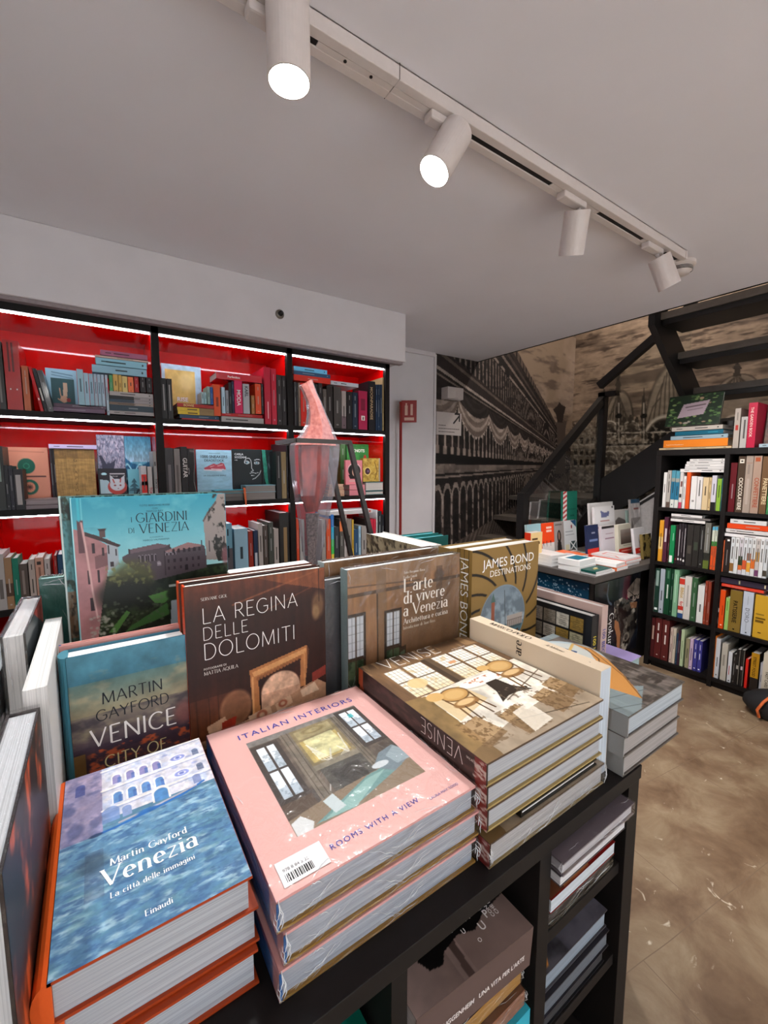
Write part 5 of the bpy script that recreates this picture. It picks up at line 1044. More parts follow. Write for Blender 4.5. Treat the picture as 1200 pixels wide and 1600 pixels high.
MB().box(-0.184, -0.115, ZT-0.034, 0.2, 0.125, ZT).build('plinth_top', black, dt3)
MB().box(-0.17, -0.10, 0, 0.17, 0.12, ZT-0.034).build('carcass', black, dt3)
rs = empty('display_riser', (0.1, 1.05, ZT), 'low black riser box under the tall turquoise album', 'riser')
MB().box(-0.151, -0.16, 0.0, 0.112, 0.14, 0.158).build('riser_box', black, rs, bevel=0.002)

# ---- cover pictures of the books on the table
def art_giardini():
    c = Cv(230, 300, '#2f93a8', (100, 70, 1085, 1378)); c.grad(70, 640, '#2b8fa6', '#a5d2d3'); c.noise((7, 12), 0.35, 3, mask=c.box(100, 70, 1085, 640), c='#8fd0d4', lo=.5, hi=.8)
    c.rect(100, 620, 1085, 1378, '#1d261b'); c.noise((16, 20), .8, 5, mask=c.box(100, 640, 1085, 1378), c='#34442a', lo=.45, hi=.65); c.noise((40, 50), .7, 8, mask=c.box(100, 640, 1085, 1378), c='#0e140d', lo=.5, hi=.65)
    c.poly([(375, 492), (415, 470), (415, 445), (600, 418), (672, 440), (690, 465), (800, 430), (900, 458), (920, 470), (930, 600), (930, 640), (560, 690), (480, 640), (375, 520)], '#4b4046')
    c.poly([(640, 482), (800, 430), (902, 458), (890, 468), (660, 492)], '#8f6c6a'); c.poly([(425, 446), (600, 419), (672, 438), (640, 452), (425, 474)], '#66545a'); c.rect(668, 430, 680, 462, '#3a2f33'); c.rect(893, 420, 903, 462, '#3a2f33'); c.rect(410, 440, 420, 480, '#3a2f33')
    for i in range(6): c.arch(478+i*20, 545, 12, 52, '#8a7f86'); c.arch(478+i*20, 545, 8, 48, '#241c22')
    for i in range(3): c.arch(655+i*26, 515, 20, 26, '#8a7f86'); c.arch(655+i*26, 515, 12, 20, '#241c22')
    for i in range(6): c.rect(655+i*42, 545, 670+i*42, 570, '#2a2026'); c.rect(655+i*42, 600, 668+i*42, 622, '#2a2026'); c.arch(700+i*36, 500, 18, 30, '#2a2026')
    c.line([(640, 480), (640, 660)], 6, '#2e252a'); c.arch(785, 640, 22, 44, '#1c1519'); c.arch(600, 585, 24, 36, '#b8b0b6', .5)
    c.poly([(930, 580), (918, 275), (950, 212), (1010, 130), (1030, 70), (1085, 70), (1085, 600)], '#90847f'); c.poly([(912, 272), (950, 205), (1015, 120), (1020, 140), (950, 230), (920, 285)], '#5d504c')
    c.arch(1008, 505, 16, 120, '#2c2426'); c.rect(1060, 405, 1068, 500, '#3a3032'); c.rect(950, 430, 956, 520, '#4c4242')
    c.noise((22, 22), .95, 13, mask=c.box(950, 70, 1085, 600)*(c.X > 930 + np.abs(c.Y-300)*0.28), c='#24231f', lo=.53, hi=.62); c.ell(1070, 560, 26, 70, '#8a5a60', .8, .6)
    c.poly([(100, 270), (165, 300), (285, 395), (285, 575), (240, 800), (195, 1100), (100, 1300)], '#a27374'); c.noise((10, 14), .18, 4, mask=c.box(100, 270, 300, 1300)); c.poly([(285, 345), (352, 410), (350, 540), (310, 580), (285, 570)], '#9aa2a8')
    c.poly([(165, 295), (250, 335), (372, 408), (350, 420), (285, 385), (165, 322)], '#3b2d2d'); c.rect(250, 285, 282, 345, '#54403f'); c.poly([(238, 280), (292, 280), (282, 300), (250, 300)], '#3a2b2b'); c.poly([(215, 470), (285, 450), (285, 540), (215, 560)], '#6b4a4c', .8)
    for x, y, w_, h in ((200, 380, 18, 70), (256, 412, 16, 60), (150, 380, 14, 50), (165, 560, 20, 100), (222, 566, 14, 90), (170, 755, 26, 90), (290, 400, 12, 60), (335, 430, 10, 50), (300, 520, 22, 34)): c.rect(x, y, x+w_, y+h, '#33262b')
    c.rect(128, 218, 164, 440, '#5a3d42'); c.line([(152, 235), (170, 430), (188, 700), (206, 900)], 11, '#c9a09b'); c.rect(100, 70, 107, 1378, '#9fd3d6'); c.line([(140, 70), (140, 220)], 14, '#3fb3c2', .8); c.line([(157, 70), (157, 218)], 5, '#7fd0d6', .8)  # pale strip at the left border paints in the spine edge's highlight
    for x, y, r in ((420, 620, 105), (350, 660, 80), (480, 660, 80), (320, 760, 110), (430, 760, 120)): c.ell(x, y, r, r*.9, '#4a4c2c' if y < 700 else '#14180f', .85, .7)
    c.noise((45, 55), .8, 17, mask=c.box(270, 520, 560, 700), c='#6d7040', lo=.52, hi=.68)
    c.poly([(520, 800), (640, 780), (700, 800), (620, 870), (560, 860)], '#4c7a3c'); c.poly([(400, 1000), (640, 870), (650, 960), (560, 990), (360, 1040)], '#3f6a38'); c.poly([(265, 1020), (380, 880), (400, 900), (310, 1030)], '#4c7a3c'); c.poly([(700, 790), (790, 780), (800, 940), (770, 940), (750, 850)], '#3d6636')
    c.poly([(668, 862), (742, 848), (770, 946), (770, 1378), (640, 1378), (662, 950)], '#97a3aa'); c.ell(700, 810, 62, 48, '#1b2817', 1, .3); c.rect(655, 735, 705, 755, '#b8bdb8', .8)
    rg = np.random.RandomState(4)
    for i in range(70): c.ell(rg.uniform(165, 300), rg.uniform(880, 1100), 9, 8, '#a5a79b', .6, .5)
    for i in range(60): c.ell(rg.uniform(220, 620), rg.uniform(800, 1000), 10, 8, '#5a6350', .5, .5)
    return c
def art_side_garden():
    c = Cv(50, 200, '#5f8f90'); c.noise((4, 14), .9, 3, c='#2f3a2c', lo=.48, hi=.6); c.rect(0, 48, 100, 75, '#8f5a3c', .7); c.noise((10, 40), .6, 9, c='#1c1c18', lo=.52, hi=.66); c.rect(0, 8, 100, 40, '#4f8a8f', .6); return c
def art_regina():
    c = Cv(200, 280, '#2a120b'); c.grad(0, 16, '#5a2a17', '#2a120b'); c.poly([(45, 0), (100, 0), (100, 12), (70, 6)], '#7d4426', .8); c.line([(30, 12), (100, 0)], .8, '#8a4f2e', .7); c.line([(52, 18), (100, 7)], .6, '#6b3a20', .7)
    c.grad(48, 74, '#2a120b', '#4a2413', mask=c.box(0, 48, 30, 100)); c.grad(44, 100, '#3a1a0e', '#7a4526', mask=c.box(0, 55, 30, 100)); c.noise((30, 4), .25, 4)
    for x in (4, 12, 18): c.line([(x, 55), (x+1, 92)], .6, '#2a120b', .8)
    c.ell(94, 20, 5, 7, '#7a5a3c', .7, .5); c.ell(92, 24, 3, 4, '#a8885f', .5, .6); c.line([(95, 0), (95, 18)], .5, '#1a0c08')
    Y0 = c.Y; c.Y = np.where(Y0 > 41, 41+(Y0-41)/0.66, Y0-0.0)
    c.poly([(40, 50), (84, 41), (86, 45), (82, 75), (78, 75), (79, 50), (46, 57), (47, 88), (42, 88)], '#a2683c'); c.poly([(42, 52), (84, 43), (83, 47), (43, 56)], '#c58d58')
    for i in range(14): c.ell(46+i*2.5, 58-i*.65, 1.3, 1.6, '#8a5630', 1, .2)
    c.line([(42, 56), (42, 90)], 1.4, '#c58d58'); c.line([(82, 46), (82, 76)], 1.2, '#b57d4a')
    c.ell(63, 72, 15, 15, '#c9a286'); c.rect(48, 72, 78, 88, '#b98f74'); c.noise((16, 22), .35, 6, mask=c.box(47, 57, 79, 90)); c.ell(30, 76, 11, 14, '#8f6448', .9, .2); c.ell(30, 76, 9, 12, '#6f4830', .8, .3)
    c.poly([(10, 84), (22, 80), (26, 90), (12, 93)], '#b88f72'); c.poly([(6, 94), (30, 90), (60, 82), (92, 72), (100, 78), (100, 100), (0, 100)], '#a67c60'); c.poly([(20, 84), (30, 82), (28, 95), (19, 96)], '#8f2a1a'); c.poly([(38, 86), (54, 82), (56, 90), (40, 94)], '#c7a184'); c.ell(48, 88, 4, 4, '#8f3a24', .7, .3, .5); c.poly([(58, 83), (70, 79), (72, 86), (60, 90)], '#c7a184'); c.ell(64, 84, 3.5, 3, '#8f3a24', .7, .3, .5); c.poly([(78, 78), (90, 74), (94, 82), (80, 84)], '#cfae92')
    c.poly([(88, 66), (100, 62), (100, 70), (88, 74)], '#7a2c20'); c.rect(84, 42, 100, 60, '#2a120b', .6); c.Y = Y0; c.noise((40, 50), .12, 9); return c
def art_venice():
    c = Cv(130, 210, '#3f6d80'); c.grad(0, 16, '#4a8294', '#3d7080'); c.grad(16, 34, '#57756f', '#8d8164'); c.grad(34, 52, '#7d7260', '#4a3d44'); c.grad(52, 64, '#43343f', '#3a2a33'); c.grad(64, 74, '#4a2f30', '#2a2a38'); c.grad(74, 100, '#1c4460', '#17344a')
    c.noise((5, 16), .7, 3, mask=c.box(0, 10, 100, 50), c='#9c8f70', lo=.5, hi=.75); c.noise((6, 18), .6, 5, mask=c.box(0, 34, 100, 70), c='#2a2430', lo=.48, hi=.7); c.noise((14, 40), .9, 7, mask=c.box(10, 55, 100, 73), c='#b3532f', lo=.54, hi=.68)
    c.noise((12, 50), .5, 9, mask=c.box(0, 74, 100, 100), c='#0e2438', lo=.5, hi=.62); c.ell(95, 47, 10, 7, '#7a4a44', .8, .6); c.rect(0, 55, 9, 74, '#8f6a30', .7); c.noise((8, 12), .2, 11); return c
def art_arte():
    c = Cv(200, 230, '#5c4632'); c.grad(0, 20, '#6e5540', '#5c4632'); c.grad(0, 100, '#8a6442', '#664630'); c.noise((40, 5), .22, 3); c.noise((8, 3), .25, 4); c.rect(0, 14, 100, 16.5, '#3d2c1e', .8); c.poly([(0, 0), (100, 0), (100, 6), (40, 12), (0, 8)], '#806449', .5); c.line([(0, 10), (60, 13)], .7, '#4a3624'); c.rect(46, 17, 100, 92, '#6b5038', .6)
    c.rect(76, 6, 82, 40, '#4a3626', .6); c.ell(79, 12, 5, 4, '#3f2c1d', .7, .4); c.poly([(22, 0), (30, 0), (34, 100), (24, 100)], '#755a40', .7); c.line([(23, 17), (24, 100)], 1, '#2c1e13')
    def win(x0, x1, y0, y1):
        c.rect(x0-2, y0-2, x1+2, y1+2, '#2a1c12'); c.rect(x0, y0, x1, (y0+y1)*.5-1, '#b9bcc0'); c.rect(x0, (y0+y1)*.5+1, x1, y1, '#4c5a3e'); c.noise((22, 30), .8, 7, mask=c.box(x0, (y0+y1)*.5+1, x1, y1), c='#1c2a1a', lo=.45, hi=.6)
        for t in np.linspace(x0, x1, 5): c.line([(t, y0), (t, (y0+y1)*.5)], .35, '#6a6a6c')
        for t in np.linspace(y0, (y0+y1)*.5, 6): c.line([(x0, t), (x1, t)], .3, '#77777a')
        c.line([((x0+x1)/2, y0), ((x0+x1)/2, y1)], 1.1, '#3a281a'); c.rect(x0, (y0+y1)*.5-1, x1, (y0+y1)*.5+1.5, '#3a281a')
    win(0, 12, 28, 78); win(31, 42, 30, 74); c.poly([(42, 54), (48, 53), (48, 92), (42, 86)], '#3d2a1b'); c.poly([(43, 57), (47, 56), (47, 88), (43, 83)], '#5f6a55'); c.rect(66, 66, 80, 92, '#1d130c'); c.line([(65, 65), (81, 65)], 1.2, '#3f2c1d'); c.rect(0, 84, 20, 100, '#3a2617'); return c
def art_bond():
    c = Cv(170, 230, '#8a6c3a', (0, 0, 100, 138)); cx, cy, r = 46, 74, 34
    for k in range(15):
        a0 = k*2*math.pi/15 + 0.2; pts = []
        for t in np.linspace(0, 1, 14): rr = r+2 + t*90; a = a0 - t*1.15; pts.append((cx+rr*math.cos(a), cy+rr*math.sin(a)))
        c.line(pts, 2.6, '#1b1510')
    c.ell(cx, cy, r+3, r+3, '#8a6c3a', 1, .04); c.ell(cx, cy, r, r, '#7d8f9c', 1, .03)
    disc = (np.hypot(c.X-cx, c.Y-cy) < r-1).astype(float); c.grad(44, 82, '#77858f', '#a9b6be', mask=disc*c.box(0, 0, 100, 82)); c.noise((8, 10), .7, 5, mask=disc*c.box(0, 0, 100, 80), c='#5d6870', lo=.5, hi=.65)
    c.grad(82, 110, '#5f8490', '#3c525c', mask=disc*c.box(0, 82, 100, 140)); c.rect(28, 56, 33, 88, '#9c5a42'); c.poly([(27, 56), (30.5, 46), (34, 56)], '#4f6a62'); c.rect(52, 74, 76, 86, '#b5a79c'); c.line([(52, 79), (76, 79)], .8, '#6b5f58')
    for x in range(53, 76, 3): c.line([(x, 80), (x, 86)], .8, '#5d524d')
    c.rect(40, 86, 74, 88, '#4a5a5c'); c.line([(47, 46), (50, 88)], .7, '#3a3a3a'); c.poly([(46, 96), (70, 90), (72, 100), (60, 106), (44, 104)], '#5a3f34'); c.ell(69, 98, 3, 3.4, '#c9bfb0', 1, .2, .6); c.ell(52, 100, 3, 7, '#2a2320'); return c
def art_bond_spine():
    c = Cv(40, 60, '#8a6c3a')
    for y in (22, 55, 88): c.line([(0, y), (100, y+6)], 3, '#1b1510')
    return c
def art_venezia():
    """loose impression of a pale waterside facade, blue water below"""
    c = Cv(240, 380, '#54788f', (0, 0, 100, 162)); W_ = c.box(0, 78, 100, 162); c.grad(70, 162, '#6088a6', '#4d7596'); c.noise((9, 46), .9, 3, mask=c.box(0, 66, 100, 162), c='#97b4c2', lo=.46, hi=.72); c.noise((16, 70), .8, 5, mask=c.box(0, 66, 100, 162), c='#3d5f88', lo=.5, hi=.68); c.noise((10, 40), .35, 6, mask=c.box(0, 90, 100, 162), c='#5d8a90', lo=.52, hi=.7)
    top = 64 + (c.X-30)*-0.10; m = (c.Y < 62) & (c.X > 24); c.mix(m.astype(float), '#c6c2cc'); c.noise((14, 20), .7, 7, mask=m.astype(float), c='#a7b4d2', lo=.45, hi=.7); c.noise((30, 40), .5, 8, mask=m.astype(float), c='#e6dfda', lo=.5, hi=.7)
    m2 = ((c.Y < 74) & (c.X <= 24)).astype(float); c.mix(m2, '#8d86a4'); c.noise((8, 20), .8, 9, mask=m2, c='#b3a0b8', lo=.45, hi=.7); c.noise((10, 18), .7, 10, mask=m2, c='#5a5f86', lo=.5, hi=.7)
    for y, h in ((14, 11), (36, 12)):
        for i in range(4): c.arch(34+i*9.5, y+h, 7.6, h+2, '#e9e4e2', .8); c.arch(34+i*9.5, y+h, 5.6, h, ('#8a83ae', '#5f86b8')[y > 20]); c.arch(36+i*9.5, y+h, 2.6, h*.7, '#44609c', .6)
        c.ell(79, y+5, 7.5, 5, '#e6e2ea', .9, .2); c.ell(79, y+5, 5.6, 3.6, '#7d86c4', .9, .2, .55); c.ell(79, y+5, 2, 1.6, '#6a76b8'); c.arch(93, y+9, 5, 9, '#56607a', .8)
    for y in (2, 27, 50): c.line([(24, y+2), (60, y), (100, y-2)], 2.0, '#e6dfd8', .9); c.line([(24, y+4), (100, y+.5)], 1.0, '#8791b3', .8)
    for x, y in ((62, 34), (64, 53), (75, 31), (90, 33), (70, 10), (87, 22)): c.ell(x, y, 2.4, 1.5, '#8f97c4', .7, .4)
    c.arch(39, 66, 6, 11, '#7f8fb5'); c.arch(62, 64, 12, 17, '#dcd6d2'); c.arch(62, 64, 9.5, 14, '#4f7dae'); c.arch(88, 60, 6, 11, '#7c86aa'); c.arch(10, 26, 6, 14, '#4f568c', .9); c.arch(29, 66, 11, 16, '#6f86b4', .8); c.ell(8, 62, 5, 7, '#4c5580', .6, .5); c.ell(4, 40, 4, 5, '#4c5580', .6, .5)
    c.line([(18, 74), (30, 73.5), (55, 70), (78, 66), (92, 60)], 2.0, '#2a62a8', .95); c.line([(34, 70), (60, 67), (86, 62)], 1.6, '#b9a9b4', .8); c.ell(52, 69, 7, 2.4, '#2c5f9c', .9, .4); c.ell(20, 74, 4, 1.6, '#2b3550', .8, .4)
    c.rect(14, 88, 24, 126, '#3f4a66', .35); c.ell(18, 98, 9, 8, '#3a4a58', .6, .6); c.noise((26, 36), .14, 12); return c
def art_pink():
    c = Cv(300, 345, '#e2b0a8', (0, 0, 100, 114.5)); x0, x1, y0, y1 = 16.5, 86, 20, 93.5; c.rect(x0, y0, x1, y1, '#625850'); B = c.box(x0, y0, x1, y1); c.noise((10, 12), .3, 3, mask=B)
    c.rect(x0, y0, x1, y0+5, '#7f7c78'); c.rect(40, 24, 66, 58, '#8b7d5f'); c.rect(42, 26, 64, 34, '#a0936f'); c.ell(53, 29, 7, 3, '#80724f', .8, .3, .6); c.rect(41.5, 36, 64, 56, '#b39f66'); c.poly([(44, 36), (62, 35), (63, 54), (45, 55)], '#c9c295'); c.noise((3, 14), .35, 5, mask=c.box(44, 35, 63, 55))
    for i, (xa, ya) in enumerate(((46, 56), (50, 58), (54, 58), (58, 56))): c.line([(44, 40), (46+i*2, 56+i*1.3), (54, 60+i*1.1), (62, 54+i), (64, 40)], .5, '#d6d2c2', .9)
    for t in (41, 45, 64, 68): c.line([(54 if t < 50 else 58, 50), (t+(-6 if t < 50 else 8), 88)], .45, '#d9d6cf', .9)
    c.rect(40, 58, 68, 62, '#8a8272'); c.rect(42, 62, 66, 88, '#595651'); c.rect(46, 66, 62, 86, '#4a4744'); c.rect(34, 24, 40, 88, '#7d7468'); c.rect(66, 24, 71, 86, '#776e62'); [c.line([(x, 24), (x, 88)], .4, '#453c34', .8) for x in (35.5, 38.5, 67.5, 69.5)]; c.noise((30, 34), .18, 21, mask=B)
    def win(xa, xb, ya, yb):
        c.rect(xa-2, ya-2, xb+2, yb+2, '#4b4440'); 
        for i in range(2):
            for j in range(2):
                wx, wy = (xb-xa)/2, (yb-ya)/2; px0, px1, py0, py1 = xa+i*wx+.6, xa+(i+1)*wx-.6, ya+j*wy+.8, ya+(j+1)*wy-.8
                c.rect(px0, py0, px1, py1, '#e3e8ec'); c.rect(px0, py0+(py1-py0)*.62, px1, py1, '#aebac4', .8); c.noise((60, 60), .6, 11+i+j, mask=c.box(px0, py0+(py1-py0)*.3, px1, py1), c='#8d98a2', lo=.56, hi=.64)
    win(19, 30, 28, 72); win(72.5, 84, 23, 58); c.rect(77, 27, 80, 31, '#3fb0b4', .8); c.rect(30, 72, 34, 88, '#5b5450'); c.rect(x0, 74, 32, 88, '#5e5046')
    c.poly([(x0, 84), (40, 80), (70, 78), (x1, 72), (x1, y1), (x0, y1)], '#8a7864'); c.poly([(26, 92), (60, 79), (74, 78), (80, 82), (44, 93)], '#6f9390'); c.poly([(30, 92), (58, 81), (70, 80), (46, 93)], '#8fb0aa')
    c.poly([(66, 76), (74, 68), (84, 66), (86, 70), (84, 80), (74, 84)], '#77858c'); c.poly([(76, 72), (84, 67), (86, 70), (86, 80), (78, 80)], '#95a3a8'); c.ell(70, 76, 5, 2.2, '#c9ced0'); c.poly([(17, 86), (22, 84), (26, 90), (24, 93.5), (17, 93.5)], '#d6d6d4'); c.poly([(34, 82), (40, 80), (42, 90), (36, 91)], '#c3cccc'); return c
def art_pink_spine():
    c = Cv(60, 20, '#2c5f9a'); c.noise((3, 3), .15, 3); c.rect(0, 0, 100, 12, '#8f5568'); c.rect(94, 0, 100, 100, '#c98f90'); return c
def art_venise():
    c = Cv(300, 340, '#6b4f36', (0, 0, 100, 115)); c.noise((24, 5), .3, 3); c.grad(0, 16, '#4a3626', '#6e5238'); c.noise((30, 6), .8, 5, mask=c.box(0, 0, 100, 15), c='#9c7c58', lo=.5, hi=.66)
    for xa, xb in ((9, 22), (24.5, 40), (50, 64), (66.5, 80), (82.5, 94)):
        c.rect(xa, 17, xb, 52, '#e6e2da'); c.grad(34, 52, '#e6e2da', '#d8c9a4', mask=c.box(xa, 34, xb, 52))
        for t in np.arange(xa, xb, 3.1): c.line([(t, 17), (t, 52)], .4, '#8d8676')
        for t in np.arange(17, 52, 3.5): c.line([(xa, t), (xb, t)], .35, '#9a9280')
        c.rect(xa, 33, xb, 34.4, '#6a5a44')
    c.noise((36, 40), .5, 8, mask=c.box(9, 17, 94, 52), c='#b9975a', lo=.6, hi=.72); c.rect(41, 15, 49, 60, '#433528'); c.rect(45, 15, 49, 60, '#5c4a38'); c.ell(20, 39, 7, 6, '#d2b884', .95, .15); c.poly([(56, 28), (62, 28), (62, 31), (56, 31)], '#c77f4c', .7)
    c.poly([(0, 54), (100, 50), (100, 115), (0, 115)], '#d8d0c2'); c.poly([(0, 52), (14, 54), (12, 115), (0, 115)], '#80663f'); c.noise((12, 10), .3, 9, mask=c.box(0, 52, 100, 115)); c.poly([(14, 58), (40, 56), (44, 76), (14, 84)], '#cbb285', .8)
    def chair(x, y, s):
        c.ell(x, y, 11*s, 7.5*s, '#5a3f22', 1, .1); c.ell(x, y, 10*s, 6.6*s, '#b48b52', 1, .1); c.ell(x, y, 7.6*s, 4.8*s, '#c9a46a', .9, .3); c.line([(x-10*s, y+3*s), (x-8*s, y+13*s), (x-9*s, y+26*s)], 1.4*s, '#6b4a28'); c.line([(x+10*s, y+3*s), (x+9*s, y+12*s), (x+11*s, y+24*s)], 1.4*s, '#5a3c20'); c.ell(x, y+11*s, 10*s, 4.4*s, '#8a643a', 1, .15); c.ell(x, y+10*s, 7*s, 2.6*s, '#d6b684', .9, .3); c.line([(x-4*s, y+14*s), (x-5*s, y+28*s)], 1.1*s, '#4a3018'); c.line([(x+5*s, y+14*s), (x+6*s, y+27*s)], 1.1*s, '#4a3018')
    c.ell(60, 60, 22, 5.4, '#bdb6a6'); c.ell(60, 58.8, 22, 5, '#e9e4da'); c.noise((40, 40), .8, 14, mask=c.box(44, 55, 76, 62), c='#b05a34', lo=.58, hi=.68); c.poly([(56, 63), (66, 63), (68, 74), (76, 84), (60, 80), (48, 84), (54, 74)], '#2a2019'); c.line([(52, 80), (74, 80)], 2, '#2a2019'); c.noise((40, 30), .8, 16, mask=c.box(50, 74, 76, 86), c='#7a6a58', lo=.6, hi=.68)
    chair(30, 62, .95); chair(82, 52, 1.05); c.ell(18, 58, 6, 4.4, '#c7a064'); c.ell(70, 48, 5, 3.4, '#c7a064')
    for x, y, w_ in ((8, 88, 16), (34, 92, 18), (66, 90, 16), (84, 84, 14)): c.poly([(x, y), (x+w_, y-3), (x+w_+4, y+16), (x+2, y+20)], '#9a7a52', .85); c.noise((60, 60), .6, 18, mask=c.box(x, y-3, x+w_+4, y+20), c='#5a4022', lo=.5, hi=.6)
    c.poly([(0, 106), (40, 98), (100, 92), (100, 115), (0, 115)], '#6a5238', .55); c.line([(52, 84), (100, 70)], .8, '#4a3a2a', .8); c.line([(40, 100), (90, 112)], .8, '#3a2c1e', .7); c.poly([(44, 94), (60, 92), (58, 110), (40, 112)], '#e4ddcf', .8); return c
def art_venise_spine():
    c = Cv(120, 30, '#2c1f1c'); c.noise((14, 4), .9, 4, c='#4a332f', lo=.45, hi=.7); c.rect(0, 0, 5, 100, '#a34a2c'); c.rect(94, 0, 100, 100, '#7d2a24'); c.noise((40, 8), .8, 6, mask=c.box(93, 0, 100, 100), c='#d9cfc4', lo=.5, hi=.6); return c
def art_grey():
    c = Cv(170, 230, '#6a625c', (0, 0, 100, 135)); c.noise((16, 5), .6, 3); c.noise((5, 20), .9, 5, c='#3f3833', lo=.48, hi=.66); c.noise((24, 8), .6, 8, c='#8f867e', lo=.55, hi=.7); c.poly([(0, 96), (40, 104), (60, 118), (20, 135), (0, 135)], '#90a2a6', .85); c.line([(0, 108), (56, 122)], 1, '#5d6a6c', .8); c.line([(0, 122), (30, 132)], 1, '#5d6a6c', .8)
    c.ell(58, 44, 40, 38, '#b9c9cf', 1, .04); c.ell(58, 44, 35, 33, '#d8d8d0', .8, .1); c.poly([(40, 26), (70, 16), (78, 44), (50, 54)], '#34507f'); c.line([(26, 58), (92, 30)], 3, '#d9b36a'); c.line([(48, 8), (72, 80)], 3, '#d6cdb8'); c.poly([(30, 8), (52, 0), (46, 18), (34, 24)], '#6b2c2a'); c.rect(0, 0, 100, 9, '#9ab3bb', .6)
    c.poly([(37, 128), (48, 118), (66, 98), (86, 72), (97, 48), (93, 28), (88, 52), (74, 66), (54, 76), (38, 78), (31, 88), (32, 106)], '#d59650'); c.line([(34, 84), (58, 80), (80, 66), (92, 44)], 1, '#3a2418'); c.line([(94, 30), (96, 48), (64, 99), (38, 127)], .9, '#5d3a1c', .8); return c
def art_beer():
    c = Cv(150, 150, '#15161a', (0, 0, 100, 100))
    cols = ['#8a6f34', '#8f857c', '#a3907a', '#b3aea2', '#9a8f84', '#a29d80', '#7d7468', '#b0a698']; k = 0
    for i in range(4):
        for j in range(4):
            if j == 2 and i < 2: continue
            x, y = 80-i*20, 8+j*23; c.rect(x-9, y, x+9, y+20, cols[(i*3+j*5) % 8]); c.noise((40, 60), .25, 3+i, mask=c.box(x-9, y, x+9, y+20))
            for t in range(5): c.line([(x-5, y+4+t*3), (x+5, y+4+t*3)], .7, '#4a443c', .7)
    c.rect(92, 0, 100, 100, '#1f2227'); return c
def art_map():
    c = Cv(60, 70, '#a89a7c'); c.noise((10, 10), .9, 3, c='#6b5f48', lo=.48, hi=.62); c.noise((26, 26), .9, 5, c='#3a3226', lo=.56, hi=.63); return c
def art_dark_cover():
    c = Cv(60, 90, '#33383b'); c.poly([(45, 0), (100, 0), (100, 16)], '#8a3a33'); c.poly([(0, 34), (60, 26), (100, 30), (100, 100), (0, 100)], '#8fb6bd', .9); c.poly([(0, 60), (60, 42), (40, 80), (0, 90)], '#c3cfd0', .7); c.noise((6, 6), .2, 3); return c
def art_flame():
    c = Cv(60, 90, '#1c1211'); c.noise((6, 5), 1, 5, c='#c4542a', lo=.52, hi=.68); c.noise((40, 5), .6, 7, c='#2a1512', lo=.5, hi=.62); return c
def art_guggen():   # x: depth from the spine, y: left to right
    c = Cv(150, 120, '#86716b', (0, 0, 100, 110)); c.grad(0, 40, '#8f7a74', '#75625c'); c.noise((5, 5), .2, 3); c.poly([(0, 44), (22, 45), (40, 47), (40, 52), (22, 51), (0, 49)], '#4a3a36'); c.rect(0, 52, 100, 110, '#6d5a54', .6)
    c.poly([(16, 24), (24, 20), (36, 32), (50, 46), (60, 70), (66, 110), (30, 110), (26, 84), (20, 70), (24, 56), (20, 40), (14, 34)], '#0d0a0a'); c.ell(44, 98, 5, 10, '#5d4a40', .7, .5); return c
def art_redface():  # x: back to front, y: right to left
    c = Cv(90, 90, '#7d1714'); c.poly([(40, 30), (100, 44), (100, 100), (0, 100), (10, 60)], '#a86a42'); c.ell(74, 62, 9, 12, '#4a2412', .9, .4); c.ell(75, 62, 5, 8, '#c9a284', .9, .3); c.ell(75, 61, 3.4, 4, '#120a08'); c.line([(60, 48), (64, 62), (62, 78)], 4, '#2a140c', .8); c.line([(86, 52), (84, 74)], 2.4, '#5a2c18', .7); c.poly([(80, 84), (100, 80), (100, 100), (78, 100)], '#4a2a1c', .8); c.noise((8, 8), .2, 4); return c
def art_hills():
    c = Cv(60, 60, '#4c4a50'); c.noise((6, 6), .9, 4, c='#2a282c', lo=.45, hi=.65); c.noise((20, 5), .4, 6, c='#6d6a72', lo=.5, hi=.7); c.poly([(62, 86), (84, 72), (97, 84), (96, 97), (74, 99)], '#d9913c'); c.rect(70, 0, 100, 60, '#5d5a66', .5); return c

FT = lambda x, y, z: frame((x, y, z), (1, 0, 0), (0, 1, 0))        # lying face up, spine left
FS = lambda x, y, z: frame((x, y, z), (1, 0, 0), (0, 0, 1))        # standing, cover to the camera side
stk = 'stacks of art books on the display table'; std = 'art books standing on the display tables'
PUB = 'Einaudi'
# blue stack
av = art_venezia()
for i, (dx, dy) in enumerate(((0.002, -0.004), (0.006, 0.003), (0, 0))):
    top = i == 2
    book(['blue and white waterside book, bottom of the stack with orange spines', 'blue and white waterside book, middle of the stack with orange spines', 'blue painted Venezia book with orange spine, top of its stack'][i],
         0.17, 0.276, 0.0413, FT(-0.058+dx, 0.412+dy, ZT+0.0005+i*0.0417), '#9c3a16', spc='#d2571f', rnd=0.012, pages='#a3a6ac', art=av if top else None, bt=0.003, over=0.004, group=stk,
         texts=[('front', 'Martin Gayford', .5, .345, .012, '#f2f2f0', 'didone', {'align': 'c', 'fit': .076}), ('front', 'Venezia', .5, .255, .03, '#f6f6f4', 'didone', {'align': 'c', 'fit': .092}), ('front', 'La citt\u00e0 delle immagini', .5, .195, .012, '#f2f2f0', 'didone', {'align': 'c', 'fit': .078}), ('front', 'Einaudi', .5, .055, .012, '#f2f2f0', 'didone', {'align': 'c', 'fit': .024})] if top else ())
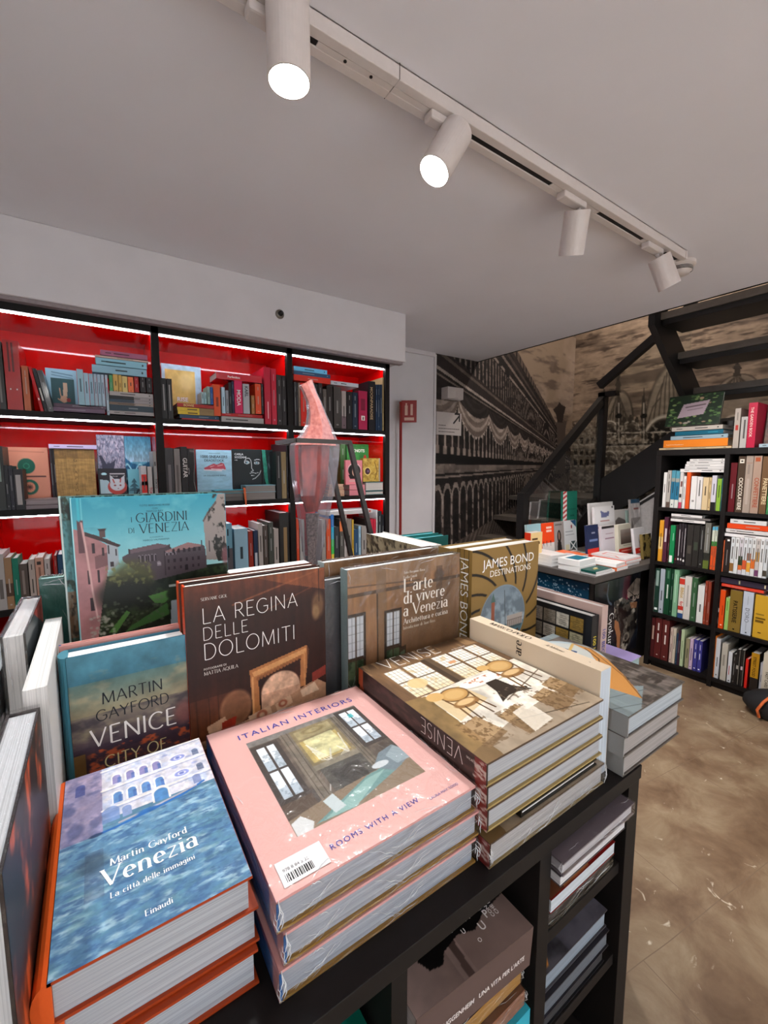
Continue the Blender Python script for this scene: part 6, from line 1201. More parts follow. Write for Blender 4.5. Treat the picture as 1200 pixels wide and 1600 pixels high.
# pink stack
ap, aps = art_pink(), art_pink_spine()
for i, (dx, dy) in enumerate(((0.0, -0.003), (0.006, -0.002), (0, 0))):
    top = i == 2
    root = book(['pink interiors book in film, bottom of the pink stack', 'pink interiors book in film, middle of the pink stack', 'pink Italian interiors book in clear film, top of its stack'][i],
         0.283, 0.324, 0.0365, FT(0.126+dx, 0.381+dy, ZT+0.0008+i*0.0384), '#d99a96', spc='#2c5f9a', backc='#8f6a2e', pages='#9fa3ac', bt=0.003, over=0.004, paper='satin', group=stk, film=0.0016,
         art=[('front', ap if top else Cv(8, 8, '#e2a9a3')), ('spine', aps)],
         texts=[('front', 'ITALIAN INTERIORS', .145, .865, .02, '#3446a6', 'wide', {'fit': .208}), ('front', 'ROOMS WITH A VIEW', .26, .065, .016, '#3446a6', 'wide', {'fit': .128}), ('front', 'LAURA MAY TODD', .76, .045, .009, '#6d5c9c', 'sans', {'fit': .05})] if top else ())
    if top:
        st = MB().box(0.012, 0.008, 0.0374, 0.066, 0.040, 0.0378, hx('#e8e6e6'))
        rg = np.random.RandomState(2); x = 0.017
        while x < 0.048: w_ = rg.choice([.0006, .0010, .0016]); st.box(x, 0.012, 0.0378, x+w_, 0.022, 0.0379, hx('#1c1a1c')); x += w_+rg.choice([.0007, .0012])
        V2, F2 = text2d('978 8 84 2 25', 'sans', None, .03); st.add(np.stack([0.017+V2[:, 0], 0.025+V2[:, 1], np.full(len(V2), 0.0379)], 1), F2, hx('#3a3638'))
        o = st.build('barcode_sticker', printed('printed_matte', .6, .25), root); o['label'] = 'white barcode sticker'
# VENISE stack
avn, avs = art_venise(), art_venise_spine()
book('brown and cream Venise book, bottom of its stack', 0.288, 0.333, 0.0375, FT(0.417, 0.360, ZT+0.0005), '#4a382c', spc='#2c1f1c', pages='#a9a6a6', art=[('front', avn), ('spine', avs)], group=stk, backc='#8f7a50', film=0.0012)
book('thin black and white book between copies of the Venise stack', 0.20, 0.27, 0.0115, FT(0.487, 0.364, ZT+0.0398), '#17140f', spc='#17140f', pages='#d9d6d4', group=stk)
for i in range(3):
    top = i == 2
    book(['brown Venise book with dark spine, third from the top of its stack', 'brown Venise book with dark spine, second from the top', 'brown and cream Venise book with dining chairs, top of its stack'][i], 0.288, 0.335, 0.0338, FT(0.412-0.002*i+.004, 0.365, ZT+0.0520+i*0.0343), '#4a382c', spc='#2c1f1c', backc='#9a8454', pages='#a3a4a8', bt=0.003, over=0.004, paper='satin', group=stk,
         art=[('front', avn if top else Cv(8, 8, '#5a4634')), ('spine', avs)],
         texts=([('front', 'VENISE', .13, .885, .036, '#e6e4e0', 'hair', {'fit': .21}), ('front', 'et la cuisine', .72, .862, .006, '#e0dcd4', 'sans')] if top else []) + ([('spine', 'VENISE', .13, .9, .027, '#e2ddd8', 'hair', {'fit': .165, 'up': 1}), ('spine', 'Flammarion', .02, .75, .008, '#d0c8c0', 'roman', {'fit': .03, 'up': 1})] if top else [('spine', 'VENISE', .13, .9, .022, '#5d4a46', 'hair', {'fit': .165, 'up': 1})]))
# cream paperback standing spine up
book('tall cream paperback standing spine up beside the Venise stack', 0.198, 0.312, 0.033, frame((0.704, 0.374, 1.0295), (0, 0, -1), (0, 1, 0)), '#d8c5ac', pages='#b9c2cc', bt=0.0008, over=0.0, paper='matte', group=std,
     texts=[('spine', 'MARCO POLO', .16, .32, .014, '#3a2f2a', 'didone', {'fit': .105}), ('spine', 'Il Milione', .62, .4, .008, '#5d5048', 'roman', {'fit': .04}), ('spine', '-', .9, .4, .01, '#5d5048', 'sans'), ('back', 'are', .82, .53, .02, '#3a2f2a', 'didone')])
# grey stack at the right end
ag = art_grey()
for i, (dx, dy) in enumerate(((0.006, 0.006), (-0.002, 0.004), (0, 0))):
    top = i == 2
    book(['grey timber-print book, bottom of the stack at the table end', 'grey timber-print book, middle of the stack at the table end', 'grey book with orange wing and blue dish, top of the stack at the table end'][i], 0.222, 0.30, 0.0392, FT(0.742+dx, 0.342+dy, ZT+0.0005+i*0.0397), '#57504c', spc='#8a8886', pages='#a3abb2' if top else '#96908e', art=ag if top else None, bt=0.003, group=stk, paper='satin')
# standing books, front row
book('dark blue painted Venice book standing behind the blue stack', 0.160, 0.277, 0.036, FS(-0.051, 0.776, ZT+0.0005), '#2c6074', spc='#3a7686', rnd=0.010, pages='#f0eeea', art=art_venice(), group=std, over=0.004,
     texts=[('front', 'MARTIN', .5, .705, .018, '#16181c', 'deco', {'align': 'c', 'fit': .085}), ('front', 'GAYFORD', .5, .615, .018, '#16181c', 'deco', {'align': 'c', 'fit': .098}), ('front', 'VENICE', .5, .475, .03, '#e2dcd6', 'deco', {'align': 'c', 'fit': .116}), ('front', 'CITY OF', .5, .34, .018, '#cdbf8a', 'deco', {'align': 'c', 'fit': .088}), ('front', 'PICTURES', .5, .23, .018, '#cdbf8a', 'deco', {'align': 'c', 'fit': .1})])
book('thin pink and blue book standing just behind the dark blue one', 0.172, 0.283, 0.009, FS(-0.06, 0.788, ZT+0.0005), '#c98f88', spc='#2c4a7c', pages='#c98f88', group=std)
arg = art_regina(); 
tr_ = [('front', 'SERVANE GIOL', .1, .925, .008, '#d8cfc6', 'roman', {'fit': .042}), ('front', 'LA REGINA', .1, .815, .034, '#ece6e0', 'hair', {'fit': .168}), ('front', 'DELLE', .1, .735, .025, '#ece6e0', 'hair', {'fit': .075}), ('front', 'DOLOMITI', .1, .64, .036, '#ece6e0', 'hair', {'fit': .16}), ('front', 'FOTOGRAFIE DI', .1, .59, .005, '#d8cfc6', 'sans', {'fit': .036}), ('front', 'MATTIA AQUILA', .1, .565, .008, '#d8cfc6', 'roman', {'fit': .056})]
book('dark brown La Regina delle Dolomiti book with orange spine, front copy', 0.25, 0.357, 0.024, FS(0.107, 0.759, ZT+0.0005), '#2a120b', spc='#d9471c', pages='#ebe7e1', art=arg, group=std, paper='satin', bt=0.003, texts=tr_ + [('spine', 'LA REGINA', .1, .3, .009, '#f0d8c8', 'hair', {'fit': .09})])
book('brown and orange book directly behind the dark brown Dolomiti book', 0.25, 0.357, 0.024, FS(0.104, 0.789, ZT+0.0005), '#54291a', spc='#cf4a20', pages='#e0d8d0', group=std, paper='satin', bt=0.003)
aa = art_arte()
book("brown panelled-room L'arte di vivere book in film, front copy", 0.302, 0.348, 0.028, FS(0.398, 0.747, ZT+0.0005), '#4a3828', spc='#93a9a8', pages='#dfe3e2', art=aa, group=std, paper='satin', film=0.001, bt=0.003,
     texts=[('front', 'Toto Bergamo Rossi', .455, .925, .008, '#d6cabc', 'didone', {'fit': .058}), ('front', 'Lydia Fasoli', .455, .895, .008, '#d6cabc', 'didone', {'fit': .036}), ('front', "L'arte", .455, .81, .03, '#e6dccf', 'didone', {'fit': .082}), ('front', 'di vivere', .455, .735, .03, '#e6dccf', 'didone', {'fit': .118}), ('front', 'a Venezia', .455, .655, .03, '#e6dccf', 'didone', {'fit': .128}), ('front', 'Architettura e cucina', .455, .605, .014, '#e6dccf', 'didone', {'fit': .128}), ('front', 'Introduzione di Jane Ross', .455, .57, .008, '#c9bba8', 'didone', {'fit': .09})])
book('dark grey book in film squeezed between two brown ones', 0.19, 0.325, 0.024, FS(0.362, 0.776, ZT+0.0005), '#3b3a3c', spc='#47464a', pages='#b9bcbf', group=std, film=0.001)
book('brown panelled-room book in film, rear copy with pale spine', 0.31, 0.352, 0.03, FS(0.382, 0.818, ZT+0.0005), '#5a4533', spc='#c3cdcc', pages='#e3e8e8', group=std, film=0.001, art=[('front', aa)])
ab, abs_ = art_bond(), art_bond_spine()
book('gold travel book with dark spiral bands round a lagoon view, front copy', 0.255, 0.349, 0.047, FS(0.74, 0.765, ZT+0.0005), '#8a6c3a', pages='#e6e2da', art=[('front', ab), ('spine', abs_)], group=std, bt=0.003,
     texts=[('front', 'JAMES BOND', .14, .855, .03, '#f0eee8', 'sans', {'fit': .198}), ('front', 'DESTINATIONS', .25, .79, .02, '#efe9dc', 'sans', {'fit': .158}), ('spine', 'JAMES BOND', .05, .22, .028, '#f0eee8', 'light', {'fit': .22})])
book('gold brown book directly behind the one with spiral bands', 0.255, 0.349, 0.043, FS(0.715, 0.812, ZT+0.0005), '#8f7345', pages='#d9d5cc', group=std, bt=0.003)
# standing books facing left
FL = lambda x, y, z: frame((x, y, z), (0, 1, 0), (0, 0, 1))
book('black book with a grid of beer labels, cover facing left', 0.20, 0.18, 0.030, FL(1.003, 0.562, ZT+0.0005), '#15161a', pages='#c9c6c2', art=[('back', art_beer())], group=std, texts=[('spine', '100 L', .3, .28, .013, '#d8c43a', 'bold', {'fit': .09})], bt=0.003)
book('pinkish beige book with blue 100 on its spine, against the black one', 0.21, 0.2, 0.027, FL(1.036, 0.556, ZT+0.0005), '#b89e96', pages='#d8d0cc', group=std, texts=[('spine', '100 BEO', .3, .25, .014, '#4a4a8c', 'bold', {'fit': .11})], bt=0.003)
book('lavender book lying flat behind the pinkish beige one, upper', 0.062, 0.21, 0.034, FT(1.068, 0.50, ZT+0.0365), '#a394c8', spc='#a394c8', pages='#8fa3a4', group=stk)
book('lavender book lying flat behind the pinkish beige one, lower', 0.062, 0.21, 0.035, FT(1.066, 0.502, ZT+0.0005), '#8fa39c', spc='#a394c8', pages='#8fa3a4', group=stk)
# back rows
book('white boxed atlas standing behind the brown Dolomiti books', 0.175, 0.335, 0.046, FS(0.215, 0.91, ZT+0.0005), '#cfd2cd', spc='#e4e6e2', pages='#f2f2f0', bt=0.004, over=0.0, group=std, texts=[('front', 'ATLANTE DEI', .3, .925, .008, '#8f928e', 'roman', {'fit': .06})])
book('smaller white book standing right of the white atlas', 0.05, 0.318, 0.04, FS(0.398, 0.915, ZT+0.0005), '#d8d8d4', pages='#efefec', group=std)
book('thick book with a map cover standing among the back row', 0.27, 0.35, 0.062, FL(0.672, 0.822, ZT+0.0005), '#d4d2cc', spc='#cfcdc8', pages='#f4f4f2', art=[('back', art_map())], group=std)
book('teal boxed book standing far back, front copy', 0.13, 0.345, 0.03, FS(0.745, 0.98, ZT+0.0005), '#1f6a66', spc='#2f7d78', pages='#4f9ca6', group=std)
book('teal boxed book standing far back, rear copy', 0.13, 0.349, 0.03, FS(0.735, 1.013, ZT+0.0005), '#22706c', spc='#2f7d78', pages='#57a3ad', group=std)
# turquoise album pair on the riser
ags = art_side_garden()
ag2 = Cv(160, 160, '#5f8f90'); ag2.noise((40, 14), .9, 3, c='#2f3a2c', lo=.48, hi=.6); ag2.rect(0, 50, 100, 75, '#8f5a3c', .6); ag2.noise((60, 40), .7, 9, c='#1c1c18', lo=.5, hi=.64); ag2.rect(0, 12, 100, 44, '#4f8a8f', .6); ag2.rect(0, 0, 1.2, 100, '#c9d6d2')
book('large turquoise I Giardini di Venezia album standing on the riser, front copy', 0.256, 0.338, 0.024, FS(-0.039, 0.924, ZT+0.1585), '#2f93a8', spc='#3f9aa0', pages='#e8ebe6', art=[('front', art_giardini()), ('spine', ags)], group=std, bt=0.003,
     texts=[('front', 'TOTO BERGAMO ROSSI', .5, .945, .006, '#17444f', 'sans', {'align': 'c', 'fit': .05}), ('front', 'CON', .5, .928, .003, '#17444f', 'sans', {'align': 'c'}), ('front', 'MARCO BAY', .5, .912, .006, '#17444f', 'sans', {'align': 'c', 'fit': .028}), ('front', 'I', .345, .862, .009, '#14323c', 'roman'), ('front', 'GIARDINI', .545, .858, .017, '#14323c', 'roman', {'align': 'c', 'fit': .098}), ('front', 'DI', .325, .803, .009, '#14323c', 'roman'), ('front', 'VENEZIA', .56, .797, .017, '#14323c', 'roman', {'align': 'c', 'fit': .098}), ('front', 'FOTOGRAFIE DI', .5, .768, .004, '#17444f', 'sans', {'align': 'c', 'fit': .022}), ('front', 'MARCO VALMARANA', .5, .752, .004, '#17444f', 'sans', {'align': 'c', 'fit': .044})])
book('large garden album standing behind the turquoise copy', 0.262, 0.340, 0.022, FS(-0.056, 0.952, ZT+0.1585), '#4a6a62', spc='#6a9a98', pages='#d8dad2', art=[('front', ag2)], group=std, bt=0.003)
# books at the left edge: fore edges towards the aisle, covers facing right
FE = lambda x, y, z: frame((x, y, z), (0, -1, 0), (0, 0, 1))
book('grey album with a dark and pale blue cover standing at the left edge', 0.215, 0.318, 0.027, FE(-0.094, 0.975, ZT+0.0005), '#2b2826', pages='#cdc8c4', art=[('back', art_dark_cover())], group=std, film=0.001)
book('white paged book standing between the grey album and the dark blue book', 0.285, 0.289, 0.023, FE(-0.0625, 0.915, ZT+0.0005), '#c9c5c1', pages='#d6d2ce', group=std, over=0.001, bt=0.0015)
book('thick film-wrapped book with a fiery cover standing at the left edge', 0.25, 0.268, 0.030, FE(-0.070, 0.622, ZT+0.0005), '#2a2222', pages='#c9c8c9', art=[('back', art_flame())], group=std, film=0.003)
book('wide white paged book standing furthest left on the table', 0.22, 0.262, 0.045, FE(-0.128, 0.93, ZT+0.0005), '#b9b9ba', pages='#c6c8ca', group=std)
for i in range(2): book(['teal topped book lying flat at the far left, upper', 'grey book lying flat at the far left, lower'][i], 0.17, 0.2, 0.04, FT(-0.30, 0.50, ZT+0.0005+(1-i)*0.0405+0.06*0), ['#3f8f98', '#77787a'][i], pages='#c3c5c6', group=stk)
book('small green film-wrapped box standing left of the turquoise album', 0.05, 0.342, 0.03, FS(-0.098, 1.03, ZT+0.0005), '#2f5a50', spc='#3a6a5e', pages='#a9cfc9', group=std, film=0.0012)

# ---- books in the cubbies under the table top
cub = 'books lying in the cubbies of the display table'
c0 = 0.6425
FP = lambda x, y, z, w_: frame((x+w_*0, y, z), (0, -1, 0), (1, 0, 0))   # fore edge to the aisle; local y runs to the right
book('black film-wrapped book, bottom of the upper right cubby', 0.24, 0.205, 0.024, FP(0.548, 0.60, c0+0.0005, 0), '#131214', pages='#1f1d1f', group=cub, film=0.0015)
book('pale blue paged book in the upper right cubby', 0.24, 0.185, 0.020, FP(0.546, 0.60, c0+0.0272, 0), '#9fb0ba', pages='#b9c9d2', group=cub, bt=0.001, over=0.001)
book('red book with a painted eye in the upper right cubby', 0.245, 0.187, 0.024, FP(0.546, 0.592, c0+0.0478, 0), '#6a1512', pages='#bac2c9', art=art_redface(), group=cub, bt=0.001, over=0.001)
book('small dark book set far back on the red one in the cubby', 0.09, 0.17, 0.034, FP(0.55, 0.60, c0+0.0724, 0), '#2a2526', pages='#6d6668', group=cub)
book('white paged film-wrapped book, second from top in the upper right cubby', 0.235, 0.19, 0.018, FP(0.545, 0.568, c0+0.1072, 0), '#4a4246', pages='#c9c8cb', group=cub, bt=0.0015, over=0.001)
book('mauve grey film-wrapped book, topmost in the upper right cubby', 0.235, 0.21, 0.022, FP(0.546, 0.565, c0+0.1262, 0), '#6a6066', pages='#b9b6ba', group=cub, film=0.0012)
d0 = 0.4485
book('grey film-wrapped book with an orange shape in the lower right cubby', 0.24, 0.2, 0.035, FP(0.546, 0.60, d0+0.0745, 0), '#3f3d42', pages='#7d8894', art=art_hills(), group=cub)
book('dark film-wrapped book, middle of the lower right cubby', 0.24, 0.2, 0.034, FP(0.548, 0.595, d0+0.037, 0), '#26242a', pages='#5a6068', group=cub)
book('black film-wrapped book, bottom of the lower right cubby', 0.24, 0.2, 0.034, FP(0.546, 0.60, d0+0.0005, 0), '#151418', pages='#2c2c30', group=cub)
# middle cubby: spines to the aisle
FC = lambda x, y, z: frame((x, y, z), (0, 1, 0), (-1, 0, 0))
book('turquoise spined book in the middle cubby under the brown ones', 0.22, 0.222, 0.03, FC(0.500, 0.345, d0+0.085), '#2795a8', spc='#2fa3b8', pages='#c9c2b8', group=cub)
book('thick dark book at the bottom of the middle cubby', 0.22, 0.235, 0.04, FC(0.510, 0.365, d0+0.0005), '#2a2626', pages='#4a4646', group=cub)
book('olive green book, second from bottom of the middle cubby', 0.22, 0.23, 0.042, FC(0.508, 0.36, d0+0.042), '#3f6a58', pages='#8f8a80', group=cub)
book('rusty brown film-wrapped book in the middle cubby, lower', 0.21, 0.215, 0.026, FC(0.495, 0.352, d0+0.117), '#6a4632', spc='#8a5a40', pages='#a8845c', group=cub, film=0.0015)
book('gold edged film-wrapped book in the middle cubby, upper', 0.21, 0.21, 0.026, FC(0.495, 0.36, d0+0.146), '#4a3c3a', spc='#a3783c', pages='#a3783c', group=cub, film=0.0015)
Mg = frame((0.494, 0.345, 0.642), (0, 1, 0), (-math.cos(R_(6)), 0, math.sin(R_(6))))
book('thick mauve brown book with black brush mark, on top in the middle cubby', 0.20, 0.222, 0.060, Mg, '#7a6660', spc='#5a4844', pages='#b5aaa4', art=art_guggen(), group=cub, bt=0.001,
     texts=[('front', s_, x_/100., 1-y_/110., z_, '#e4dedc', 'bold', {'turn': 1}) for s_, x_, y_, z_ in (('F', 30, 40, .006), ('G', 27, 52, .006), ('A', 38, 60, .007), ('U', 22, 60, .007), ('N', 28, 68, .011), ('U', 17, 74, .012), ('E', 29, 82, .012), ('P', 22, 84, .012), ('R', 36, 80, .012), ('O', 12, 66, .006))] + [('front', 'CONFESSIONI', .2, .17, .006, '#e4dedc', 'bold', {}), ('front', 'CHE HA AMATO', .2, .13, .006, '#e4dedc', 'bold', {})] + [('spine', 'PEGGY GUGGENHEIM', .03, .3, .012, '#e2dad6', 'bold', {'fit': .095}), ('spine', "UNA VITA PER L'ARTE", .5, .3, .012, '#e2dad6', 'bold', {'fit': .095})])
book('emerald book in the cubby left of the mauve brown book', 0.2, 0.2, 0.05, FC(0.24, 0.36, 0.6425), '#0f6a58', pages='#b9c2bc', group=cub)

# ================================================================== GLASS SCULPTURE
YS = 1.20
sc_ = empty('glass_sculpture', (0.50, YS, ZT), 'tall faceted glass sculpture with a red core in a dark metal stand', 'sculpture')
def pz(x, y): p = on(x, y, 'y', YS); return p[0]-0.50, p[2]-ZT
prof = [(467.5, 487, 597), (473, 494, 612), (479, 501, 627), (481.5, 508, 645), (479, 516, 664), (470, 521, 680), (457, 526, 695), (456.5, 525, 714), (459.5, 521.5, 750), (466.5, 513, 800), (473, 504.5, 850), (478, 497.5, 890), (482, 491, 960)]
def hull(shrL, shrR, depth, n, rows, twist=0.0):
    V, F = [], []
    for (l, r, y) in rows:
        a, z = pz(l + (r-l)*shrL, y); b2, _ = pz(r - (r-l)*shrR, y); cx, rx = (a+b2)/2, (b2-a)/2
        zt = (0.010*(r-480)/20 if y < 600 else 0)
        for k in range(n):
            t = 2*math.pi*k/n + twist; V.append((cx+rx*math.cos(t)/math.cos(math.pi/n), depth*rx*math.sin(t), z + (0.012*math.cos(t) if y < 600 else 0)))
    for i in range(len(rows)-1):
        for k in range(n): F.append((i*n+k, i*n+(k+1) % n, (i+1)*n+(k+1) % n, (i+1)*n+k))
    F += [tuple(range(n)), tuple(range(len(V)-n, len(V)))[::-1]]
    return MB().add(V, F)
m, nt, b = nodes_of('milky_glass'); N, Lk = nt.nodes, nt.links
tr = N.new('ShaderNodeBsdfTransparent'); tr.inputs['Color'].default_value = (0.93, 0.94, 0.96, 1)
b.inputs['Base Color'].default_value = rgba('#a9a4ac'); b.inputs['Roughness'].default_value = 0.12
no = N.new('ShaderNodeTexNoise'); no.inputs['Scale'].default_value = 70; tc = N.new('ShaderNodeTexCoord'); Lk.new(tc.outputs['Object'], no.inputs['Vector'])
lw = N.new('ShaderNodeLayerWeight'); lw.inputs['Blend'].default_value = 0.45
mr = N.new('ShaderNodeMapRange'); mr.inputs['To Min'].default_value = 0.10; mr.inputs['To Max'].default_value = 0.8; Lk.new(lw.outputs['Facing'], mr.inputs['Value'])
mx = N.new('ShaderNodeMixShader'); Lk.new(mr.outputs['Result'], mx.inputs['Fac']); Lk.new(tr.outputs['BSDF'], mx.inputs[1]); Lk.new(b.outputs['BSDF'], mx.inputs[2]); Lk.new(mx.outputs['Shader'], N['Material Output'].inputs['Surface'])
hull(0, 0, 0.62, 6, prof, math.pi/6).build('outer_glass', m, sc_, bevel=0.0015)
rcm, nt, b = nodes_of('red_glass_core'); N, Lk = nt.nodes, nt.links
tc = N.new('ShaderNodeTexCoord'); no = N.new('ShaderNodeTexNoise'); no.inputs['Scale'].default_value = 90; no.inputs['Detail'].default_value = 5; Lk.new(tc.outputs['Object'], no.inputs['Vector'])
ra = N.new('ShaderNodeValToRGB'); ra.color_ramp.elements[0].color = rgba('#b04632'); ra.color_ramp.elements[1].color = rgba('#e0806a'); ra.color_ramp.elements[0].position = .3; ra.color_ramp.elements[1].position = .72
Lk.new(no.outputs['Fac'], ra.inputs['Fac']); Lk.new(ra.outputs['Color'], b.inputs['Base Color']); b.inputs['Roughness'].default_value = 0.25; b.inputs['Subsurface Weight'].default_value = 0.15; b.inputs['Subsurface Radius'].default_value = (0.02, 0.008, 0.006)
hull(.10, .07, 0.6, 6, [p for p in prof if p[2] <= 695] , math.pi/6).build('red_core', rcm, sc_, smooth=False)['label'] = 'coral red glass core of the neck'
dkm, nt, b = nodes_of('dark_red_glass'); N, Lk = nt.nodes, nt.links
tc = N.new('ShaderNodeTexCoord'); mp = N.new('ShaderNodeMapping'); mp.inputs['Scale'].default_value = (60, 60, 22); no = N.new('ShaderNodeTexNoise'); no.inputs['Scale'].default_value = 1; no.inputs['Detail'].default_value = 5; Lk.new(tc.outputs['Object'], mp.inputs['Vector']); Lk.new(mp.outputs['Vector'], no.inputs['Vector'])
ra = N.new('ShaderNodeValToRGB'); ra.color_ramp.elements[0].color = rgba('#6a1a12'); ra.color_ramp.elements[1].color = rgba('#b8402c'); ra.color_ramp.elements[0].position = .3; ra.color_ramp.elements[1].position = .75
Lk.new(no.outputs['Fac'], ra.inputs['Fac']); Lk.new(ra.outputs['Color'], b.inputs['Base Color']); b.inputs['Roughness'].default_value = 0.2
hull(.17, .2, 0.55, 6, [(457, 526, 696), (456.5, 525, 714), (459.5, 521.5, 750), (463, 514, 775), (474, 500, 800)], math.pi/6).build('dark_red_core', dkm, sc_, smooth=False)['label'] = 'dark red glass core of the body'
hull(.25, .3, 0.5, 8, [(467, 512, 803)] + [p for p in prof if p[2] > 820]).build('bubbled_core', mat('bubbled_glass', '#8f7d78', 0.3, 0.6, 160, 0.4), sc_, smooth=True)['label'] = 'greyish core full of small bubbles'
iron = mat('dark_iron', '#3a3634', 0.4, 0.12, 60, 0, 0.5)
a = pz(447, 690); b2 = pz(527, 692); f1 = pz(566, 872)
f_ = -0.075
def bar(p, q, r): return MB().tube([p, q], r, 4)
bar((a[0], f_, a[1]), (b2[0]+0.004, f_, b2[1]-0.002), 0.0085).build('stand_bar', iron, sc_)
bar((a[0], -f_, a[1]), (b2[0]+0.004, -f_, b2[1]), 0.0085).build('stand_bar', iron, sc_)
bar((a[0], f_, a[1]), (a[0], -f_, a[1]), 0.0085).build('stand_bar', iron, sc_)
for s in (f_, -f_): bar((b2[0], s, b2[1]), (b2[0]+(f1[0]-b2[0])*1.72, s*1.25, 0.004), 0.0095).build('leg', iron, sc_)
MB().box(-0.09, -0.11, 0.0, 0.23, 0.11, 0.008).build('base_plate', iron, sc_)
MB().box(-0.035, -0.03, 0.008, 0.01, 0.03, 0.115).build('socket', iron, sc_)

# ================================================================== SIDE TABLE WITH NOVELS
TZ = 0.715; TX0, TX1, TY0, TY1 = 2.47, 3.55, 1.382, 2.0
sd = empty('side_table', (TX0, TY0, 0), 'small black table of paperbacks in front of the stairs', 'table')
grey_top = mat('graphite_laminate', '#4c4643', 0.45, 0.06, 30)
MB().box(0, 0, TZ-0.042, TX1-TX0, TY1-TY0, TZ).build('tabletop', grey_top, sd, bevel=0.002)
MB().box(0.05, 0.05, 0.0, TX1-TX0-0.02, TY1-TY0-0.03, TZ-0.042).build('carcass', black, sd, bevel=0.002)
# posters on the carcass
def art_speckle():
    c = Cv(90, 90, '#123f5c'); c.grad(0, 100, '#0d3148', '#17506f'); rg = np.random.RandomState(6)
    for i in range(130):
        x = rg.normal(52, 22); y = rg.normal(26, 13); c.ell(x, y, rg.uniform(.5, 1.3), rg.uniform(.5, 1.3), '#a9c4d0', rg.uniform(.4, 1), .4)
    c.rect(8, 25, 48, 33, '#c9cdd0'); c.line([(14, 29), (42, 29)], 1.2, '#7d858c', .6); return c
def art_collage():
    c = Cv(140, 160, '#15141a'); c.noise((4, 5), .8, 3, c='#232a36', lo=.45, hi=.7); c.poly([(62, 0), (76, 0), (72, 40), (56, 44)], '#5a1a2a', .8); c.line([(28, 4), (26, 16), (30, 26), (36, 30)], 3, '#5d6a78', .7)
    c.poly([(70, 18), (90, 6), (100, 8), (100, 34), (86, 36), (72, 28)], '#7d7066'); c.noise((10, 10), .5, 5, mask=c.box(68, 5, 100, 38)); c.line([(74, 20), (90, 30)], 1, '#3a322c'); c.line([(86, 10), (82, 34)], 1, '#3a322c')
    c.poly([(42, 28), (60, 26), (80, 34), (96, 40), (98, 70), (84, 90), (70, 100), (56, 92), (46, 60)], '#4a443e'); c.noise((9, 9), .9, 9, mask=c.pmask([(42, 28), (60, 26), (80, 34), (96, 40), (98, 70), (84, 90), (70, 100), (56, 92), (46, 60)]).astype(float), c='#b3a99a', lo=.52, hi=.64); c.noise((14, 14), .9, 11, mask=c.box(44, 28, 98, 98), c='#0e0c0c', lo=.5, hi=.6)
    c.poly([(46, 52), (54, 56), (60, 72), (60, 92), (54, 94), (52, 74), (46, 62)], '#a9714a'); c.poly([(78, 36), (96, 38), (94, 46), (82, 44)], '#9c6a48', .8); c.ell(74, 80, 7, 6, '#8f8578', .8, .3, .6); return c
def panel(name, label, o, ex, ey, w, h, art, texts=(), group=None, cat='poster', t=0.004):
    root = empty(name, None, label, cat, group, frame(o, ex, ey)); mb = MB().box(0, 0, 0, w, h, t, hx('#15161a'))
    grid(mb, art, lambda u, v: np.stack([u*w, h*(1-v), np.full_like(u, t+.0003)], 1))
    for s, u, v, size, fc, font, kw in texts:
        V2, F2 = text2d(s, font, size, kw.get('fit'), kw.get('align', 'l'))
        if kw.get('rot'): V2 = np.stack([V2[:, 1], -V2[:, 0], V2[:, 2]], 1)
        mb.add(np.stack([w*u+V2[:, 0], h*v+V2[:, 1], t+.0006+V2[:, 2]], 1), F2, hx(fc))
    mb.build('printed_board', printed('printed_gloss', .25, .4, .3), root); return root
panel('poster', 'dark blue speckled poster on the left side of the side table', (TX0+0.05, TY1-0.1, 0.27), (0, -1, 0), (0, 0, 1), 0.46, 0.385, art_speckle())
panel('poster', 'black collage poster lettered Gyokuro on the front of the side table', (TX0+0.09, TY0+0.05, 0.10), (1, 0, 0), (0, 0, 1), 0.58, 0.545, art_collage(),
      [('Gyokuro', .33, .585, .058, '#dcd8d4', 'didone', {'rot': 1, 'fit': .25}), ('THE JAPANESE TEA CEREMONY', .28, .6, .011, '#a9a6a4', 'sans', {'rot': 1, 'fit': .27})])
gs, gf = 'paperbacks standing on the side table', 'books lying on the side table'
def up(x0, x1, yt, Y, c, words, art=None, texts=(), t=0.018, lean=0.10, spc=None, zb=0.0):
    a, b2 = on(x0, yt, 'y', Y)[0], on(x1, yt, 'y', Y)[0]; z1 = on((x0+x1)/2, yt, 'y', Y)[2]; h = (z1-TZ-zb)/math.cos(lean)
    book(words, b2-a, h, t, frame((a, Y, TZ+zb+0.002), (1, 0, 0), (0, math.sin(lean), math.cos(lean))), c, spc=spc, art=art, texts=texts, group=gs, bt=0.001, over=0.001, paper='satin')
def A(f, Wd=40, H=50, c='#ffffff'):
    k = Cv(Wd, H, c); f(k); return k
up(880, 902, 768, 1.978, '#1c6a58', 'tall green book with a red striped edge standing at the back', A(lambda k: (k.rect(0, 0, 26, 100, '#e4dcd8'), [k.poly([(0, y), (26, y-5), (26, y-1), (0, y+4)], '#b3242a') for y in range(2, 104, 8)], k.rect(30, 30, 90, 31, '#0f4a3c'), k.rect(50, 40, 80, 42, '#0f4a3c')), 40, 80, '#1c6a58'), lean=.04)
up(824, 846, 820, 1.93, '#a9c2c6', 'pale blue paperback with black block letters in the back row', A(lambda k: (k.grad(0, 100, '#8fb3ba', '#c4cfd0'), k.rect(40, 30, 95, 42, '#1f3440'), k.rect(55, 50, 90, 60, '#2c5a66'), k.rect(50, 74, 92, 86, '#23404c'))))
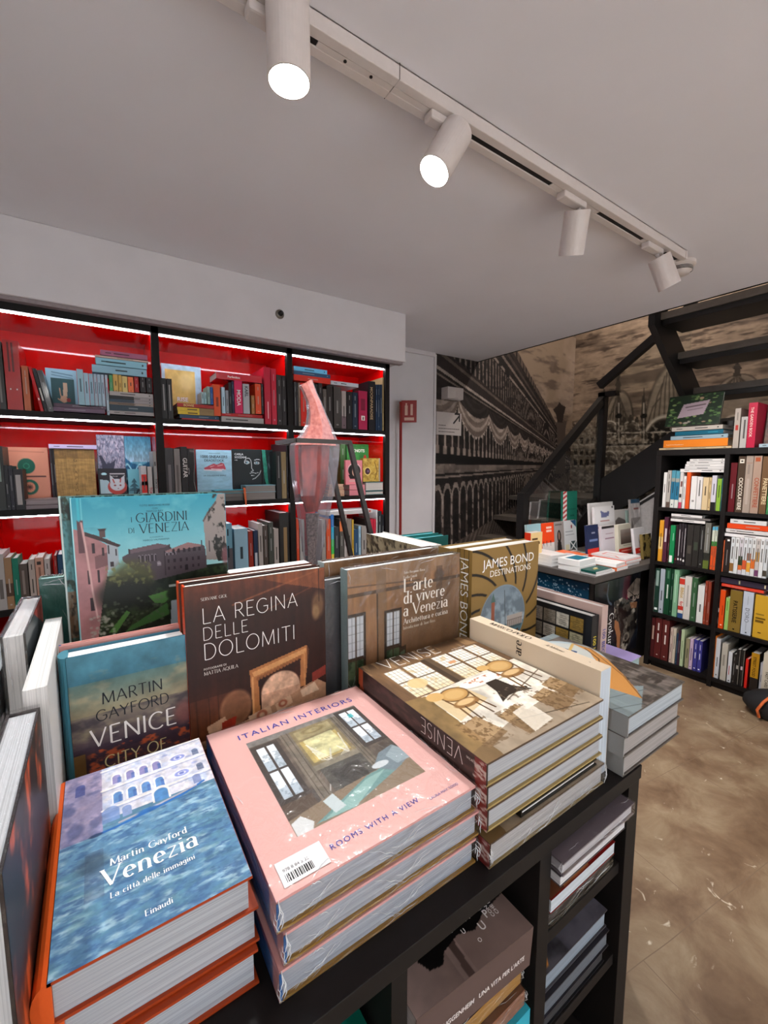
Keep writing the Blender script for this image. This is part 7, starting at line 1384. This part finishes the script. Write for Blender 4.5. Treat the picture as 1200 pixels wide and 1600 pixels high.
up(847, 866, 818, 1.93, '#e64a1c', 'orange and white paperback with black dripping marks in the back row', A(lambda k: (k.rect(0, 0, 100, 60, '#e8481a'), k.rect(0, 60, 100, 100, '#d8d6d2'), [k.poly([(x, 54), (x+7, 54), (x+4, 74)], '#241a18') for x in (8, 34, 66)], k.rect(36, 12, 82, 17, '#f0c8b8'), k.rect(36, 22, 82, 27, '#f0c8b8'))))
up(866.5, 881.5, 816, 1.93, '#8f8884', 'grey paperback with a small dark figure in the back row', A(lambda k: (k.ell(48, 46, 20, 20, '#201a18'), k.ell(48, 44, 9, 12, '#8a6f60'), k.poly([(24, 100), (30, 62), (66, 62), (78, 100)], '#231c1a'), k.rect(10, 8, 80, 12, '#5d5754')), c='#9a938f'))
up(882, 901, 814, 1.93, '#d0d2d4', 'white paperback with a blue corner and a crossed window in the back row', A(lambda k: (k.poly([(50, 0), (100, 0), (100, 24)], '#1f4f74'), k.ell(60, 20, 6, 6, '#8a2430'), k.rect(10, 34, 70, 36, '#7d7f84'), k.rect(10, 44, 80, 46, '#8f9196'), k.rect(44, 66, 96, 96, '#3a4a4c'), k.line([(44, 66), (96, 96)], 5, '#e8e8e6'), k.line([(96, 66), (44, 96)], 5, '#e8e8e6'), k.rect(6, 74, 36, 92, '#d8cfae')), c='#d0d2d4'))
up(820, 838, 831, 1.86, '#dcb87c', 'short yellow paperback with a red spine at the left of the back row', A(lambda k: (k.rect(12, 18, 60, 24, '#4a3018'), k.rect(12, 30, 80, 37, '#6a4420'), k.rect(24, 54, 50, 60, '#d87a3a')), c='#e0bf86'), spc='#d8381c', t=.05, lean=0)
up(925, 961, 786, 1.80, '#d8d4d2', 'plain white book at the left of the right-hand back row', A(lambda k: (k.rect(30, 10, 90, 12, '#7d5a50'), k.rect(6, 86, 20, 100, '#3a3634')), c='#d8d4d2'))
up(932, 963, 792, 1.74, '#e0dcdc', 'white book with two small blue triangles', A(lambda k: (k.poly([(30, 8), (52, 14), (74, 10), (70, 22), (32, 24)], '#6a6f96'), k.rect(28, 30, 72, 32, '#a85a54'), k.rect(14, 42, 92, 45, '#8f5a58'), k.poly([(36, 66), (66, 56), (72, 72), (34, 72)], '#4f6690'), k.rect(86, 2, 94, 6, '#2a2628')), c='#e0dcdc'))
up(962, 984, 797, 1.76, '#b8b2ae', 'grey book with a yellow band behind the framed cover', A(lambda k: (k.poly([(6, 26), (30, 18), (70, 26), (96, 40), (96, 60), (60, 44), (10, 60)], '#5d5450'), k.rect(18, 52, 92, 84, '#b8a43a'), k.rect(26, 60, 80, 64, '#6a5c1c'), k.rect(26, 70, 80, 74, '#6a5c1c')), c='#c9c3bf'))
up(983, 992, 798, 1.735, '#a9c2ba', 'narrow pale green book', None)
up(990, 1004, 781, 1.645, '#8f8986', 'tall grey landscape-cover book beside the black bookcase', A(lambda k: (k.rect(0, 0, 100, 8, '#1f4a66'), k.rect(0, 8, 100, 34, '#c3bdbb'), k.rect(30, 16, 84, 20, '#8a4a44'), k.poly([(0, 34), (24, 50), (6, 66), (50, 92), (100, 100), (0, 100)], '#5d5654'), k.poly([(24, 50), (100, 38), (100, 96), (60, 92), (8, 66)], '#b8b2b0'), k.noise((8, 9), .3, 3)), 40, 60, '#8f8986'))
up(918, 935.5, 821, 1.68, '#232c4c', 'navy book with a red band at the front of the right-hand group', A(lambda k: (k.rect(0, 68, 100, 100, '#d82818'), k.rect(40, 22, 70, 26, '#8f94ac'), k.rect(20, 42, 92, 47, '#6a7aa4'), k.rect(14, 80, 70, 84, '#f08a6a')), c='#232c4c'))
up(940, 962, 822, 1.68, '#c9bfc4', 'pinkish white book with a black top stripe', A(lambda k: (k.rect(4, 2, 92, 10, '#2a2426'), k.rect(30, 26, 84, 28, '#9c7a84'), k.rect(24, 40, 88, 43, '#8f6a78'), k.rect(10, 88, 40, 96, '#8f3a3a', .6)), c='#cfc5ca'))
up(964, 992, 819, 1.665, '#cfc8b4', 'cream book with a brown framed landscape and red band', A(lambda k: (k.rect(12, 18, 84, 66, '#6a5a50'), k.grad(18, 66, '#a3968c', '#4c3c34', mask=k.box(12, 18, 84, 66)), k.ell(48, 36, 20, 6, '#8a7468', .7, .6), k.rect(0, 80, 100, 100, '#c42a1c'), k.rect(14, 87, 86, 91, '#e89a88'), k.rect(24, 71, 74, 73, '#8f8672')), 50, 50, '#d3ccb8'), t=.03)
up(993, 1010, 826, 1.52, '#d4cfd0', 'white book with a red band leaning beside the cream one', A(lambda k: (k.rect(0, 66, 100, 84, '#c02a1e'), k.rect(30, 73, 90, 76, '#e89a88'), k.ell(60, 40, 22, 16, '#a89c9c', .5, .3, .6)), c='#d4cfd0'), lean=.16)
up(1004, 1017, 835, 1.48, '#7d6a3a', 'gold latticed book at the table corner by the bookcase', A(lambda k: (k.noise((5, 7), 1, 3, c='#1c160c', lo=.48, hi=.56)), 40, 60, '#8f7a44'), t=.02, lean=.12)
def fl(x, y, w, h, t, z, c, words, art=None, rz=0.0, pages='#dedcda'):
    return book(words, w, h, t, frame((x, y, TZ+z+.0006), (math.cos(rz), math.sin(rz), 0), (-math.sin(rz), math.cos(rz), 0)), c, art=art, group=gf, bt=.0008, over=.0005, pages=pages)
for i in range(3): fl(2.50, 1.70, .15, .21, .024, .0246*i, '#dcdad8', ['white book, lowest of the three at the left end of the side table', 'white book, middle of the three at the left end of the side table', 'white book with faint grey print, top of the three at the left end'][i], A(lambda k: (k.line([(10, 20), (80, 60)], 3, '#b3b0b0'), k.line([(20, 40), (70, 20)], 2, '#c08a8a', .6)), c='#e2e0de') if i == 2 else None, rz=-.05*i)
t2 = A(lambda k: (k.rect(16, 20, 90, 80, '#1f6f86'), k.noise((5, 5), .6, 3, mask=k.box(16, 20, 90, 80), c='#0f3f56', lo=.5, hi=.65)), c='#e6e4e2')
for i in range(2): fl(2.50, 1.50, .19, .15, .036, .0366*i, '#e2e0dd', ['thick white book, lower of the pair near the left corner', 'thick white book with a teal picture, upper of the pair'][i], t2 if i else None, rz=.04*i)
fl(2.505, 1.392, .215, .10, .013, 0, '#e0dedb', 'thin white book under the green one at the table corner')
fl(2.50, 1.393, .19, .098, .014, .0136, '#0f4a42', 'dark green book with a gold bird at the table corner', A(lambda k: (k.poly([(24, 60), (44, 30), (60, 34), (50, 62)], '#b3a25a'), k.poly([(44, 30), (60, 26), (64, 44)], '#d8d4cc'), k.line([(10, 80), (90, 66)], 3, '#2f7a6a'), k.noise((8, 8), .5, 4, c='#0a332e', lo=.5, hi=.65)), c='#0f4a42'))
fl(2.735, 1.388, .14, .21, .024, 0, '#d8693a', 'white and orange book under the white one right of the green book')
fl(2.73, 1.39, .13, .21, .022, .0246, '#e4e2df', 'tall white book lying right of the green one', A(lambda k: (k.rect(30, 30, 60, 33, '#a9a6a4'), k.rect(30, 44, 50, 46, '#b9b6b4')), c='#e6e4e2'), rz=.06)
fl(2.895, 1.42, .20, .24, .020, 0, '#c9c5c2', 'white magazine at the bottom beside the red-lined one')
fl(2.90, 1.415, .205, .24, .02, .0206, '#e04a1c', 'orange edged book under the red-lined white one')
fl(2.905, 1.42, .20, .24, .012, .0412, '#d4d2d2', 'white book with a red zigzag line', A(lambda k: (k.line([(0, 80), (24, 60), (20, 24), (60, 20), (54, 60), (80, 70)], 4, '#c8402e')), c='#d8d6d6'))
fl(2.70, 1.66, .17, .2, .03, 0, '#d6d4d4', 'white book under the orange cover')
fl(2.70, 1.665, .18, .2, .018, .0306, '#ee7a4a', 'orange and grey covered book in the middle of the table', A(lambda k: (k.poly([(0, 60), (50, 40), (60, 66), (20, 90)], '#c9c6cc'), k.ell(24, 72, 14, 10, '#b9b4c4', .8, .5)), c='#f0794a'))
fl(2.885, 1.68, .14, .19, .028, 0, '#c8c6c6', 'white book with a pale teal cover behind the red-lined one', A(lambda k: (k.rect(0, 30, 100, 100, '#9fc4c4'), k.rect(50, 10, 90, 40, '#7d5a4c', .7)), c='#d8d6d4'))
fl(2.70, 1.61, .10, .045, .03, 0, '#e0e0e2', 'small white booklet in the middle of the side table')
fl(2.89, 1.885, .2, .1, .022, 0, '#3a2622', 'dark brown book with a pale feather lying at the back', A(lambda k: (k.line([(20, 60), (80, 40)], 8, '#c9a98f')), c='#3a2622'))

# ================================================================== STAIRS
stm = mat('stair_steel', '#120f0f', 0.45, 0.1, 40); trd = mat('worn_tread', '#5f564e', 0.55, 0.12, 25)
stp = empty('staircase', (3.65, 2.05, 0), 'black open steel staircase turning up behind the bookcase', 'staircase')
def sb(mb, name, m=stm): 
    for i in range(len(mb.V)): mb.V[i] = mb.V[i] - np.array([3.65, 2.05, 0])
    return mb.build(name, m, stp)
# first flight along the far wall
for i in range(6):
    x = 2.32 + i*0.222; z = 0.183*(i+1)
    sb(MB().box(x, 2.075, z-0.04, x+0.26, 2.84, z), 'tread', trd)
sb(MB().prism([(2.20, 0.0), (2.55, 0.0), (3.68, 0.92), (3.68, 1.16), (2.20, 0.1)], 2.04, 2.075, 'y'), 'stringer')
sb(MB().box(3.65, 2.05, 1.04, XR-0.005, 2.85, 1.10), 'landing', trd)
# second flight along the right wall
for i in range(3):
    y = 2.05 - i*0.22; z = 1.10+0.145*(i+1); sb(MB().box(3.67, y-0.26, z-0.04, XR-0.005, y, z), 'tread', trd)
sb(MB().prism([(2.05, 0.72), (2.05, 1.26), (1.30, 1.79), (1.30, 1.45), (1.85, 1.03)], 3.63, 3.66, 'x'), 'stringer')
sb(MB().prism([(1.95, 0.0), (1.95, 0.92), (1.85, 1.00), (1.30, 1.41), (1.30, 0.0)], 3.662, 3.68, 'x'), 'under_stair_panel', mat('under_stair_white', '#b5aeac', 0.6))
sb(MB().prism([(1.85, 0.985), (1.30, 1.395), (1.30, 1.37), (1.85, 0.96)], 3.655, 3.662, 'x'), 'shadow_gap')
sb(MB().box(3.65, 0.42, 1.49, XR-0.005, 1.39, 1.54), 'landing', trd)
# third flight over the bookcase
for i, (x, z) in enumerate(((3.045, 2.355), (3.32, 2.15), (3.60, 1.945), (3.88, 1.74))):
    sb(MB().box(x, 0.45, z-0.042, x+0.30, 1.362, z), 'tread', trd)
    sb(MB().box(x+0.012, 0.46, z-0.075, x+0.295, 1.355, z-0.0425), 'tread_support')
for ys in (1.362, 0.41):
    sb(MB().prism([(2.97, 2.44), (2.97, 2.27), (3.53, 1.84), (4.20, 1.32), (4.20, 1.60), (3.06, 2.44)], ys, ys+0.04, 'y'), 'stringer')
# handrails, posts and glass
def rail(p, q, name, w=0.05, h=0.06):
    P, Q = Vector(p), Vector(q); d = (Q-P).normalized(); s = d.cross(Vector((0, 0, 1))).normalized()*w/2; u = s.cross(d).normalized()*h/2
    V = [tuple(c+a+b_) for c in (P, Q) for a, b_ in ((-s, -u), (s, -u), (s, u), (-s, u))]
    return sb(MB().add(V, [(0, 1, 2, 3), (7, 6, 5, 4), (0, 4, 5, 1), (1, 5, 6, 2), (2, 6, 7, 3), (3, 7, 4, 0)]), name)
rail((2.62, 2.05, 1.155), (3.66, 2.05, 1.975), 'handrail'); rail((3.65, 2.09, 2.075), (3.65, 1.40, 2.56), 'handrail')
sb(MB().box(3.62, 2.02, 0.70, 3.68, 2.08, 2.01), 'newel_post'); sb(MB().box(3.62, 1.93, 1.975, 3.68, 2.08, 2.015), 'newel_cap')
sb(MB().box(2.60, 2.02, 0.0, 2.66, 2.08, 1.19), 'newel_post')
gl = lambda mb: sb(mb, 'glass_panel', glass_mat())
gl(MB().prism([(2.70, 0.42), (3.62, 1.13), (3.62, 1.90), (2.70, 1.19)], 2.044, 2.054, 'y'))
gl(MB().prism([(2.0, 1.30), (1.42, 1.70), (1.42, 2.50), (2.0, 2.09)], 3.645, 3.655, 'x'))

# ================================================================== WALL FITTINGS
sgn = mat('sign_white', '#b9afab', 0.5, 0.03)
def wx(x, y): p = on(x, y, 'y', YB); return p[0], p[2]
x0, z1 = wx(681, 643); x1, z0 = wx(719, 681)
w_, h_ = x1-x0, z1-z0
s1 = empty('direction_sign', (x0, YB-0.004, z0), 'square white direction sign with a black arrow on the engraved wall', 'sign')
MB().box(0, -0.008, 0, w_, 0.0, h_).build('sign_plate', sgn, s1)
inkm = mat('sign_ink', '#171314', 0.6)
ax, az = w_*0.82, h_*0.78
mb = MB().prism([(ax-.05, az-.045), (ax-.04, az-.055), (ax+.028, az+.013), (ax+.018, az+.023)], -0.0095, -0.008, 'y').prism([(ax-.03, az+.028), (ax-.03, az+.044), (ax+.034, az+.044), (ax+.034, az+.028)], -0.0095, -0.008, 'y').prism([(ax+.020, az+.03), (ax+.034, az+.03), (ax+.034, az-.03), (ax+.020, az-.03)], -0.0095, -0.008, 'y')
mb.build('arrow', inkm, s1)
mb = MB()
for zf, xe in ((.40, .36), (.26, .92), (.12, .72)):
    x = 0.08
    while x < xe: d = random.uniform(.03, .07); mb.box(w_*x, -0.0092, h_*zf, w_*min(x+d, xe), -0.008, h_*(zf+.035)); x += d+.014
mb.build('text_lines', mat('sign_grey_ink', '#4f4644', 0.6), s1)
x0, z1 = wx(689, 606); x1, z0 = wx(713, 627)
s2 = empty('emergency_light', (x0, YB-0.004, z0), 'white box lamp on the engraved wall above the direction sign', 'emergency light')
MB().box(0, -0.085, 0, x1-x0, 0, z1-z0).build('lamp_housing', sgn, s2, bevel=0.004); MB().box(0.02, -0.075, -0.008, x1-x0-0.02, -0.012, 0.0).build('diffuser', mat('diffuser_grey', '#8f8683', 0.4), s2)
# fire extinguisher on its stand with a red flag sign
xs = 2.02
fs = empty('fire_extinguisher_stand', (xs, YB-0.10, 0), 'red extinguisher stand with a red sign against the white wall', 'fire extinguisher stand')
rdm = mat('fire_red', '#8a1a16', 0.4, 0.06)
MB().box(-0.008, -0.008, 0.0, 0.008, 0.008, 1.89).build('pole', rdm, fs)
th = R_(-38); dx, dy = math.cos(th), math.sin(th)
Mx = lambda u, z, o: (0.006+u*dx-o*dy, u*dy+o*dx*-1, z)
def flag(u0, z0, u1, z1, o0, o1):
    n_ = np.array([dy, -dx]); V = []
    for o in (o0, o1):
        for u, z in ((u0, z0), (u1, z0), (u1, z1), (u0, z1)): V.append((0.006+u*dx+n_[0]*o, u*dy+n_[1]*o, z))
    return V
Fq = [(0, 1, 2, 3), (7, 6, 5, 4), (0, 4, 5, 1), (1, 5, 6, 2), (2, 6, 7, 3), (3, 7, 4, 0)]
MB().add(flag(0, 1.73, 0.12, 1.90, -0.004, 0.004), Fq).build('sign_board', rdm, fs)
pk = mat('sign_pictogram', '#c9a090', 0.5)
mb = MB().add(flag(.028, 1.785, .05, 1.86, .004, .006), Fq).add(flag(.033, 1.86, .045, 1.878, .004, .006), Fq).add(flag(.072, 1.785, .09, 1.87, .004, .006), Fq).add(flag(.024, 1.745, .1, 1.768, .004, .006), Fq)
mb.build('pictogram', pk, fs)
MB().lathe([(0, 0.04), (0.07, 0.04), (0.075, 0.06), (0.075, 0.56), (0.06, 0.62), (0.03, 0.65), (0.028, 0.70), (0, 0.70)], 28, origin=(0.02, -0.1, 0)).build('cylinder', rdm, fs, smooth=True)
MB().lathe([(0, 0.70), (0.045, 0.70), (0.05, 0.735), (0.03, 0.76), (0, 0.765)], 20, origin=(0.02, -0.1, 0)).build('valve', blackm, fs, smooth=True)
MB().box(-0.08, -0.2, 0.0, 0.12, 0.02, 0.038).build('foot', rdm, fs)

# ================================================================== added track lights, unseen behind and beside the viewer, filling the room with light
for i, (x, d) in enumerate(((-0.35, (-0.15, -0.1, -1)), (-1.15, (-0.3, 0.0, -1)))):
    spot(x, (0.0, 0.0), d, ['added unseen spotlight on the track left of the frame', 'added unseen spotlight at the far left end of the track'][i], 0.14, cone=120, drop=0.03, watts=(8, 60)[i], col=FILL_COL)
fill_track = empty('light_track', (0.0, -1.3, ZC), 'added ceiling track for unseen fill spotlights behind the viewer', 'light track')
MB().box(-1.6, -0.032, -0.036, 2.6, 0.032, 0).build('rail', tw, fill_track)
for i, (x, d) in enumerate(((-0.9, (-0.3, -0.5, -1)), (0.2, (0.0, -0.6, -1)), (1.3, (0.1, -0.5, -1)), (2.3, (0.2, -0.3, -1)))):
    spot(x, (0.0, 0.0), d, 'added fill spotlight, %s from the left on the track behind the viewer' % ORD[i+1], 0.14, cone=110, drop=0.03, watts=FILL_W, y=-1.3, col=FILL_COL, group='added fill spotlights on the rear ceiling track')

for i, (x, d) in enumerate(((-0.35, (0.3, 1.3, -1)), (0.85, (0.05, 1.3, -1)))):
    spot(x, (0.0, 0.0), d, 'added fill spotlight on the rear track aimed at the table, %s one' % ('left', 'right')[i], 0.14, cone=70, drop=0.03, watts=9, y=-1.3, group='added fill spotlights on the rear ceiling track')
# lamp added out of view above the stairs to brighten printed wall and treads
cl = empty('stair_fill_lamp', (3.75, 1.75, 3.7), 'added unseen fill lamp on the stairwell ceiling above the opening', 'lamp')
MB().lathe([(0, 0), (0.14, 0), (0.14, -0.04), (0.12, -0.05), (0.12, -0.03), (0, -0.03)], 32).build('fill_lamp_body', tw, cl)
MB().lathe([(0.118, -0.035), (0, -0.045)], 32).build('fill_lamp_diffuser', emis('fill_diffuser', '#ffe9d6', 6.0), cl, smooth=True)
l = bpy.data.lights.new('stairwell_fill', 'SPOT'); l.energy = STAIR_FILL_W; l.color = (1, 0.88, 0.78); l.spot_size = R_(150); l.spot_blend = 0.5; l.shadow_soft_size = 0.12
lo = bpy.data.objects.new('stairwell_fill', l); COL.objects.link(lo); lo.parent = cl; lo.location = (0, 0, -0.06)
